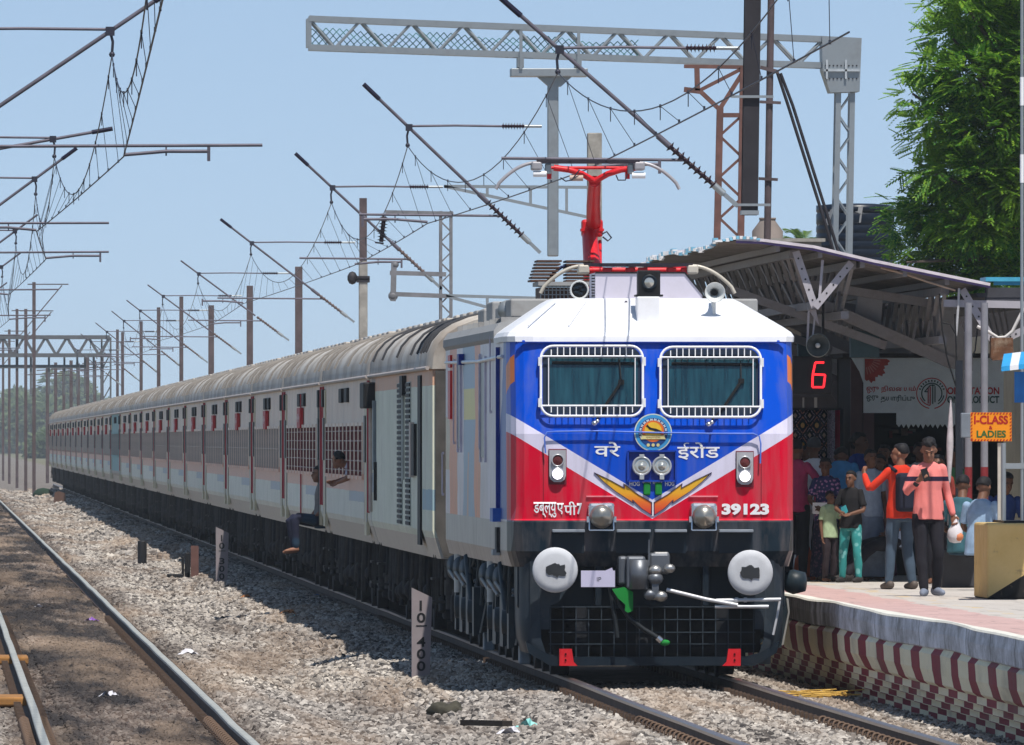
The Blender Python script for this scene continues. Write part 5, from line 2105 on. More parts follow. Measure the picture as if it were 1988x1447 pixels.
def canopy():
    Y0, Y1 = 20.0, 46.0
    t = thing('platform_canopy', 'corrugated platform canopy on grey girders, sloping down away from the train', 'canopy', (4.4, Y0, DECK))
    # left eave, ridge near the eave, valley at the right
    e = at(1412, 468, Y0)
    r = at(1478, 470, Y0)
    v = at(1922, 556, Y0)
    cross = [(e.x - .08, e.z - .035), (e.x + .1, e.z), (r.x, r.z), (r.x + .6, r.z - .075), ((r.x + v.x) / 2, (r.z + v.z) / 2 + .01), (v.x, v.z)]
    mb = MB()
    ys = list(np.arange(Y0, Y1, .075))
    rows, rows2 = [], []
    rg = random.Random(4)
    for i, y in enumerate(ys):
        c = .011 * (1 if i % 2 else -1) if y < Y0 + 34 else 0
        sag = .025 * math.sin(y * .45) + .02 * math.sin(y * 1.3)
        rows.append([(x + (.03 * math.sin(y * 2.1) if k == 0 else 0), y, z + c + (sag if k == 0 else sag * .4)) for k, (x, z) in enumerate(cross)])
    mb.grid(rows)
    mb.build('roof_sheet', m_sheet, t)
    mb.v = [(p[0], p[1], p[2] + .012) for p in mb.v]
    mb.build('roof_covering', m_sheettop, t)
    # front verge: pale capping over a violet grey flashing
    mb = MB()
    for (a, b) in zip(cross[1:-1], cross[2:]):
        mb.bar((a[0], Y0 - .02, a[1] + .022), (b[0], Y0 - .02, b[1] + .020), .05, .034, 0)
        mb.bar((a[0], Y0 - .015, a[1] - .012), (b[0], Y0 - .015, b[1] - .010), .03, .026, 1)
    mb.build('verge_trim', [M('pale_capping', (.66, .60, .64), .5), M('violet_flashing', (.13, .09, .24), .5)], t)
    # ragged blue and white flagged eave
    mb = MB()
    for k in range(118):
        y = Y0 + k * .22
        mb.box((cross[0][0] - .01 + .03 * math.sin(y * 2.1), y, cross[0][1] + .025 * math.sin(y * .45) + .02 * math.sin(y * 1.3) + rg.uniform(.0, .03)), (.06, .15, rg.uniform(.02, .05)), 0 if rg.random() < .6 else 1)
    for k in range(12):
        x = cross[0][0] + (r.x - cross[0][0]) * k / 12
        z = np.interp(x, [c[0] for c in cross], [c[1] for c in cross])
        mb.box((x, Y0 - .03, z + .03 + rg.uniform(0, .015)), (.045, .05, rg.uniform(.02, .04)), k % 2)
    mb.build('eave_bunting', [m_white, M('pale_blue_plastic', (.22, .50, .68), .5)], t)
    # V brackets of drilled flat bar under the verge
    def P(px, py, Y=Y0 + .15):
        return at(px, py, Y)
    dots = []
    def flat(mb, a, b, w=.085, holes=5):
        mb.bar(a, b, w, .02, 0, up=(0, 1, 0))
        d = b - a
        for k in range(holes):
            p = a + d * ((k + .7) / (holes + .4))
            mb.lathe([(.001, 0), (.012, 0)], p + Vector((0, -.045, 0)), (0, -1, 0), 8, 1, False)
    def flatbar(mb, a, b, w=.085, holes=5):
        d = (b - a).normalized()
        n_ = Vector((-d.z, 0, d.x)) * (w / 2)
        vs = [a + n_, a - n_, b - n_, b + n_]
        mb.prism([(q.x, q.z) for q in vs], a.y - .01, a.y + .01, 0)
        for k in range(holes):
            p = a + (b - a) * ((k + .7) / (holes + .4))
            mb.lathe([(.001, 0), (.012, 0)], (p.x, p.y - .013, p.z), (0, -1, 0), 8, 1, False)
    for pts in (((1545, 488), (1582, 597), (1653, 510)), ((1868, 562), (1932, 668), (1990, 640))):
        mb = MB()
        a, b, c = [P(*q) for q in pts]
        flatbar(mb, a, b)
        flatbar(mb, c + Vector((0, -.03, 0)), b + Vector((0, -.03, 0)))
        if pts[0][0] == 1545:
            mb.bar(P(1597, 505), P(1590, 590), .03, .03)
        mb.build('bracket', [m_lilac_st, m_black], t)
    # longitudinal lattice girders along the platform
    for gi, (pt, pb) in enumerate((((1540, 494), (1580, 594)), ((1655, 515), (1640, 612)), ((1835, 565), (1830, 660)))):
        T0, B0 = at(*pt, Y0 + .3), at(*pb, Y0 + .3)
        mb = MB()
        for q in (T0, B0):
            mb.bar(q, (q.x, Y1, q.z), .09, .09)
        n = 21
        for k in range(n):
            y = Y0 + .3 + 1.15 * k
            mb.bar((T0.x, y, T0.z), (B0.x, y + .9, B0.z), .045, .03)
            if k % 2:
                mb.bar((T0.x, y + .9, T0.z), (B0.x, y, B0.z), .035, .03)
        mb.build('lattice_girder', m_grey_st, t)
    # purlins
    for k in range(1, 6):
        u = k / 6.0
        x = cross[1][0] + (v.x - cross[1][0]) * u
        z = np.interp(x, [c[0] for c in cross], [c[1] for c in cross]) - .05
        MB().bar((x, Y0 + .05, z), (x, Y1, z), .05, .07).build('purlin', m_grey_st, t)
    # frames: sloping tie, raking strut, column
    col = None
    for k in range(3):
        Y = 23.0 + 10 * k
        dx = 0
        mb = MB()
        q = lambda px, py: Vector((at(px, py, 23.0).x, Y, at(px, py, 23.0).z))
        mb.bar(q(1545, 548), q(1850, 596), .16, .10)
        mb.bar(q(1590, 590), q(1850, 706), .18, .14)
        mb.bar(q(1626, 610), q(1790, 688), .03, .05)
        mb.bar(q(1410, 560), q(1720, 672), .10, .10)
        mb.build('raking_frame', m_grey_st, t)
        mb = MB()
        a, b = q(1812, 590), q(1862, 690)
        mb.prism([(q(1808, 585).x, q(1808, 585).z), (q(1850, 585).x, q(1850, 585).z), (q(1888, 690).x, q(1888, 690).z), (q(1888, 720).x, q(1888, 720).z), (q(1850, 716).x, q(1850, 716).z), (q(1808, 690).x, q(1808, 690).z)], Y - .06, Y + .06)
        c_ = q(1866, 690)
        mb.box((c_.x, Y + .12, (c_.z + DECK) / 2), (.08, .10, c_.z - DECK), bev=.01)
        mb.build('column', m_conc2, t)
        mb = MB()
        c0, c1 = q(1652, 560), q(1712, 690)
        mb.prism([(q(1668, 560).x, q(1668, 560).z), (q(1716, 566).x, q(1716, 566).z), (q(1710, 648).x, q(1710, 648).z), (q(1660, 640).x, q(1660, 640).z)], Y + .1, Y + .3)
        mb.box(((c0.x + c1.x) / 2, Y + .35, (q(1690, 640).z + q(1690, 694).z) / 2), (.34, .28, q(1690, 640).z - q(1690, 694).z), 1)
        mb.build('plastered_column', [m_conc2, M('teal_column_paint', (.06, .11, .13), .7, 0, .2)], t)
    # beam at the right of the valley and next bay
    Y = Y0 + .2
    mb = MB()
    mb.bar(at(1832, 589, Y), at(2080, 594, Y), .10, .085)
    mb.build('cross_beam', m_lilac_st, t)
    mb = MB()
    a, b = at(1880, 585, Y), at(2160, 552, Y)
    mb.box(((a.x + b.x) / 2 + .1, Y + 30, a.z + .07), (b.x - a.x, 60, .05))
    mb.box(((a.x + b.x) / 2 + .1, Y + .05, a.z + .08), (b.x - a.x - .2, .08, .16))
    for k in range(5):
        mb.bar(at(1900 + 12 * k, 590, Y + .4), at(1930 + 9 * k, 690, Y + 2), .02, .02)
    mb.build('valley_gutter', M('dark_gutter', (.055, .055, .065), .7), t)
    # sagging conduit and hanging wires
    mb = MB()
    mb.tube([at(*q, Y0 + .1) for q in ((1710, 520), (1760, 533), (1800, 547), (1855, 564))], .014, 6)
    mb.build('conduit', M('tan_conduit', (.46, .34, .26), .6), t)
    mb = MB()
    mb.tube([at(*q, Y0 - .1) for q in ((1897, 634), (1920, 645), (1937, 656), (1952, 655), (1966, 643), (1977, 620), (1984, 607), (1990, 600))], .020, 8)
    mb.build('white_hose', M('white_hose_plastic', (.60, .57, .55), .4), t)
    MB().tube([at(*q, Y0 + .1) for q in ((1862, 560), (1860, 600), (1856, 652))], .016, 6).build('hanging_tube', M('pale_tube', (.50, .50, .52), .5), t)
    for pts in (((1824, 570), (1829, 640), (1840, 700), (1862, 770)), ((1854, 610), (1857, 700), (1860, 820)), ((1826, 625), (1845, 630), (1856, 650)), ((1898, 636), (1893, 680), (1884, 700))):
        MB().tube([at(*q, Y0 - .05) for q in pts], .010, 5).build('dark_cable', m_black, t)
canopy()

def rust_box():
    Y = 19.6
    a, b = at(1924, 700, Y), at(1968, 656, Y)
    MBx = MB()
    MBx.prism([(a.x, a.z + .04), (a.x + .03, a.z), (b.x - .03, a.z + .01), (b.x, a.z + .05), (b.x - .01, b.z), (a.x + .0, b.z)], Y, Y + .22)
    m = M('flaking_rust', (.16, .075, .04), .9, 0, .5, 9, (.46, .38, .28), .8)
    tag(MBx.build('rusty_lamp_box', m, None, origin=(a.x, Y, a.z)), 'rusty flaking metal box hanging under the canopy hose', 'lamp box')
rust_box()

# --- LED platform number
def led_display():
    Y = 21.0
    a, b = at(1540, 765, Y), at(1615, 692, Y)
    t = thing('led_display', 'black coach number display showing a glowing red 6', 'display', ((a.x + b.x) / 2, Y, a.z))
    mb = MB().box(((a.x + b.x) / 2, Y + .06, (a.z + b.z) / 2), (b.x - a.x, .12, b.z - a.z), bev=.012)
    mb.bar((b.x - .1, Y + .06, b.z), (b.x - .1, Y + .06, b.z + .75), .03, .03)
    mb.build('casing', m_black, t)
    z = [(1600, 704), (1583, 704), (1578, 727), (1577, 752), (1599, 752), (1602, 728)]
    p = [at(q[0], q[1], Y - .012) for q in z]
    mb = MB()
    for i, j in ((0, 1), (1, 2), (2, 3), (3, 4), (4, 5), (5, 2)):
        mb.bar(p[i], p[j], .024, .012, up=(0, 1, 0))
    mb.build('digit', m_led, t)
led_display()

def loudspeaker():
    Y = 20.6
    p = at(1588, 671, Y)
    t = thing('loudspeaker', 'round grey horn loudspeaker hanging beneath the canopy above the red 6', 'loudspeaker', tuple(p))
    g = M('speaker_grey', (.42, .47, .46), .5)
    mb = MB()
    mb.lathe([(.135, -.01), (.140, .0), (.135, .012), (.115, .02), (.065, .10), (.05, .16), (.001, .17)], p, (0, 1, 0), 28)
    mb.build('horn', g, t)
    mb = MB()
    mb.lathe([(.130, -.012), (.11, -.002), (.06, .05), (.03, .08), (.001, .08)], p + Vector((0, .0, 0)), (0, 1, 0), 24, 0)
    mb.lathe([(.001, -.015), (.026, -.008), (.03, .04), (.02, .09)], p, (0, 1, 0), 14, 1)
    mb.build('horn_throat', [M('speaker_inner', (.06, .07, .07), .6), M('speaker_cone', (.55, .56, .55), .5)], t)
    mb = MB()
    mb.bar(p + Vector((-.12, .1, 0)), p + Vector((-.10, .1, .45)), .025, .025)
    mb.bar(p + Vector((-.06, .1, .05)), p + Vector((-.02, .1, .45)), .02, .02)
    mb.prism([(p.x - .12, p.z + .44), (p.x + .02, p.z + .24), (p.x - .02, p.z + .44)], Y + .1, Y + .115)
    mb.build('hanger', m_lilac_st, t)
loudspeaker()

# --- stall with the product board
def stall():
    Y = 29.0
    a, b = at(1650, 830, Y), at(1948, 695, Y)
    t = thing('product_stall', 'dark market stall with a white red and green product board on its front', 'stall', ((a.x + b.x) / 2, Y, DECK))
    zt = b.z
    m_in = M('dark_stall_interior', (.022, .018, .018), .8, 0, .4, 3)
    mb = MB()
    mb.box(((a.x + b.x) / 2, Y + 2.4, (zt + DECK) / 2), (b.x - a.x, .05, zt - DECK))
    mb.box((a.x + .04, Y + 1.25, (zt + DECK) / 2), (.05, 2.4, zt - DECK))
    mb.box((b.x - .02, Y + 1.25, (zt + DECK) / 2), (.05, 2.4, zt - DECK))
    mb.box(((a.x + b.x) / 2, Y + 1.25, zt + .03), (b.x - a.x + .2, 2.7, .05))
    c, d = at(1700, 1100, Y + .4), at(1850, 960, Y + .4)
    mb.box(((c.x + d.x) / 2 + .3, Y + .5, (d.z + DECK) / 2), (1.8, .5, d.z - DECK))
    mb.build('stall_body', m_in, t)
    # board with a stepped, scalloped lower edge
    mb = MB()
    o = [(1676, 695), (1948, 695), (1948, 812), (1945, 824), (1740, 824), (1740, 802), (1676, 802)]
    P = [at(*q, Y) for q in o]
    mb.prism([(p.x, p.z) for p in P], Y - .03, Y, 0)
    for k in range(22):
        p = at(1745 + 9.4 * k, 824, Y)
        mb.prism([(p.x - .028, p.z), (p.x, p.z - .035 - .01 * (k % 3)), (p.x + .028, p.z)], Y - .02, Y - .005, 0)
    P = [at(*q, Y) for q in ((1652, 695), (1676, 695), (1676, 745), (1668, 722))]
    mb.prism([(p.x, p.z) for p in P], Y - .06, Y - .04, 0)
    bo = mb.build('sign_board', M('board_pale_green_white', (.74, .80, .80), .6, 0, .08), t)
    yy = Y - .034
    mr, mg = M('board_red', (.50, .025, .03), .6), M('board_dark_green', (.012, .07, .06), .6)
    mb = MB()
    def T(s, x0, y0, x1, y1, mi, bold=.015):
        p, q = at(x0, y1, yy), at(x1, y0, yy)
        text_mb(mb, s, p.x, q.x, p.z, q.z, yy, mi, bold=bold)
    T('ஒரு', 1682, 751, 1706, 764, 0)
    T('நிலையம்', 1711, 749, 1778, 763, 0)
    T('ஒரு', 1682, 768, 1705, 780, 1)
    T('தயாரிப்பு', 1710, 767, 1776, 782, 1)
    T('ONE STATION', 1839, 752, 1940, 766, 0, .03)
    T('ONE PRODUCT', 1839, 769, 1940, 783, 1, .03)
    mb.build('board_lettering', [mr, mg], bo)
    c = at(1809, 764, yy)
    mb = MB()
    def arc(r, a0, a1, w, mi):
        n = 30
        v = []
        for k in range(n + 1):
            an = R(a0 + (a1 - a0) * k / n)
            for rr in (r - w, r + w):
                v.append((c.x + rr * math.cos(an), yy, c.z + rr * math.sin(an)))
        mb.add(v, [(2 * k, 2 * k + 1, 2 * k + 3, 2 * k + 2) for k in range(n)], mi)
    arc(.188, -80, 260, .006, 0)
    arc(.125, -50, 230, .007, 1)
    arc(.150, 200, 262, .006, 0)
    arc(.150, -60, -10, .006, 1)
    for x, m_ in ((-.02, 0), (.012, 1), (.04, 1), (-.045, 0)):
        mb.box((c.x + x, yy, c.z - .03 + .02 * m_), (.012, .006, .26 - abs(x) * 1.5), m_)
    mb.bar((c.x - .09, yy, c.z + .02), (c.x - .02, yy, c.z + .10), .012, .012, 1, up=(0, 1, 0))
    mb.bar((c.x - .09, yy, c.z + .02), (c.x - .045, yy, c.z + .02), .012, .012, 1, up=(0, 1, 0))
    mb.bar((c.x - .02, yy, c.z + .10), (c.x + .04, yy, c.z + .10), .012, .012, 1, up=(0, 1, 0))
    for k in range(11):
        an = R(160 - 14 * k)
        mb.box((c.x + .156 * math.cos(an), yy, c.z + .156 * math.sin(an)), (.016, .006, .024), 1, Matrix.Rotation(-(an - math.pi / 2), 3, 'Y'))
    mb.build('board_emblem', [mr, mg], bo)
    # red sun-like corner ornament
    o = at(1679, 697, yy)
    v = [(o.x, yy, o.z)]
    n = 18
    for k in range(n + 1):
        an = R(-90 * k / n)
        rr = .27 * (1 + .10 * (k % 2) + .08 * math.sin(k))
        v.append((o.x + rr * math.cos(an), yy, o.z + rr * math.sin(an)))
    mb = MB()
    mb.add(v, [(0, k + 1, k + 2) for k in range(n)], 0)
    for k in range(7):
        an = R(-8 - 12 * k)
        mb.box((o.x + .15 * math.cos(an), yy - .004, o.z + .15 * math.sin(an)), (.09, .003, .012), 1, Matrix.Rotation(-an, 3, 'Y'))
    mb.build('corner_ornament', [M('ornament_red', (.42, .06, .045), .6, 0, .3, 12), M('ornament_pink', (.58, .22, .18), .6)], bo)
    mb = MB()
    p, q = at(1676, 802, Y - .02), at(1697, 1120, Y - .02)
    mb.box(((p.x + q.x) / 2, Y + .05, (p.z + DECK) / 2), (q.x - p.x, .16, p.z - DECK))
    p, q = at(1652, 699, Y - .02), at(1674, 790, Y)
    mb.box(((p.x + q.x) / 2, Y + .05, (p.z + DECK) / 2), (q.x - p.x, .16, p.z - DECK))
    mb.build('stall_post', M('brown_post', (.10, .055, .055), .7), t)
    # goods at the back, just readable in the dark
    mb = MB()
    rg = random.Random(3)
    for k in range(26):
        p = at(rg.uniform(1715, 1860), rg.uniform(835, 900), Y + 1.6)
        mb.box(tuple(p), (rg.uniform(.03, .09), .05, rg.uniform(.03, .09)), rg.randrange(3))
    mb.build('shelf_goods', [M('goods_brown', (.12, .07, .05), .7), M('goods_red', (.16, .03, .03), .7), M('goods_grey', (.12, .12, .12), .7)], t)
stall()

def station_building():
    t = thing('station_building', 'long cream station building wall in the shade behind the canopy', 'building', (7.4, 40, DECK))
    m = M('cream_plaster', (.42, .39, .29), .9, 0, .15, 1, (.24, .21, .17), .45)
    mb = MB()
    mb.box((7.6, 75, 2.3), (.4, 128, 3.2))
    mb.box((5.2, 72, 2.2), (5.0, .3, 3.0))
    mb.build('wall', m, t)
    # barred opening seen left of the stall
    mb = MB()
    for px in (1548, 1571, 1600, 1622, 1640):
        p = at(px, 790, 60)
        mb.box((p.x, 60, 2.3), (.14 if px != 1600 else .2, .12, 3.2))
    for (x0, y0, x1, y1) in ((1615, 700, 1640, 760), (1640, 700, 1615, 760), (1615, 760, 1640, 800), (1612, 735, 1645, 735)):
        mb.bar(at(x0, y0, 59.8), at(x1, y1, 59.8), .06, .06)
    p, q = at(1540, 772, 60), at(1650, 690, 60)
    mb.box(((p.x + q.x) / 2, 59.9, (p.z + q.z) / 2), (q.x - p.x, .1, q.z - p.z))
    mb.build('barred_screen', M('dark_screen_paint', (.05, .045, .05), .7), t)
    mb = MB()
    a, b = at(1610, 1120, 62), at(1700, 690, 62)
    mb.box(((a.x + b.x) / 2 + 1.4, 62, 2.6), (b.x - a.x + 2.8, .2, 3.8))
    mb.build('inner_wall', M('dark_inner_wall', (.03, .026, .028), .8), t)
station_building()

def pattern_cloth_mat():
    t = NT('patterned_cloth')
    x, y, z = t.xyz()
    def rep(v, p):
        return t.math('SUBTRACT', t.math('FRACT', t.math('DIVIDE', v, p)), .5)
    u, v = rep(x, .178), rep(z, .245)
    au, av = t.math('ABSOLUTE', u), t.math('ABSOLUTE', v)
    s = t.math('ADD', au, av)
    dia = t.math('LESS_THAN', t.math('ABSOLUTE', t.math('SUBTRACT', s, .42)), .05)
    ctr = t.math('LESS_THAN', t.math('ADD', t.math('MULTIPLY', u, u), t.math('MULTIPLY', v, v)), .018)
    dot = t.math('GREATER_THAN', s, .86)
    fine = t.ramp(t.noise(60, 2), [(.46, 0.), (.54, 1.)])
    c = t.mix(t.math('MULTIPLY', dia, fine), (.016, .013, .022), (.62, .26, .19))
    c = t.mix(ctr, c, (.80, .45, .13))
    c = t.mix(dot, c, (.70, .48, .32))
    d2 = t.math('LESS_THAN', t.math('ABSOLUTE', t.math('SUBTRACT', s, .64)), .045)
    c = t.mix(t.math('MULTIPLY', d2, fine), c, (.54, .42, .50))
    return t.base(c, .85)

def cloth_banner():
    Y = 30.0
    a, b = at(1538, 960, Y), at(1606, 795, Y)
    t = thing('hanging_cloth', 'dark patterned cloth with ochre motifs and a red border, hung behind the people', 'cloth', ((a.x + b.x) / 2, Y, a.z))
    def sheet(px0, px1, n):
        rows = []
        for k in range(n + 1):
            px = px0 + (px1 - px0) * k / n
            rows.append([at(px, py, Y) + Vector((0, .03 * math.sin(k * 1.3), 0)) for py in (795, 850, 900, 965)])
        return MB().grid(rows, smooth=True)
    sheet(1536, 1606, 10).build('cloth', pattern_cloth_mat(), t)
    sheet(1606, 1621, 3).build('lace_border', M('lace_grey', (.48, .40, .46), .8, 0, .9, 60), t)
    sheet(1621, 1632, 2).build('red_border', M('cloth_red', (.55, .02, .07), .8), t)
    mb = MB()
    p, q = at(1534, 794, Y), at(1634, 794, Y)
    mb.bar(p, q, .03, .03)
    for e in (p, q):
        mb.bar(e, (e.x, e.y, DECK), .04, .04)
    mb.build('rail_frame', m_mastdark, t)
cloth_banner()

def class_sign():
    Y = 12.0
    a, b = at(1884, 857, Y), at(1964, 801, Y)
    t = thing('class_sign', 'orange sign reading I-CLASS & LADIES on a striped post', 'sign', ((a.x + b.x) / 2, Y, DECK))
    mb = MB().box(((a.x + b.x) / 2, Y, (a.z + b.z) / 2), (b.x - a.x, .02, b.z - a.z))
    bo = mb.build('board', M('sign_orange', (.82, .27, .008), .5, 0, .05), t)
    mb = MB()
    y = Y - .012
    w, h = b.x - a.x, b.z - a.z
    n = 13
    for k in range(n):
        x = a.x + w * (k + .5) / n
        for z in (a.z + .012, b.z - .012):
            mb.prism([(x - .014, z - .010), (x + .002, z - .010), (x + .014, z + .010), (x - .002, z + .010)], y - .002, y, 0)
    for k in range(8):
        z = a.z + h * (k + .7) / 8.6
        for x in (a.x + .012, b.x - .012):
            mb.prism([(x - .010, z - .014), (x - .010, z + .0), (x + .010, z + .014), (x + .010, z)], y - .002, y, 0)
    def T(s, x0, y0, x1, y1, mi):
        p, q = at(x0, y1, y), at(x1, y0, y)
        text_mb(mb, s, p.x, q.x, p.z, q.z, y - .001, mi, bold=.035)
    T('I-CLASS', 1891, 807, 1957, 824, 0)
    T('&', 1920, 827, 1927, 834, 0)
    T('LADIES', 1896, 836, 1953, 850, 1)
    mb.build('sign_lettering', [M('sign_red', (.40, .012, .012), .5), M('sign_green', (.03, .12, .03), .5)], bo)
    mb = MB()
    p = at(1941, 860, Y + .05)
    mb.box((p.x, Y + .04, (p.z + DECK) / 2), (.05, .05, p.z - DECK), 0)
    mb.build('sign_post', M('cream_post', (.50, .46, .40), .6), t)
class_sign()

def banded_posts():
    for px, py, lab in ((1880, 700, 'white and maroon banded post left of the orange sign'), (1911, 700, 'white and maroon banded post behind the orange sign')):
        Y = 17.0
        p = at(px, py, Y)
        zm = at(px, 907, Y).z
        t = thing('banded_post', lab, 'post', (p.x, Y, DECK), 'banded canopy posts')
        MB().lathe([(.045, DECK), (.045, zm)], (p.x, Y, 0), (0, 0, 1), 12).build('lower_band', M('post_maroon', (.22, .025, .03), .6), t)
        MB().lathe([(.043, zm), (.043, at(px, 588, Y).z)], (p.x, Y, 0), (0, 0, 1), 12).build('post', M('band_grey', (.24, .24, .27), .6), t)
    # closed pale umbrella leaning by the dark column
    Y = 15.0
    a, b = at(1846, 776, Y), at(1841, 1020, Y)
    d = (b - a)
    t = thing('folded_umbrella', 'closed pale umbrella with a pink stripe standing by the dark column', 'umbrella', tuple(b))
    MB().lathe([(.004, 0), (.02, d.length * .10), (.038, d.length * .30), (.040, d.length * .38), (.030, d.length * .5), (.022, d.length * .62), (.015, d.length * .66)], a, d, 8).build('canopy', M('pale_umbrella_cloth', (.55, .50, .52), .7, 0, .25, 12), t)
    MB().tube([a + d * .6, b], .012, 6).build('shaft', m_steel, t)
    Y = 18.5
    c = at(1862, 1100, Y)
    mb = MB()
    zt = at(1862, 700, Y).z
    mb.box((c.x, Y, (zt + DECK) / 2), (.08, .10, zt - DECK))
    tag(mb.build('dark_column', M('dark_blue_column', (.015, .02, .03), .6), None, origin=(c.x, Y, DECK)), 'dark blue grey column between the umbrella and the banded posts', 'column')
    Y = 16.5
    a, b = at(1865, 850, Y), at(1886, 802, Y)
    tag(MB().box(((a.x + b.x) / 2, Y, (a.z + b.z) / 2), (b.x - a.x, .1, b.z - a.z), bev=.01).build('junction_box', M('box_grey', (.20, .23, .27), .6), None, origin=((a.x + b.x) / 2, Y, a.z)), 'grey junction box beside the orange sign', 'junction box')
banded_posts()

def block_mat():
    t = NT('yellow_black_block')
    x, y, z = t.xyz()
    n = t.noise(3, 6)
    c = t.mix(t.ramp(n, [(.3, 0.), (.7, 1.)]), (.55, .38, .14), (.66, .48, .21))
    edge = t.math('LESS_THAN', z, t.math('MULTIPLY_ADD', x, .62, -2.49 + .955))
    c = t.mix(edge, c, (.012, .011, .011))  # black below a diagonal line across the face
    c = t.mix(t.ramp(t.noise(9, 5), [(.62, 0.), (.72, .6)]), c, (.20, .15, .10))
    return t.base(c, .85)

def block():
    Y = 3.8
    a = at(1916, 1165, Y)
    zt = at(1916, 1016, Y).z
    t = thing('masonry_block', 'yellow masonry block with a black lower corner on the platform', 'block', (a.x + .6, Y, DECK))
    mb = MB().box((a.x + .75, Y + .9, (DECK + zt) / 2), (1.5, 1.8, zt - DECK), bev=.025)
    o = mb.build('block', block_mat(), t, origin=(0, 0, 0))
    o.location = (-t.location.x, -t.location.y, -t.location.z)
    MB().box((a.x + .80, Y + .95, zt + .012), (1.2, 1.4, .024)).build('top_slab', m_black, t)
    for px, top, w, lab in ((1948, 860, .055, 'short pale post standing on the yellow block'), (1984, -60, .035, 'tall thin pole at the right edge standing on the yellow block')):
        p, q = at(px, 1012, Y + .6), at(px, top, Y + .6)
        mb = MB().tube([(p.x, Y + .6, zt + .02), (p.x, Y + .6, q.z)], w * .5, 8)
        if px == 1984:
            for yy in (150, 300):
                r_ = at(1984, yy, Y + .6)
                mb.tube([(p.x, Y + .6, r_.z - .3), (p.x, Y + .6, r_.z + .0)], w * .62, 8, 1)
        else:
            r_ = at(1948, 905, Y + .6)
            mb.bar((p.x, Y + .6, r_.z), (p.x + .22, Y + .6, r_.z), .04, .06)
        tag(mb.build('thin_pole', [m_steel, m_white], None, origin=(p.x, Y + .6, zt + .02)), lab, 'pole')
block()

def awning():
    Y = 2.2
    t = thing('striped_awning', 'blue and white awning corner on a blue panel at the right edge', 'awning', tuple(at(1985, 780, Y)))
    o = at(1944, 712, Y)
    mb = MB()
    for k in range(7):
        a, b = o + Vector((.09 * k, 0, .01 * k)), o + Vector((.09 * (k + 1), 0, .01 * (k + 1)))
        mb.add([a, b, b + Vector((.12, 1.2, .14)), a + Vector((.12, 1.2, .14))], [(0, 1, 2, 3)], k % 2)
        mb.add([a, b, b + Vector((0, 0, -.05)), a + Vector((0, 0, -.05))], [(0, 1, 2, 3)], k % 2)
    mb.build('awning_sheet', [M('awning_blue', (.03, .33, .68), .5), m_white], t)
    a, b = at(1970, 782, Y + .2), at(1986, 722, Y + .2)
    MB().box(((a.x + b.x) / 2 + .01, Y + .25, (a.z + b.z) / 2), (b.x - a.x + .02, .04, a.z * 0 + (b.z - a.z))).build('side_panel', M('panel_blue', (.015, .14, .42), .5), t)
    Y = 40
    a, b = at(1908, 553, 24), at(1990, 545, 24)
    t2 = MB().box(((a.x + b.x) / 2 + .3, 24, a.z + .06), (b.x - a.x + .6, .9, .05)).box(((a.x + b.x) / 2 + .3, 23.6, a.z + .02), (b.x - a.x + .4, .04, .06))
    tag(t2.build('sky_blue_board', M('sky_blue_paint', (.08, .40, .58), .5, 0, .2), None, origin=tuple(a)), 'small sky blue board lying on the canopy gutter', 'board')
awning()

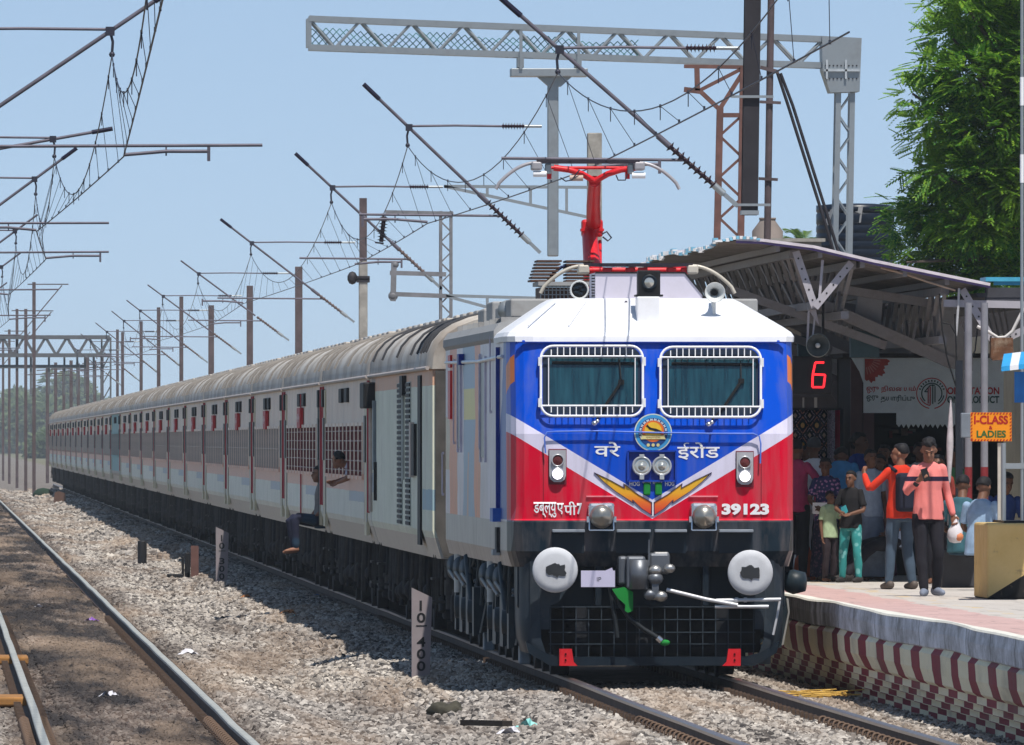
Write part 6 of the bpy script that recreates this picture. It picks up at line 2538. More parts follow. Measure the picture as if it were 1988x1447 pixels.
# --- buildings and tanks behind the canopy
def roofs():
    Y = 62
    t = thing('flat_roofed_building', 'flat roofed building with a weathered parapet behind the canopy', 'building', (7.5, Y, 0))
    a, b = at(1478, 469, Y), at(1595, 469, Y)
    mb = MB()
    mb.box(((a.x + b.x) / 2, Y + 2, a.z / 2), (b.x - a.x, 4, a.z))
    mb.build('wall', m_conc, t)
    MB().box(((a.x + b.x) / 2, Y + 2, a.z + .02), (b.x - a.x + .1, 4.2, .05)).build('parapet_cap', m_conc, t)
    # small concrete tank with a shouldered lid
    p, q = at(1460, 470, Y + 1), at(1520, 470, Y + 1)
    c = Vector(((p.x + q.x) / 2, Y + 1, p.z))
    rr = (q.x - p.x) / 2
    t = thing('roof_tank', 'small grey brown tank with sloping shoulders on the roof', 'tank', tuple(c))
    MB().lathe([(rr, -.4), (rr, .16), (rr * .55, .30), (rr * .5, .33)], c, (0, 0, 1), 24).build('tank', M('tank_brown', (.24, .20, .18), .8, 0, .2, 3), t)
    MB().lathe([(.001, .36), (rr * .55, .36), (rr * .55, .33), (rr * .3, .32)], c, (0, 0, 1), 20).build('lid', M('tank_brown', (.24, .20, .18), .8), t)
    # big black ribbed water tank
    Y = 72
    p, q = at(1590, 500, Y), at(1742, 500, Y)
    zt = at(1660, 398, Y).z
    c = Vector(((p.x + q.x) / 2, Y + .7, p.z - .6))
    rr = (q.x - p.x) / 2
    t = thing('water_tank', 'big black ribbed plastic water tank behind the pale lattice mast', 'tank', tuple(c))
    h = zt - c.z
    pr = [(rr * .98, -2.5)]
    n = 9
    for k in range(n):
        z = h * .80 * k / n
        pr += [(rr, z), (rr, z + h * .055), (rr * .988, z + h * .065), (rr * .988, z + h * .08)]
    pr += [(rr, h * .80), (rr, h * .9), (rr * .97, h * .92)]
    m = M('black_tank_plastic', (.010, .016, .030), .35, 0, .2, 2)
    MB().lathe(pr, c, (0, 0, 1), 40).build('tank', m, t)
    MB().lathe([(rr * .97, h * .92), (rr * 1.0, h * .93), (rr, h), (rr * .5, h + .03), (.001, h + .03)], c, (0, 0, 1), 40).build('lid', m, t)
    a, b, d, e = at(1594, 440, Y), at(1612, 403, Y), at(1676, 403, Y), at(1672, 433, Y)
    mb = MB()
    P = []
    for px, py in ((1592, 438), (1600, 420), (1618, 404), (1640, 402), (1676, 402), (1674, 416), (1672, 432), (1640, 436), (1610, 437)):
        q_ = at(px, py, Y)
        x = (q_.x - c.x) / rr
        P.append((q_.x, c.y - math.sqrt(max(.0, 1 - min(.98, x * x))) * rr * 1.02, q_.z))
    mb.add(P, [tuple(range(len(P)))])
    mb.build('pale_patch', M('tank_label_grey', (.30, .30, .31), .6, 0, .15), t)
roofs()
# ------------------------------------------------------------------ people
def skin_m(n, c):
    return M(n, c, .55, 0, .12, 12)
SKIN = skin_m('brown_skin', (.27, .125, .075))
SKIN2 = skin_m('deep_brown_skin', (.15, .070, .042))
HAIR = M('black_hair', (.010, .009, .011), .7, 0, .3, 40)

def cloth_m(name, col, var=.22):
    return M(name, col, .85, 0, var, 9)

def print_m(name, a, b, scale=26):
    t = NT(name)
    v = t.n('ShaderNodeTexVoronoi')
    v.inputs['Scale'].default_value = scale
    t.l(t.co, v.inputs['Vector'])
    f = t.ramp(v.outputs['Distance'], [(.30, 1.), (.42, 0.)])
    return t.base(t.mix(f, a, b), .85)

def stripe_m(name, col, band, z0, z1):
    t = NT(name)
    z = t.xyz()[2]
    f = t.math('MULTIPLY', t.math('GREATER_THAN', z, z0), t.math('LESS_THAN', z, z1))
    n = t.noise(9, 4)
    return t.base(t.mix(f, t.mix(n, sc3(col, .85), sc3(col, 1.1)), band), .85)

def remeshed(mb, name, mats, parent, tf, voxel, smooth=3, folds=0.0, seed=0):
    """one continuous surface out of the shapes in mb (local figure frame)"""
    me = bpy.data.meshes.new('t')
    me.from_pydata(mb.v, [], mb.f)
    bm = bmesh.new()
    bm.from_mesh(me)
    bmesh.ops.recalc_face_normals(bm, faces=bm.faces)
    bm.to_mesh(me)
    bm.free()
    ob = bpy.data.objects.new('t', me)
    COL.objects.link(ob)
    r = ob.modifiers.new('r', 'REMESH')
    r.mode = 'VOXEL'
    r.voxel_size = voxel
    s = ob.modifiers.new('s', 'SMOOTH')
    s.iterations = smooth
    s.factor = .5
    dg = bpy.context.evaluated_depsgraph_get()
    m2 = bpy.data.meshes.new_from_object(ob.evaluated_get(dg))
    bpy.data.objects.remove(ob)
    bpy.data.meshes.remove(me)
    n = len(m2.vertices)
    co = np.empty(n * 3, np.float32)
    m2.vertices.foreach_get('co', co)
    co = co.reshape(-1, 3).astype(float)
    if folds:
        no = np.empty(n * 3, np.float32)
        m2.vertices.foreach_get('normal', no)
        no = no.reshape(-1, 3)
        rg = np.random.default_rng(seed)
        h = np.zeros(n)
        for k in range(5):
            d = rg.normal(size=3) * np.array([16, 16, 9]) * (1 + .6 * k)
            h += np.sin(co @ d + rg.uniform(0, 6.28) + 1.5 * np.sin(co[:, 2] * 9 + k)) / (1 + .4 * k)
        co = co + no * (h * folds)[:, None]
    M3 = np.array(tf.to_3x3())
    co = co @ M3.T
    m2.vertices.foreach_set('co', co.astype(np.float32).ravel())
    m2.polygons.foreach_set('use_smooth', [True] * len(m2.polygons))
    m2.materials.clear()
    for m in (mats if isinstance(mats, (list, tuple)) else [mats]):
        m2.materials.append(m)
    m2.name = name
    o = bpy.data.objects.new(name, m2)
    COL.objects.link(o)
    o.parent = parent
    return o

def limb(mb, pts, rs, n=12):
    P = [Vector(p) for p in pts]
    if len(P) == 3:                                             # rounded joint
        a, b, c = P
        P = [a, a.lerp(b, .5), b.lerp(a, .1), b.lerp(c, .1), b.lerp(c, .5), c]
        rs = [rs[0], (rs[0] * .55 + rs[1] * .45) * 1.04, rs[1], rs[1] * 1.0, (rs[1] + rs[2]) / 2 * 1.06, rs[2]]
    mb.tube(P, list(rs), n)
    mb.ball(P[0], rs[0], n)
    mb.ball(P[-1], rs[-1], n)

def torso(mb, rings, n=18):
    """rings: (centre, half width, half depth)"""
    rows = []
    for c, rx, ry in rings:
        rows.append([(c[0] + rx * math.cos(2 * math.pi * k / n), c[1] + ry * math.sin(2 * math.pi * k / n), c[2]) for k in range(n)])
    mb.grid(rows, smooth=True, close=True)
    mb.add(rows[0], [tuple(range(n - 1, -1, -1))])
    mb.add(rows[-1], [tuple(range(n))])

def hand(mb, wrist, d, nrm, curl=.5, s=1.0, thumb=1):
    """palm, four bent fingers of unequal length, thumb from the side of the palm"""
    d = Vector(d).normalized()
    nrm = Vector(nrm)
    nrm = (nrm - d * nrm.dot(d)).normalized()
    side = d.cross(nrm)
    w = Vector(wrist)
    for k in range(4):
        o = (k - 1.5) * .019 * s
        mb.tube([w + side * o * .6, w + d * .05 * s + side * o, w + d * .092 * s + side * o], [.013 * s, .0135 * s, .0115 * s], 8)
        ln = (.060, .074, .080, .070)[k] * s
        p = w + d * .092 * s + side * o
        q, dirv = p, d.copy()
        pts, rs = [p], [.0098 * s]
        for j in range(3):
            dirv = (Matrix.Rotation(curl * .75, 3, side) @ dirv)
            q = q + dirv * (ln * (.45, .32, .23)[j])
            pts.append(q)
            rs.append((.0092, .0086, .0074)[j] * s)
        mb.tube(pts, rs, 8)
        mb.ball(q, .0074 * s, 8)
    tb = w + d * .030 * s + side * (-.026 * s * thumb)
    td = (d * .65 - side * .65 * thumb + nrm * .35).normalized()
    t2 = tb + td * .034 * s
    t3 = t2 + (td + d * .6 + nrm * .3).normalized() * .030 * s
    mb.tube([tb, t2, t3], [.0125 * s, .0105 * s, .0085 * s], 8)
    mb.ball(t3, .0085 * s, 8)

POSE = dict(hip=.93, neck=(0, 0, 1.46), lean=(0, 0), head=(0, -.015, 1.60), look=(0, -1, 0),
            ls=(.152, .01, 1.40), le=(.20, .03, 1.12), lw=(.21, -.03, .87),
            rs=(-.152, .01, 1.40), re=(-.20, .03, 1.12), rw=(-.21, -.03, .87),
            lk=(.095, -.02, .49), la=(.10, .03, .085), rk=(-.095, -.02, .49), ra=(-.10, .03, .085),
            lt=(0, -1, 0), rt=(0, -1, 0), lh=None, rh=None, lcurl=.45, rcurl=.45)

def person(label, loc, H, facing, pose=None, skin=SKIN, top=None, bottom=None, hair='short', sleeve='short', legs='trousers',
           shoe=None, group='people on the platform', voxel=.011, extra=None, face=True, hem=.84, hairm=None):
    """facing: degrees, 0 looks towards the camera side (-y)"""
    P = dict(POSE)
    P.update(pose or {})
    k = H / 1.72
    t = thing('person', label, 'person', loc, group)
    tf = Matrix.Rotation(R(facing), 4, 'Z') @ Matrix.Scale(k, 4)
    V = lambda q: Vector(q)
    hip, neck, head = P['hip'], V(P['neck']), V(P['head'])
    pel = V(P.get('pelvis', (0, .01, hip)))
    ls, rs_ = V(P['ls']), V(P['rs'])
    sh = (ls + rs_) / 2
    lk, la, rk, ra = V(P['lk']), V(P['la']), V(P['rk']), V(P['ra'])
    lh_, rh_ = pel + Vector((.088, 0, -.03)), pel + Vector((-.088, 0, -.03))
    mid = pel.lerp(sh, .5)
    look = V(P['look']).normalized()
    up = Vector((0, 0, 1))
    right = look.cross(up).normalized()
    hup = right.cross(look)
    # ---- body
    mb = MB()
    torso(mb, [(pel + Vector((0, 0, -.08)), .13, .09), (pel + Vector((0, 0, .06)), .13, .095), (mid, .12, .09), (mid.lerp(sh, .6), .135, .09), (sh + Vector((0, 0, -.01)), .125, .07), (sh + Vector((0, 0, .05)), .07, .055)])
    mb.tube([sh + Vector((0, 0, .02)), neck, head + Vector((0, .01, -.04))], [.068, .056, .054], 12)
    def hp(x, y, z):                                            # head-local point: right, forward, up
        return head + right * x + look * y + hup * z
    # skull, jaw, nose, ears
    def hball(c, r, sx, sy, sz):
        n, h = 16, 10
        vs = []
        for i in range(h + 1):
            th = math.pi * i / h
            for j in range(n):
                a = 2 * math.pi * j / n
                q = Vector((math.sin(th) * math.cos(a) * r * sx, math.sin(th) * math.sin(a) * r * sy, math.cos(th) * r * sz))
                vs.append(head + right * (c[0] + q.x) + look * (c[1] + q.y) + hup * (c[2] + q.z))
        mb.add(vs, [(i * n + j, i * n + (j + 1) % n, (i + 1) * n + (j + 1) % n, (i + 1) * n + j) for i in range(h) for j in range(n)])
    hball((0, -.012, .028), .1, .77, .96, .90)
    hball((0, .028, -.04), .1, .62, .62, .80)
    hball((0, .052, -.088), .1, .34, .34, .30)
    mb.tube([hp(0, .086, .018), hp(0, .106, -.022)], [.010, .017], 8)
    mb.ball(hp(0, .100, -.026), .016, 8)
    mb.tube([hp(-.022, .088, -.062), hp(0, .096, -.060), hp(.022, .088, -.062)], [.006, .010, .006], 6)
    mb.tube([hp(-.040, .078, .030), hp(0, .088, .028), hp(.040, .078, .030)], [.012, .013, .012], 6)
    for sx in (-1, 1):
        mb.tube([hp(sx * .076, -.012, .022), hp(sx * .084, -.016, .0), hp(sx * .074, -.008, -.026)], [.012, .015, .010], 8)
    for s_, e_, w_, hd, cu, th in ((ls, V(P['le']), V(P['lw']), P['lh'], P['lcurl'], 1), (rs_, V(P['re']), V(P['rw']), P['rh'], P['rcurl'], -1)):
        limb(mb, [s_, e_, w_], [.040, .036, .026])
        d = (w_ - e_).normalized()
        nr = V(hd) if hd else Vector((-s_.x, -.3, 0))
        hand(mb, w_ + d * .005, d, nr, cu, 1.0, th)
    for h_, k_, a_, td in ((lh_, lk, la, P['lt']), (rh_, rk, ra, P['rt'])):
        limb(mb, [h_, k_, a_], [.074, .052, .036])
        td = V(td).normalized()
        mb.tube([a_ + Vector((0, 0, -.03)) - td * .04, a_ + Vector((0, 0, -.045)) + td * .08, a_ + Vector((0, 0, -.058)) + td * .165], [.038, .036, .022], 10)
        mb.ball(a_ + Vector((0, 0, -.058)) + td * .165, .022, 8)
    remeshed(mb, 'body', skin, t, tf, voxel * .8 if voxel < .01 else voxel * .85, 2)
    # ---- clothes
    if top is not None:
        mb = MB()
        zl = pel.z - (.93 - hem)
        lo = pel + Vector((0, 0, hem - .93))
        torso(mb, [(lo, .180, .140), (pel + Vector((0, 0, .05)), .170, .130), (mid, .148, .114), (mid.lerp(sh, .6), .160, .116), (sh + Vector((0, 0, -.01)), .156, .096), (sh + Vector((0, 0, .045)), .115, .08), (sh + Vector((0, .0, .075)), .070, .068)])
        for s_, e_, w_ in ((ls, V(P['le']), V(P['lw'])), (rs_, V(P['re']), V(P['rw']))):
            if sleeve == 'long':
                limb(mb, [s_, e_, e_.lerp(w_, .93)], [.052, .046, .036])
            elif sleeve == 'short':
                mb.tube([s_, s_.lerp(e_, .45), s_.lerp(e_, .78)], [.052, .054, .056], 12)
                mb.ball(s_, .052, 12)
        remeshed(mb, 'shirt', top, t, tf, voxel, 3, .0030, hash(label) % 99)
    if bottom is not None:
        mb = MB()
        if legs == 'skirt':
            torso(mb, [(Vector((pel.x, pel.y, .06)), .24, .20), (Vector((pel.x, pel.y, .4)), .21, .165), (Vector((pel.x, pel.y, .75)), .185, .14), (pel + Vector((0, 0, .06)), .165, .118)])
        else:
            torso(mb, [(pel + Vector((0, 0, -.12)), .155, .115), (pel + Vector((0, 0, -.02)), .168, .120), (pel + Vector((0, 0, .06)), .150, .105)])
            end = {'trousers': .96, 'shorts': .15, 'cropped': .72}[legs]
            fl = 1.0 if legs != 'shorts' else 1.15
            for h_, k_, a_ in ((lh_, lk, la), (rh_, rk, ra)):
                if legs == 'shorts':
                    mb.tube([h_, h_.lerp(k_, .5), h_.lerp(k_, .98)], [.098, .092, .086], 12)
                else:
                    limb(mb, [h_, k_, k_.lerp(a_, end)], [.090 * fl, .068 * fl, .052 * fl])
        remeshed(mb, 'skirt' if legs == 'skirt' else 'trousers', bottom, t, tf, voxel, 3, .0034, (hash(label) + 7) % 99)
    if shoe is not None:
        for a_, td in ((la, P['lt']), (ra, P['rt'])):
            td = V(td).normalized()
            mb = MB()
            mb.tube([a_ + Vector((0, 0, -.035)) - td * .05, a_ + Vector((0, 0, -.04)) + td * .06, a_ + Vector((0, 0, -.052)) + td * .185], [.050, .046, .032], 12)
            mb.ball(a_ + Vector((0, 0, -.052)) + td * .185, .032, 10)
            mb.ball(a_ + Vector((0, 0, -.03)) - td * .05, .050, 10)
            remeshed(mb, 'shoe', shoe, t, tf, .009, 2)
    # ---- hair: a cap that follows the skull down to the hairline
    mb = MB()
    rg = random.Random(int(H * 1000))
    if hair != 'none':
        n, h = 28, 18
        vs = []
        for i in range(h + 1):
            th = math.pi * i / h
            for j in range(n):
                a = 2 * math.pi * j / n
                x, y, z = math.sin(th) * math.cos(a), math.sin(th) * math.sin(a), math.cos(th)
                line = .52 if y > .45 else (.52 - (.45 - y) * 1.25 if y > -.25 else -.36)     # hairline height on the unit head
                u = min(1, max(0, (z - line) / .14))
                kx = .86 + .24 * u + (.012 * math.sin(a * 9 + z * 7))
                vs.append(hp(x * .079 * kx, y * .098 * kx - .014, .030 + z * .093 * (kx + (.06 * u if z > .5 else 0))))
        mb.add(vs, [(i * n + j, i * n + (j + 1) % n, (i + 1) * n + (j + 1) % n, (i + 1) * n + j) for i in range(h) for j in range(n)])
        if hair == 'curly':
            for _ in range(90):
                a, e = rg.uniform(0, 6.28), rg.uniform(.35, 1.5)
                x, y, z = .072 * math.cos(a) * math.cos(e), .080 * math.sin(a) * math.cos(e), .066 + .080 * math.sin(e)
                mb.ball(hp(x, y, z), rg.uniform(.016, .028), 8)
        if hair == 'bun':
            mb.ball(hp(0, -.115, .02), .045, 12)
            mb.ball(hp(0, -.08, -.02), .05, 12)
        remeshed(mb, 'hair', hairm or HAIR, t, tf, .007, 1, .0035 if hair == 'curly' else .0028, 3)
    if face:
        mb = MB()
        for sx in (-1, 1):
            mb.ball(hp(sx * .030, .080, .010), .0085, 8, 0)
            mb.ball(hp(sx * .030, .0865, .009), .0055, 8, 1)
            mb.tube([hp(sx * .016, .093, .032), hp(sx * .032, .091, .036), hp(sx * .048, .081, .030)], .0045, 5, 1)
        mb.v = [tuple(tf.to_3x3() @ Vector(v)) for v in mb.v]
        f = mb.build('eyes', [M('eye_white', (.17, .12, .10), .4), HAIR], None)
        f.parent = t
    if extra:
        def place(m, name, mats):
            m.v = [tuple(tf.to_3x3() @ Vector(v)) for v in m.v]
            o = m.build(name, mats, None)
            o.parent = t
            return o
        extra(place, hp, tf, t)
    return t, tf

def people():
    # the young man walking along the edge, eyes on his phone
    Y = 6.9
    L0 = at(1802, 1156, Y)
    pink = stripe_m('salmon_pink_knit', (.78, .225, .205), (.020, .010, .035), 1.235, 1.285)
    def ex(place, hp, tf, t):
        mb = MB().box((-.075, -.285, 1.315), (.075, .010, .13), rot=Matrix.Rotation(R(-25), 3, 'Y'))
        mb2 = MB()
        mb2.tube([(-.17, -.20, 1.225), (-.155, -.22, 1.245)], .032, 10)
        place(mb2, 'wrist_band', m_black)
        mb3 = MB()
        mb3.tube([(-.30, .02, 1.255), (-.155, .03, 1.255)], [.068, .066], 12)
    t, tf = person('young man in a salmon pink top with dark chest stripe, looking at a phone', (L0.x, Y, DECK), 1.68, 4,
           dict(look=(-.10, -.90, -.36), head=(0, -.045, 1.595),
                re=(-.262, -.02, 1.13), rw=(-.135, -.235, 1.28), rh=(1, .2, .4), rcurl=.95,
                le=(.225, .06, 1.13), lw=(.275, .0, .90), lcurl=1.0,
                lk=(.10, -.06, .48), la=(.105, .10, .09), rk=(-.085, -.05, .49), ra=(-.06, -.10, .082), lt=(.25, -1, 0), rt=(-.25, -1, 0)),
           top=pink, bottom=cloth_m('black_trousers', (.013, .012, .018)), hair='curly', sleeve='long',
           shoe=M('grey_shoe', (.20, .23, .30), .6), voxel=.008, extra=ex)
    k = tf.to_scale().x
    mb = MB().box((0, 0, 0), (.072, .010, .14), bev=.003)
    mb.v = [tuple(Matrix.Rotation(R(-18), 3, 'Y') @ Vector(v)) for v in mb.v]
    ph = mb.build('mobile_phone', m_black, None)
    w = tf.to_3x3() @ Vector((-.075, -.315, 1.335))
    ph.location = (L0.x + w.x, Y + w.y, DECK + w.z)
    tag(ph, 'black mobile phone held up by the man in the salmon pink top', 'phone')
    w = tf.to_3x3() @ Vector((.300, -.02, .72))
    b = Vector((L0.x + w.x, Y + w.y, DECK + w.z))
    t2 = thing('carrier_bag', 'white plastic bag with orange contents in the walking man\'s hand', 'bag', tuple(b + Vector((0, 0, -.10))))
    mb = MB()
    mb.lathe([(.001, -.135), (.06, -.125), (.085, -.07), (.078, .0), (.05, .06), (.018, .13), (.012, .17)], b, (.05, 0, 1), 14)
    rg = random.Random(5)
    mb.v = [(p[0] + .008 * math.sin(p[2] * 60 + p[0] * 40), p[1], p[2]) for p in mb.v]
    mb.build('bag', M('white_plastic_bag', (.72, .68, .70), .35), t2)
    MB().ball(b + Vector((.03, -.045, -.065)), .055, 10, 0, (1, .8, .9)).build('contents', M('orange_food', (.62, .22, .10), .6), t2)

    # man in red with a backpack, seen from behind, one hand raised
    Y = 13.6
    L0 = at(1748, 1143, Y)
    person('man in a bright red shirt and blue jeans with a dark backpack, hand raised', (L0.x, Y, DECK), 1.63, 200,
           dict(look=(.75, -.65, 0), re=(-.24, .10, 1.13), le=(.36, -.10, 1.18), lw=(.34, -.28, 1.36), lh=(-1, 0, 0), lcurl=1.3,
                lk=(.11, -.03, .49), la=(.15, .0, .085), ra=(-.15, .02, .085)),
           top=cloth_m('bright_red_shirt', (.62, .035, .012)), bottom=cloth_m('blue_jeans', (.055, .085, .125)), hair='short', sleeve='long',
           shoe=M('brown_shoe', (.10, .08, .07), .6), face=False,
           extra=lambda place, hp, tf, t: place(MB().box((-.02, .20, 1.15), (.31, .17, .46), bev=.05).box((-.02, .30, 1.06), (.22, .06, .22), bev=.02).tube([(.12, .14, 1.40), (.13, -.02, 1.46), (.12, -.11, 1.36)], .022, 8), 'backpack', cloth_m('navy_backpack', (.012, .014, .030))))

    # maroon shirt, hands on hips, half hidden by the locomotive
    Y = 23
    L0 = at(1546, 1122, Y)
    person('man in a maroon shirt with hands on hips, half hidden by the locomotive', (L0.x, Y, DECK), 1.68, 150,
           dict(le=(.40, .08, 1.16), lw=(.22, -.10, .98), re=(-.40, .08, 1.16), rw=(-.22, -.1, .98)), skin=SKIN2,
           top=cloth_m('maroon_shirt', (.42, .04, .13)), bottom=cloth_m('black_trousers', (.013, .012, .018)), sleeve='long', face=False)
    # white shirt and white dhoti-like trousers
    Y = 23.6
    L0 = at(1580, 1118, Y)
    person('grey haired man in a white shirt and white trousers, back turned', (L0.x, Y, DECK), 1.70, 190,
           dict(), skin=SKIN2, top=cloth_m('white_shirt', (.78, .80, .84), .1), bottom=cloth_m('white_trousers', (.76, .78, .84), .1), sleeve='short', legs='cropped', face=False,
           hairm=M('greying_hair', (.06, .06, .065), .5))
    # woman in a dark print dress holding a pale paper
    Y = 22.6
    L0 = at(1603, 1124, Y)
    person('woman in a dark blue and pink print dress holding a pale sheet', (L0.x, Y, DECK), 1.46, -20,
           dict(le=(.22, -.06, 1.14), lw=(.05, -.22, 1.06), re=(-.22, -.06, 1.14), rw=(-.06, -.22, 1.04), look=(.2, -1, -.1)), skin=SKIN2,
           top=print_m('navy_print_top', (.03, .033, .11), (.42, .20, .38)), bottom=print_m('navy_print_skirt', (.016, .016, .04), (.12, .06, .10)), hair='bun', sleeve='short', legs='skirt',
           extra=lambda place, hp, tf, t: place(MB().box((0, -.27, 1.02), (.22, .01, .16)), 'pale_sheet', m_white))
    # blue shirt, stooping
    Y = 23.4
    L0 = at(1632, 1112, Y)
    person('man in a denim blue shirt stooping with his back turned', (L0.x, Y, DECK), 1.68, 175,
           dict(ls=(.165, -.10, 1.39), rs=(-.165, -.10, 1.39), neck=(0, -.17, 1.43), head=(0, -.28, 1.50), look=(0, -.8, -.6), le=(.25, -.22, 1.10), lw=(.20, -.40, .95), re=(-.25, -.22, 1.10), rw=(-.2, -.40, .95)), skin=SKIN2,
           top=cloth_m('denim_blue_shirt', (.06, .27, .55)), bottom=cloth_m('black_trousers', (.013, .012, .018)), sleeve='long', face=False)
    # tall dark haired person in deep blue
    Y = 25.6
    L0 = at(1668, 1116, Y)
    person('person in deep blue standing in the shade beside the brown stall post', (L0.x, Y, DECK), 1.76, 60, dict(), skin=SKIN2,
           top=cloth_m('deep_blue_shirt', (.02, .06, .30)), bottom=cloth_m('grey_blue_cloth', (.15, .19, .26)), sleeve='short', legs='skirt', hair='bun')
    # boy in pale green
    Y = 21.4
    L0 = at(1611, 1130, Y)
    person('small boy in a pale green shirt and dark trousers', (L0.x, Y, DECK), 1.07, 35, dict(le=(.24, -.05, 1.15), lw=(.12, -.2, 1.05)), skin=SKIN2,
           top=cloth_m('pale_green_shirt', (.36, .46, .28)), bottom=cloth_m('dark_brown_cloth', (.03, .02, .025)), sleeve='short')
    # child in black and teal
    Y = 20.8
    L0 = at(1652, 1131, Y)
    person('child in a black T-shirt with teal print and teal patterned trousers', (L0.x, Y, DECK), 1.31, -30,
           dict(re=(-.24, -.04, 1.14), rw=(-.06, -.22, 1.08), le=(.24, -.02, 1.12), lw=(.10, -.22, 1.06), lk=(.12, -.03, .49), la=(.14, .0, .085), rk=(-.12, -.03, .49), ra=(-.15, .0, .085)), skin=SKIN2,
           top=cloth_m('black_tshirt', (.012, .011, .013)), bottom=print_m('teal_trousers', (.035, .26, .26), (.16, .42, .42), 14), sleeve='short', hair='short', shoe=M('dark_sandal', (.03, .025, .025), .7),
           extra=lambda place, hp, tf, t: place(MB().prism([(-.10, 1.16), (-.02, 1.20), (.02, 1.10), (-.03, 1.04), (-.09, 1.06)], -.150, -.140), 'shirt_print', M('teal_print', (.05, .36, .42), .7)))
    # seated on the ground behind, legs stretched out
    Y = 21.9
    L0 = at(1732, 1132, Y)
    seat = dict(pelvis=(0, .05, .50), ls=(.16, .14, .96), rs=(-.16, .14, .96), neck=(0, .13, 1.03), head=(0, .10, 1.17), le=(.22, .16, .72), lw=(.12, .0, .60), re=(-.22, .16, .72), rw=(-.12, .0, .60),
                lk=(.10, -.34, .42), la=(.12, -.68, .09), rk=(-.10, -.34, .44), ra=(-.08, -.74, .09))
    person('person sitting in a print shirt with black trousered legs stretched out', (L0.x, Y, DECK), 1.72, -65, seat, skin=SKIN2,
           top=print_m('blue_white_print', (.30, .36, .48), (.04, .07, .20)), bottom=cloth_m('black_trousers', (.013, .012, .018)), hair='bun', sleeve='short', shoe=M('dark_sandal', (.03, .025, .025), .7))
    # seated on a low ledge at the right
    led = dict(pelvis=(0, .08, .50), ls=(.18, .02, .98), rs=(-.18, .02, .98), neck=(0, .0, 1.05), head=(0, -.06, 1.18), look=(0, -.9, -.35), le=(.25, -.02, .72), lw=(.14, -.26, .62), re=(-.25, -.02, .72), rw=(-.14, -.26, .62),
               lk=(.13, -.38, .48), la=(.13, -.36, .085), rk=(-.13, -.38, .48), ra=(-.13, -.34, .085))
    Y = 15
    L0 = at(1868, 1150, Y)
    person('seated person in a dark teal garment, left of the pale blue one', (L0.x, Y, DECK), 1.68, 170, led, skin=SKIN2,
           top=cloth_m('dark_teal_shirt', (.035, .11, .14)), bottom=cloth_m('dark_teal_skirt', (.025, .06, .09)), sleeve='short', face=False)
    Y = 12.5
    L0 = at(1906, 1152, Y)
    person('seated person in a pale blue shirt and black shorts behind the yellow block', (L0.x, Y, DECK), 1.66, 150, led, skin=SKIN2,
           top=cloth_m('pale_blue_shirt', (.28, .40, .56)), bottom=cloth_m('black_shorts', (.010, .009, .012)), sleeve='short', legs='shorts', face=False)
    tag(MB().box((at(1890, 1100, 15).x, 15.3, DECK + .21), (.7, .4, .42), bev=.02).build('low_bench', M('dark_bench', (.05, .05, .055), .8), None, origin=(at(1890, 1100, 15).x, 15.3, DECK)), 'low dark bench under the two seated people', 'bench')
    Y = 22
    L0 = at(1950, 1140, Y)
    person('person in dark blue sitting in deep shade behind the orange sign', (L0.x, Y, DECK), 1.7, 20, led, skin=SKIN2,
           top=cloth_m('royal_blue_shirt', (.02, .05, .20)), bottom=cloth_m('black_trousers', (.013, .012, .018)), sleeve='short')
    tag(MB().box((L0.x, Y + .25, DECK + .21), (.8, .4, .42), bev=.02).build('low_bench', M('dark_bench', (.05, .05, .055), .8), None, origin=(L0.x, Y + .25, DECK)), 'dark bench in deep shade behind the orange sign', 'bench')
    # more of the waiting crowd in the shade
    for px, py, Y, H, f, lab, tp, bt, lg, hr in (
            (1690, 1138, 22.2, 1.56, 20, 'woman in a pale grey blue drape standing behind the child in teal', ('grey_blue_drape', (.30, .36, .46)), ('grey_blue_cloth', (.24, .30, .40)), 'skirt', 'bun'),
            (1716, 1136, 25.2, 1.62, -10, 'person in near black clothes in the stall doorway', ('charcoal_shirt', (.03, .03, .035)), ('black_trousers', (.013, .012, .018)), 'trousers', 'short'),
            (1566, 1120, 25.5, 1.60, 30, 'person in a dull brown shirt between the maroon and white clad men', ('dull_brown_shirt', (.20, .11, .07)), ('dark_brown_cloth', (.03, .02, .025)), 'trousers', 'short'),
            (1708, 1130, 23.6, 1.50, -25, 'person in a pale pink blouse left of the man in red', ('pale_pink_blouse', (.56, .30, .34)), ('plum_skirt', (.10, .03, .07)), 'skirt', 'bun'),
            (1786, 1130, 24.2, 1.64, 10, 'person in a white vest between the two front men', ('off_white_vest', (.62, .60, .56)), ('blue_jeans', (.055, .085, .125)), 'trousers', 'short'),
            (1848, 1136, 22.6, 1.58, -20, 'person in green standing behind the folded umbrella', ('leaf_green_shirt', (.06, .20, .08)), ('black_trousers', (.013, .012, .018)), 'trousers', 'short'),
            (1822, 1140, 19.0, 1.50, -15, 'person in dull red half hidden behind the walking man', ('dull_red_shirt', (.26, .04, .03)), ('black_trousers', (.013, .012, .018)), 'trousers', 'bun')):
        L0 = at(px, py, Y)
        person(lab, (L0.x, Y, DECK), H, f, dict(), skin=SKIN2, top=cloth_m(*tp), bottom=cloth_m(*bt), legs=lg, hair=hr)
    # orange bag on the ground by the white-dressed man
    Y = 23.4
    p = at(1566, 1118, Y)
    mb = MB().lathe([(.001, 0), (.13, .0), (.16, .10), (.14, .26), (.05, .36), (.02, .44)], (p.x, Y, DECK), (0, 0, 1), 14)
    tag(mb.build('cloth_bag', M('orange_bag_cloth', (.48, .10, .03), .7, 0, .25), None, origin=(p.x, Y, DECK)), 'orange cloth bag standing on the platform beside the man in white', 'bag')

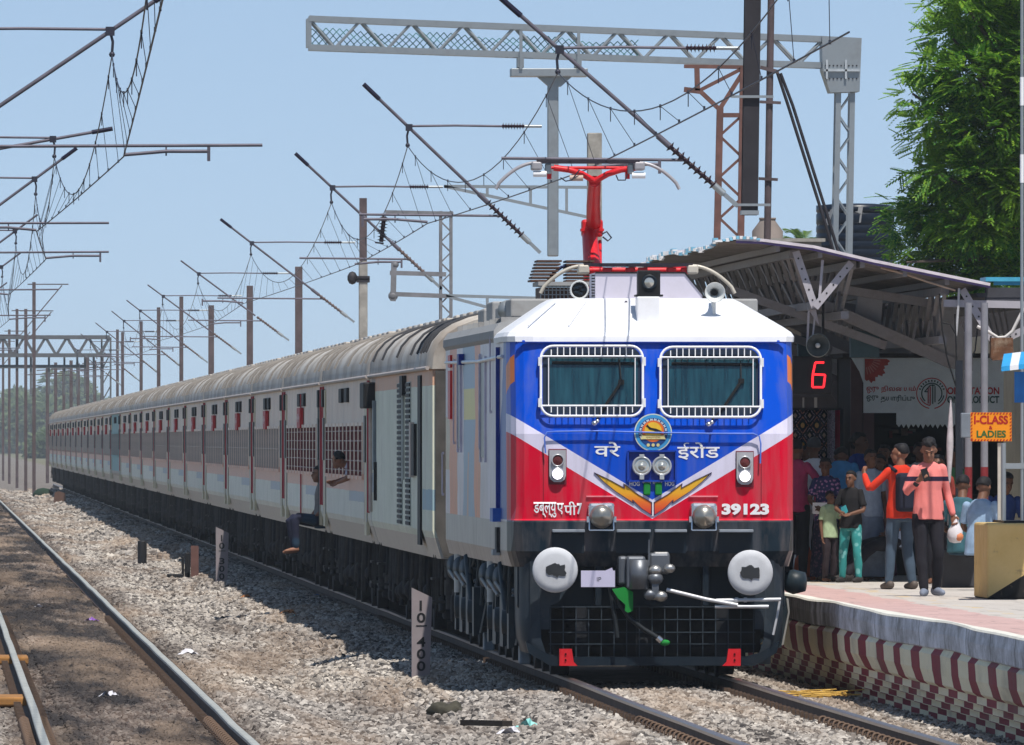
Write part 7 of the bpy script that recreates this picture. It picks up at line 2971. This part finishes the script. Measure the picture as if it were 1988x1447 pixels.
    # ---- on the train
    G = 'passengers seen outside the coaches'
    yd = C0 + PITCH * 2 - .35
    sit = dict(pelvis=(0, .10, .52), ls=(.18, .10, 1.0), rs=(-.18, .10, 1.0), neck=(0, .09, 1.07), head=(0, .04, 1.2), le=(.24, .12, .74), lw=(.14, -.02, .60), re=(-.24, .12, .74), rw=(-.14, -.02, .60),
               lk=(.13, -.36, .58), la=(.14, -.34, .12), rk=(-.13, -.38, .56), ra=(-.13, -.30, .10))
    person('passenger in dark trousers sitting in a coach doorway with feet hanging out', (-1.66, C0 + 2 * PITCH + 1.1, .72), 1.72, -78, sit, skin=SKIN,
           top=cloth_m('faded_grey_shirt', (.22, .20, .19)), bottom=print_m('dark_and_blue_jeans', (.012, .014, .035), (.02, .05, .09), 3), sleeve='short', group=G)
    lean = dict(ls=(.18, -.38, 1.12), rs=(-.18, -.38, 1.12), neck=(0, -.46, 1.16), head=(0, -.56, 1.22), look=(-.7, -.7, -.1), le=(.24, -.42, .96), lw=(.05, -.56, .90), re=(-.24, -.42, .96), rw=(-.10, -.58, .92))
    person('passenger leaning out of a barred coach window, forearms on the sill', (-1.22, C0 + PITCH + 8.8, .98), 1.66, -90, lean, skin=SKIN,
           top=cloth_m('pale_lilac_shirt', (.50, .47, .55)), bottom=cloth_m('black_trousers', (.013, .012, .018)), sleeve='short', group=G)
people()
# ------------------------------------------------------------------ line-side posts and litter
def km_post(X, Y, px0, px1, py0, py1, chars, label, lean=0):
    b = at((px0 + px1) / 2, py1, Y)
    w = (px1 - px0) / (FPX / (Y - CAM.y))
    zt, zb = at((px0 + px1) / 2, py0, Y).z, float(gz(b.x, Y)) - .06
    t = thing('kilometre_post', label, 'marker post', (b.x, Y, zb), 'kilometre posts')
    mb = MB()
    sk = .035
    mb.prism([(b.x - w / 2, zb), (b.x + w / 2 - .02, zb), (b.x + w / 2 + .01, zt - .10 * w / .2), (b.x - w / 2, zt)], Y - .05, Y + .05)
    mb.build('post', M('post_lilac_concrete', (.30, .255, .265), .85, 0, .15, 6, (.19, .21, .20), .5), t)
    mb = MB()
    n = len(chars)
    H = zt - zb
    for i, ch in enumerate(chars):
        z1 = zt - H * (.13 + .73 * i / n)
        z0 = z1 - H * .73 / n * .82
        if ch == '-':
            mb.box((b.x, Y - .052, z0 + (z1 - z0) * .9), (w * .55, .004, .012))
        else:
            text_mb(mb, ch, b.x - w * .24, b.x + w * .20, z0, z1, Y - .053, 0, bold=.02, keep=False) if ch != '1' else mb.box((b.x - w * .04, Y - .053, (z0 + z1) / 2), (.025, .004, z1 - z0))
    mb.build('numerals', m_black, t)

km_post(-2.12, 10.0, 799, 837, 1141, 1330, ['1', '0', '-', '4', '0', '0'], 'near pale concrete post numbered 10 over 400 in the ballast')
km_post(-2.0, 112.0, 419, 443, 1023, 1122, ['1', '0', '-', '3', '0', '0'], 'far pale concrete post numbered 10 over 300 beside the coaches')

def stub(px, py0, py1, w, Y, mat, label, cat, shape='round', name='stub_post'):
    b = at(px, py1, Y)
    h = at(px, py0, Y).z - b.z
    z = float(gz(b.x, Y)) - .05
    mb = MB()
    zt = at(px, py0, Y).z
    if shape == 'round':
        mb.lathe([(w / 2, 0), (w / 2, zt - z - .03), (w / 2 * .9, zt - z), (.001, zt - z)], (b.x, Y, z), (0, 0, 1), 14)
    elif shape == 'channel':
        mb.box((b.x, Y, (zt + z) / 2), (w, .02, zt - z))
        for s in (-1, 1):
            mb.box((b.x + s * (w / 2 - .01), Y + .06, (zt + z) / 2), (.02, .10, zt - z))
        mb.box((b.x, Y + .06, zt + .004), (w * .9, .10, .012))
    else:
        mb.box((b.x, Y, (zt + z) / 2), (w, w, zt - z), bev=.02)
    tag(mb.build(name, mat, None, origin=(b.x, Y, z)), label, cat)

stub(276, 1050, 1097, .20, 154, m_black, 'short black round stub post in the ballast', 'post')
stub(378, 1061, 1130, .15, 122, m_rust, 'rust brown channel post beside the far numbered post', 'post', 'channel')
stub(364, 1073, 1130, .11, 122.4, m_black, 'black slab leaning against the rust brown post', 'post', 'square', 'black_slab')
stub(355, 1080, 1130, .05, 122.2, m_black, 'thin black rod left of the black slab', 'post', 'square', 'black_rod')
b = at(340, 1121, 121.6)
tag(MB().box((b.x, 121.6, b.z), (.32, .2, .13), bev=.02).build('black_block', m_black, None, origin=(b.x, 94.6, b.z - .07)), 'low black block lying left of the rust brown post', 'block')
b = at(117, 978, 416)
mb = MB()
mb.prism([(b.x - .32, b.z - .25), (b.x - .22, b.z + .45), (b.x - .05, b.z + .50), (b.x + .20, b.z + .42), (b.x + .30, b.z - .25)], 416, 416.4)
tag(mb.build('brown_stump', M('brown_stump_bark', (.13, .07, .05), .9), None, origin=(b.x, 416, b.z - .3)), 'rough brown stump far away beside the train\'s end', 'stump')
b = at(84, 962, 490)
mb = MB().ball((b.x, 490, b.z), .5, 12, 0, (1, .8, .7))
tag(mb.build('dark_bush', M('dark_bush_green', (.015, .035, .02), .9), None, origin=(b.x, 490, b.z - .3)), 'small dark bush far away left of the brown stump', 'bush')

def litter():
    G = 'litter on the ballast'
    rg = random.Random(8)
    cols = dict(white=M('white_litter_plastic', (.70, .68, .72), .4), teal=M('teal_litter_plastic', (.25, .60, .56), .4), pink=M('pink_litter_wrapper', (.62, .20, .38), .4), purple=M('purple_litter_wrapper', (.24, .10, .42), .4), orange=M('orange_litter_rag', (.55, .24, .10), .8), blue=M('blue_litter_cap', (.08, .16, .40), .5), yellow=M('yellow_straw', (.60, .36, .08), .8), green=M('green_litter_plastic', (.05, .42, .25), .5))
    items = [(517, 1184, 'pink', 'crumpled pink and white wrapper at the train shadow\'s edge', .16), (572, 1208, 'teal', 'teal and white crumpled bottle bag at the train shadow\'s edge', .24), (560, 1192, 'orange', 'orange scrap beside the teal bottle bag', .18), (178, 1206, 'purple', 'purple and white wrapper between the left rails', .14), (365, 1272, 'white', 'white crumpled plastic against the left track\'s right rail', .18), (615, 1156, 'blue', 'small blue cap on the rail side under the coaches', .06), (404, 1256, 'white', 'tiny white scrap right of the left track', .07), (608, 1240, 'teal', 'pale teal scrap below the teal bottle bag', .10), (478, 1160, 'orange', 'orange brown scrap near the far numbered post', .12), (820, 1396, 'green', 'tiny green scrap near the bottom centre', .06), (1030, 1415, 'teal', 'flat grey teal bottle bag near the bottom centre', .22), (990, 1425, 'white', 'white plastic scrap left of the flat bottle bag', .16), (885, 1396, 'white', 'white scrap next to the dark rock', .12), (1600, 1352, 'white', 'white crumpled scrap beside the right rail', .14), (212, 1352, 'white', 'pale stick-like scrap between the left rails', .14), (76, 1180, 'white', 'pale scrap far up between the left rails', .12), (240, 1175, 'green', 'tiny green scrap right of the left track\'s rail', .05)]
    for px, py, c, lab, s in items:
        p = atz(px, py, -.17)
        p = atz(px, py, float(gz(p.x, p.y)) + .05)
        mb = MB()
        n = 9
        rows = []
        for i in range(5):
            rows.append([(p.x + 1.5 * s * (k / 8 - .5) + rg.uniform(-.01, .01), p.y + s * .8 * (i / 4 - .5), p.z + .5 * s * rg.uniform(-.1, 1) * math.sin(math.pi * k / 8)) for k in range(n)])
        mb.grid(rows)
        o = mb.build('litter_scrap', cols[c], None, origin=tuple(p))
        tag(o, lab, 'litter', G)
    # straw bundle by the right rail
    p = atz(1570, 1352, -.12)
    mb = MB()
    for k in range(40):
        a = p + Vector((rg.uniform(-.28, .3), rg.uniform(-.5, .5), rg.uniform(0, .05)))
        mb.tube([a, a + Vector((rg.uniform(.1, .35), rg.uniform(-.2, .2), rg.uniform(-.02, .03)))], .006, 4)
    tag(mb.build('straw_bundle', cols['yellow'], None, origin=tuple(p)), 'yellow straw heap on the ballast beside the right rail', 'straw')
    # rock and charred plank
    p = atz(868, 1382, -.16)
    bm = MB().ball(p, .15, 16, 0, (1.25, .8, .62))
    bm.v = [(v[0] + .03 * math.sin(v[2] * 40 + v[1] * 21), v[1], v[2] + .025 * math.sin(v[0] * 34)) for v in bm.v]
    tag(bm.build('dark_rock', M('mossy_rock', (.06, .055, .04), .9, 0, .4, 9), None, origin=tuple(p)), 'dark mossy rock on the ballast near the bottom centre', 'rock')
    a, b = atz(903, 1403, -.13), atz(985, 1405, -.13)
    tag(MB().bar(a, b, .12, .05).build('charred_plank', M('charred_wood', (.035, .028, .024), .9), None, origin=tuple(a)), 'short charred plank lying right of the dark rock', 'plank')
    for py, lab in ((1281, 'upper ochre marker slab beside the leftmost rail'), (1360, 'lower ochre marker slab beside the leftmost rail')):
        p = atz(26, py, -.10)
        tag(MB().box((p.x, p.y, p.z), (.34, 1.6, .09), bev=.02).build('ochre_slab', M('ochre_paint', (.36, .17, .05), .85, 0, .4, 5, (.14, .09, .06), .6), None, origin=tuple(p)), lab, 'slab', 'ochre slabs')
litter()

# ------------------------------------------------------------------ trees
def leaf_mat(name, dark, light, yellow):
    t = NT(name)
    g = t.n('ShaderNodeNewGeometry')
    c = t.ramp(g.outputs['Random Per Island'], [(0, dark), (.6, light), (.92, yellow), (1, yellow)])
    n = t.ramp(t.noise(.9, 3), [(.40, 0.), (.62, 1.)])
    c = t.mix(t.math('MULTIPLY', n, .55), c, yellow)
    m = t.base(c, .5)
    tr = t.n('ShaderNodeBsdfTranslucent')
    t.sock(tr.inputs[0], c)
    mx = t.n('ShaderNodeMixShader')
    mx.inputs[0].default_value = .42
    out = t.t.nodes['Material Output']
    t.l(t.b.outputs[0], mx.inputs[1])
    t.l(tr.outputs[0], mx.inputs[2])
    t.l(mx.outputs[0], out.inputs[0])
    return m
m_leaf = leaf_mat('feathery_leaf', (.022, .105, .018), (.085, .26, .028), (.28, .46, .040))
m_bark = M('grey_bark', (.12, .095, .075), .9, 0, .3, 6)

def fronds(centres, n, rng, fl=.34, lw=.030, ll=.075, pairs=9, droop=.35, out=None):
    """pinnate sprays: centre xyz + radius xyz of clumps"""
    C = np.array(centres, float)
    wts = C[:, 3] * C[:, 4] * C[:, 5]
    idx = rng.choice(len(C), n, p=wts / wts.sum())
    d = rng.normal(size=(n, 3))
    d /= np.linalg.norm(d, axis=1, keepdims=True)
    rr = rng.uniform(.45, 1.0, (n, 1)) ** .5
    base = C[idx, :3] + d * rr * C[idx, 3:6]
    ax = d + rng.normal(size=(n, 3)) * .55
    ax[:, 2] = ax[:, 2] * .6 - .05
    ax /= np.linalg.norm(ax, axis=1, keepdims=True)
    upv = np.array([0, 0, 1.0]) + rng.normal(size=(n, 3)) * .35
    sd = np.cross(ax, upv)
    sd /= np.linalg.norm(sd, axis=1, keepdims=True)
    up = np.cross(sd, ax)
    L = fl * rng.uniform(.6, 1.2, (n, 1))
    V, F = [], []
    off = 0
    for k in range(pairs):
        u = (k + .5) / pairs
        p = base + ax * L * u - up * 0 + np.array([0, 0, -1.0]) * (droop * L * u * u)
        ln = ll * (1 - .45 * abs(u - .45) * 1.6)
        for s in (-1, 1):
            tip = p + (sd * s * .88 + ax * .42) * ln + np.array([0, 0, -1]) * ln * .25
            w = ax * (lw * .5)
            q = np.stack([p - w * .6, (p + tip) / 2 - w * 1.2, tip, (p + tip) / 2 + w * 1.2], 1)
            V.append(q.reshape(-1, 3))
    v = np.concatenate(V)
    f = np.arange(len(v)).reshape(-1, 4)
    return v, f

def leaf_obj(name, v, f, mat, parent):
    w = world_of(parent) if parent else Vector((0, 0, 0))
    me = bpy.data.meshes.new(name)
    me.from_pydata((v - np.array(w)).tolist(), [], f.tolist())
    me.materials.append(mat)
    o = bpy.data.objects.new(name, me)
    COL.objects.link(o)
    o.parent = parent
    return o

def big_tree():
    rng = np.random.default_rng(11)
    Y = 66.0
    base = Vector((10.6, Y, -.3))
    t = thing('tamarind_tree', 'large feathery green tree behind the canopy at the right edge', 'tree', tuple(base))
    # clumps along the outline seen in the picture, with depth around y
    spots = [(1900, 30, 75), (1960, 60, 90), (1840, 70, 55), (1800, 130, 48), (1900, 150, 90), (1775, 190, 38), (1985, 190, 90), (1835, 225, 62), (1930, 260, 95), (1800, 265, 40), (1880, 330, 85), (1810, 330, 45), (1770, 340, 30), (1975, 350, 90), (1760, 400, 48), (1830, 410, 72), (1905, 430, 85), (1740, 440, 34), (1980, 470, 95), (1800, 480, 60), (1870, 510, 75), (1760, 500, 38), (1930, 540, 80), (2060, 120, 120), (2060, 330, 130), (2080, 520, 120), (1930, -40, 70), (1860, -20, 50), (2010, -60, 120), (1825, 20, 34), (2120, 220, 150)]
    C, lim = [], MB()
    s = FPX / (Y - CAM.y)
    for px, py, r in spots:
        for k in range(3 if r > 60 else 2):
            dy = rng.uniform(-1.6, 1.6)
            p = at(px + rng.uniform(-10, 10), py + rng.uniform(-10, 10), Y + dy)
            rr = r / s * rng.uniform(.75, 1.0)
            C.append((p.x, p.y, p.z, rr, rr * 1.1, rr * .72))
    v, f = fronds(C, 20000, rng, .36, .044, .085, 8, droop=.16)
    leaf_obj('crown', v, f, m_leaf, t)
    mb = MB()
    top = Vector((10.6, Y, 4.6))
    mb.tube([base, (base + top) / 2 + Vector((.15, 0, 0)), top], [.42, .34, .26], 12)
    for c in C[::2]:
        q = Vector(c[:3])
        m_ = top.lerp(q, .5) + Vector((0, 0, .35))
        mb.tube([top - Vector((0, 0, .3)), m_, q], [.11, .06, .018], 6)
    mb.build('trunk', m_bark, t)
big_tree()

def small_palm():
    rng = np.random.default_rng(2)
    Y = 95
    c = at(1560, 478, Y)
    t = thing('palm_tree', 'pale green palm top showing behind the parapet', 'tree', (c.x, Y, -.3))
    MB().tube([(c.x, Y, -.3), (c.x + .1, Y, c.z * .5), (c.x, Y, c.z)], [.16, .13, .11], 8).build('trunk', m_bark, t)
    V, F = [], []
    for k in range(22):
        a = rng.uniform(0, 6.28)
        e = rng.uniform(.1, 1.2)
        L_ = rng.uniform(.5, .75)
        d = np.array([math.cos(a) * math.cos(e), math.sin(a) * math.cos(e), math.sin(e)])
        sd = np.array([-math.sin(a), math.cos(a), 0])
        for j in range(16):
            u = j / 15
            p = np.array(c) + d * L_ * u + np.array([0, 0, -.35 * u * u])
            for s_ in (-1, 1):
                tip = p + sd * s_ * .17 * (1 - .6 * u) + d * .10 + np.array([0, 0, -.06])
                w = d * .014
                b = len(V)
                V += [p - w, p + w, tip]
                F.append((b, b + 1, b + 2))
    me = bpy.data.meshes.new('crown')
    w = world_of(t)
    me.from_pydata([tuple(np.array(q) - np.array(w)) for q in V], [], F)
    me.materials.append(leaf_mat('palm_leaf', (.05, .12, .05), (.09, .19, .07), (.20, .30, .06)))
    o = bpy.data.objects.new('crown', me)
    COL.objects.link(o)
    o.parent = t
small_palm()

def far_trees():
    rng = np.random.default_rng(21)
    G = 'hazy trees beyond the end of the train'
    m = leaf_mat('far_leaf', (.09, .14, .08), (.14, .20, .11), (.22, .29, .13))  # greyish green puts some of the haze into the leaf colour
    specs = [(75, 815, 62, 2500), (112, 775, 66, 2900), (95, 866, 26, 1900), (20, 835, 70, 2600), (150, 800, 52, 3000), (185, 808, 46, 3050), (45, 800, 60, 2950), (130, 835, 44, 2700)]
    labs = ['broad hazy tree directly left of the train end', 'tall hazy tree rising over the end of the train', 'low bright green bush left of the train end', 'wide hazy tree behind the far left masts', 'hazy tree over the last coaches', 'second hazy tree over the last coaches', 'pale hazy tree behind the far masts and the portal', 'low hazy tree hidden partly by the last coach']
    for (px, py, r, Y), lab in zip(specs, labs):
        c = at(px, py, Y)
        s = FPX / (Y - CAM.y)
        rr = r / s
        t = thing('far_tree', lab, 'tree', (c.x, Y, -.4), G)
        C = []
        for k in range(12):
            d = rng.normal(size=3)
            d /= np.linalg.norm(d)
            C.append((c.x + d[0] * rr * .6, Y + d[1] * rr * .6, max(.8, c.z + d[2] * rr * .5), rr * .45, rr * .45, rr * .38))
        v, f = fronds(C, 1300, rng, 2.2, .6, 1.2, 4)
        leaf_obj('crown', v, f, m, t)
        MB().tube([(c.x, Y, -.5), (c.x, Y, c.z)], [.25, .12], 8).build('trunk', m_bark, t)
far_trees()

# ------------------------------------------------------------------ air
def haze():
    x0, x1, y0, y1, z0, z1 = -935, 935, -165, 3250, -6.0, 26.0
    mb = MB().box(((x0 + x1) / 2, (y0 + y1) / 2, (z0 + z1) / 2), (x1 - x0, y1 - y0, z1 - z0))
    m = bpy.data.materials.new('haze')
    m.use_nodes = True
    n = m.node_tree.nodes
    n.remove(n['Principled BSDF'])
    pv = n.new('ShaderNodeVolumePrincipled')
    pv.inputs['Color'].default_value = (.82, .90, .97, 1)
    pv.inputs['Density'].default_value = .00012
    m.node_tree.links.new(pv.outputs[0], n['Material Output'].inputs['Volume'])
    o = mb.build('haze', m)
    kind(o, 'stuff')
    tag(o, 'thin pale blue air over the railway', 'haze')
haze()
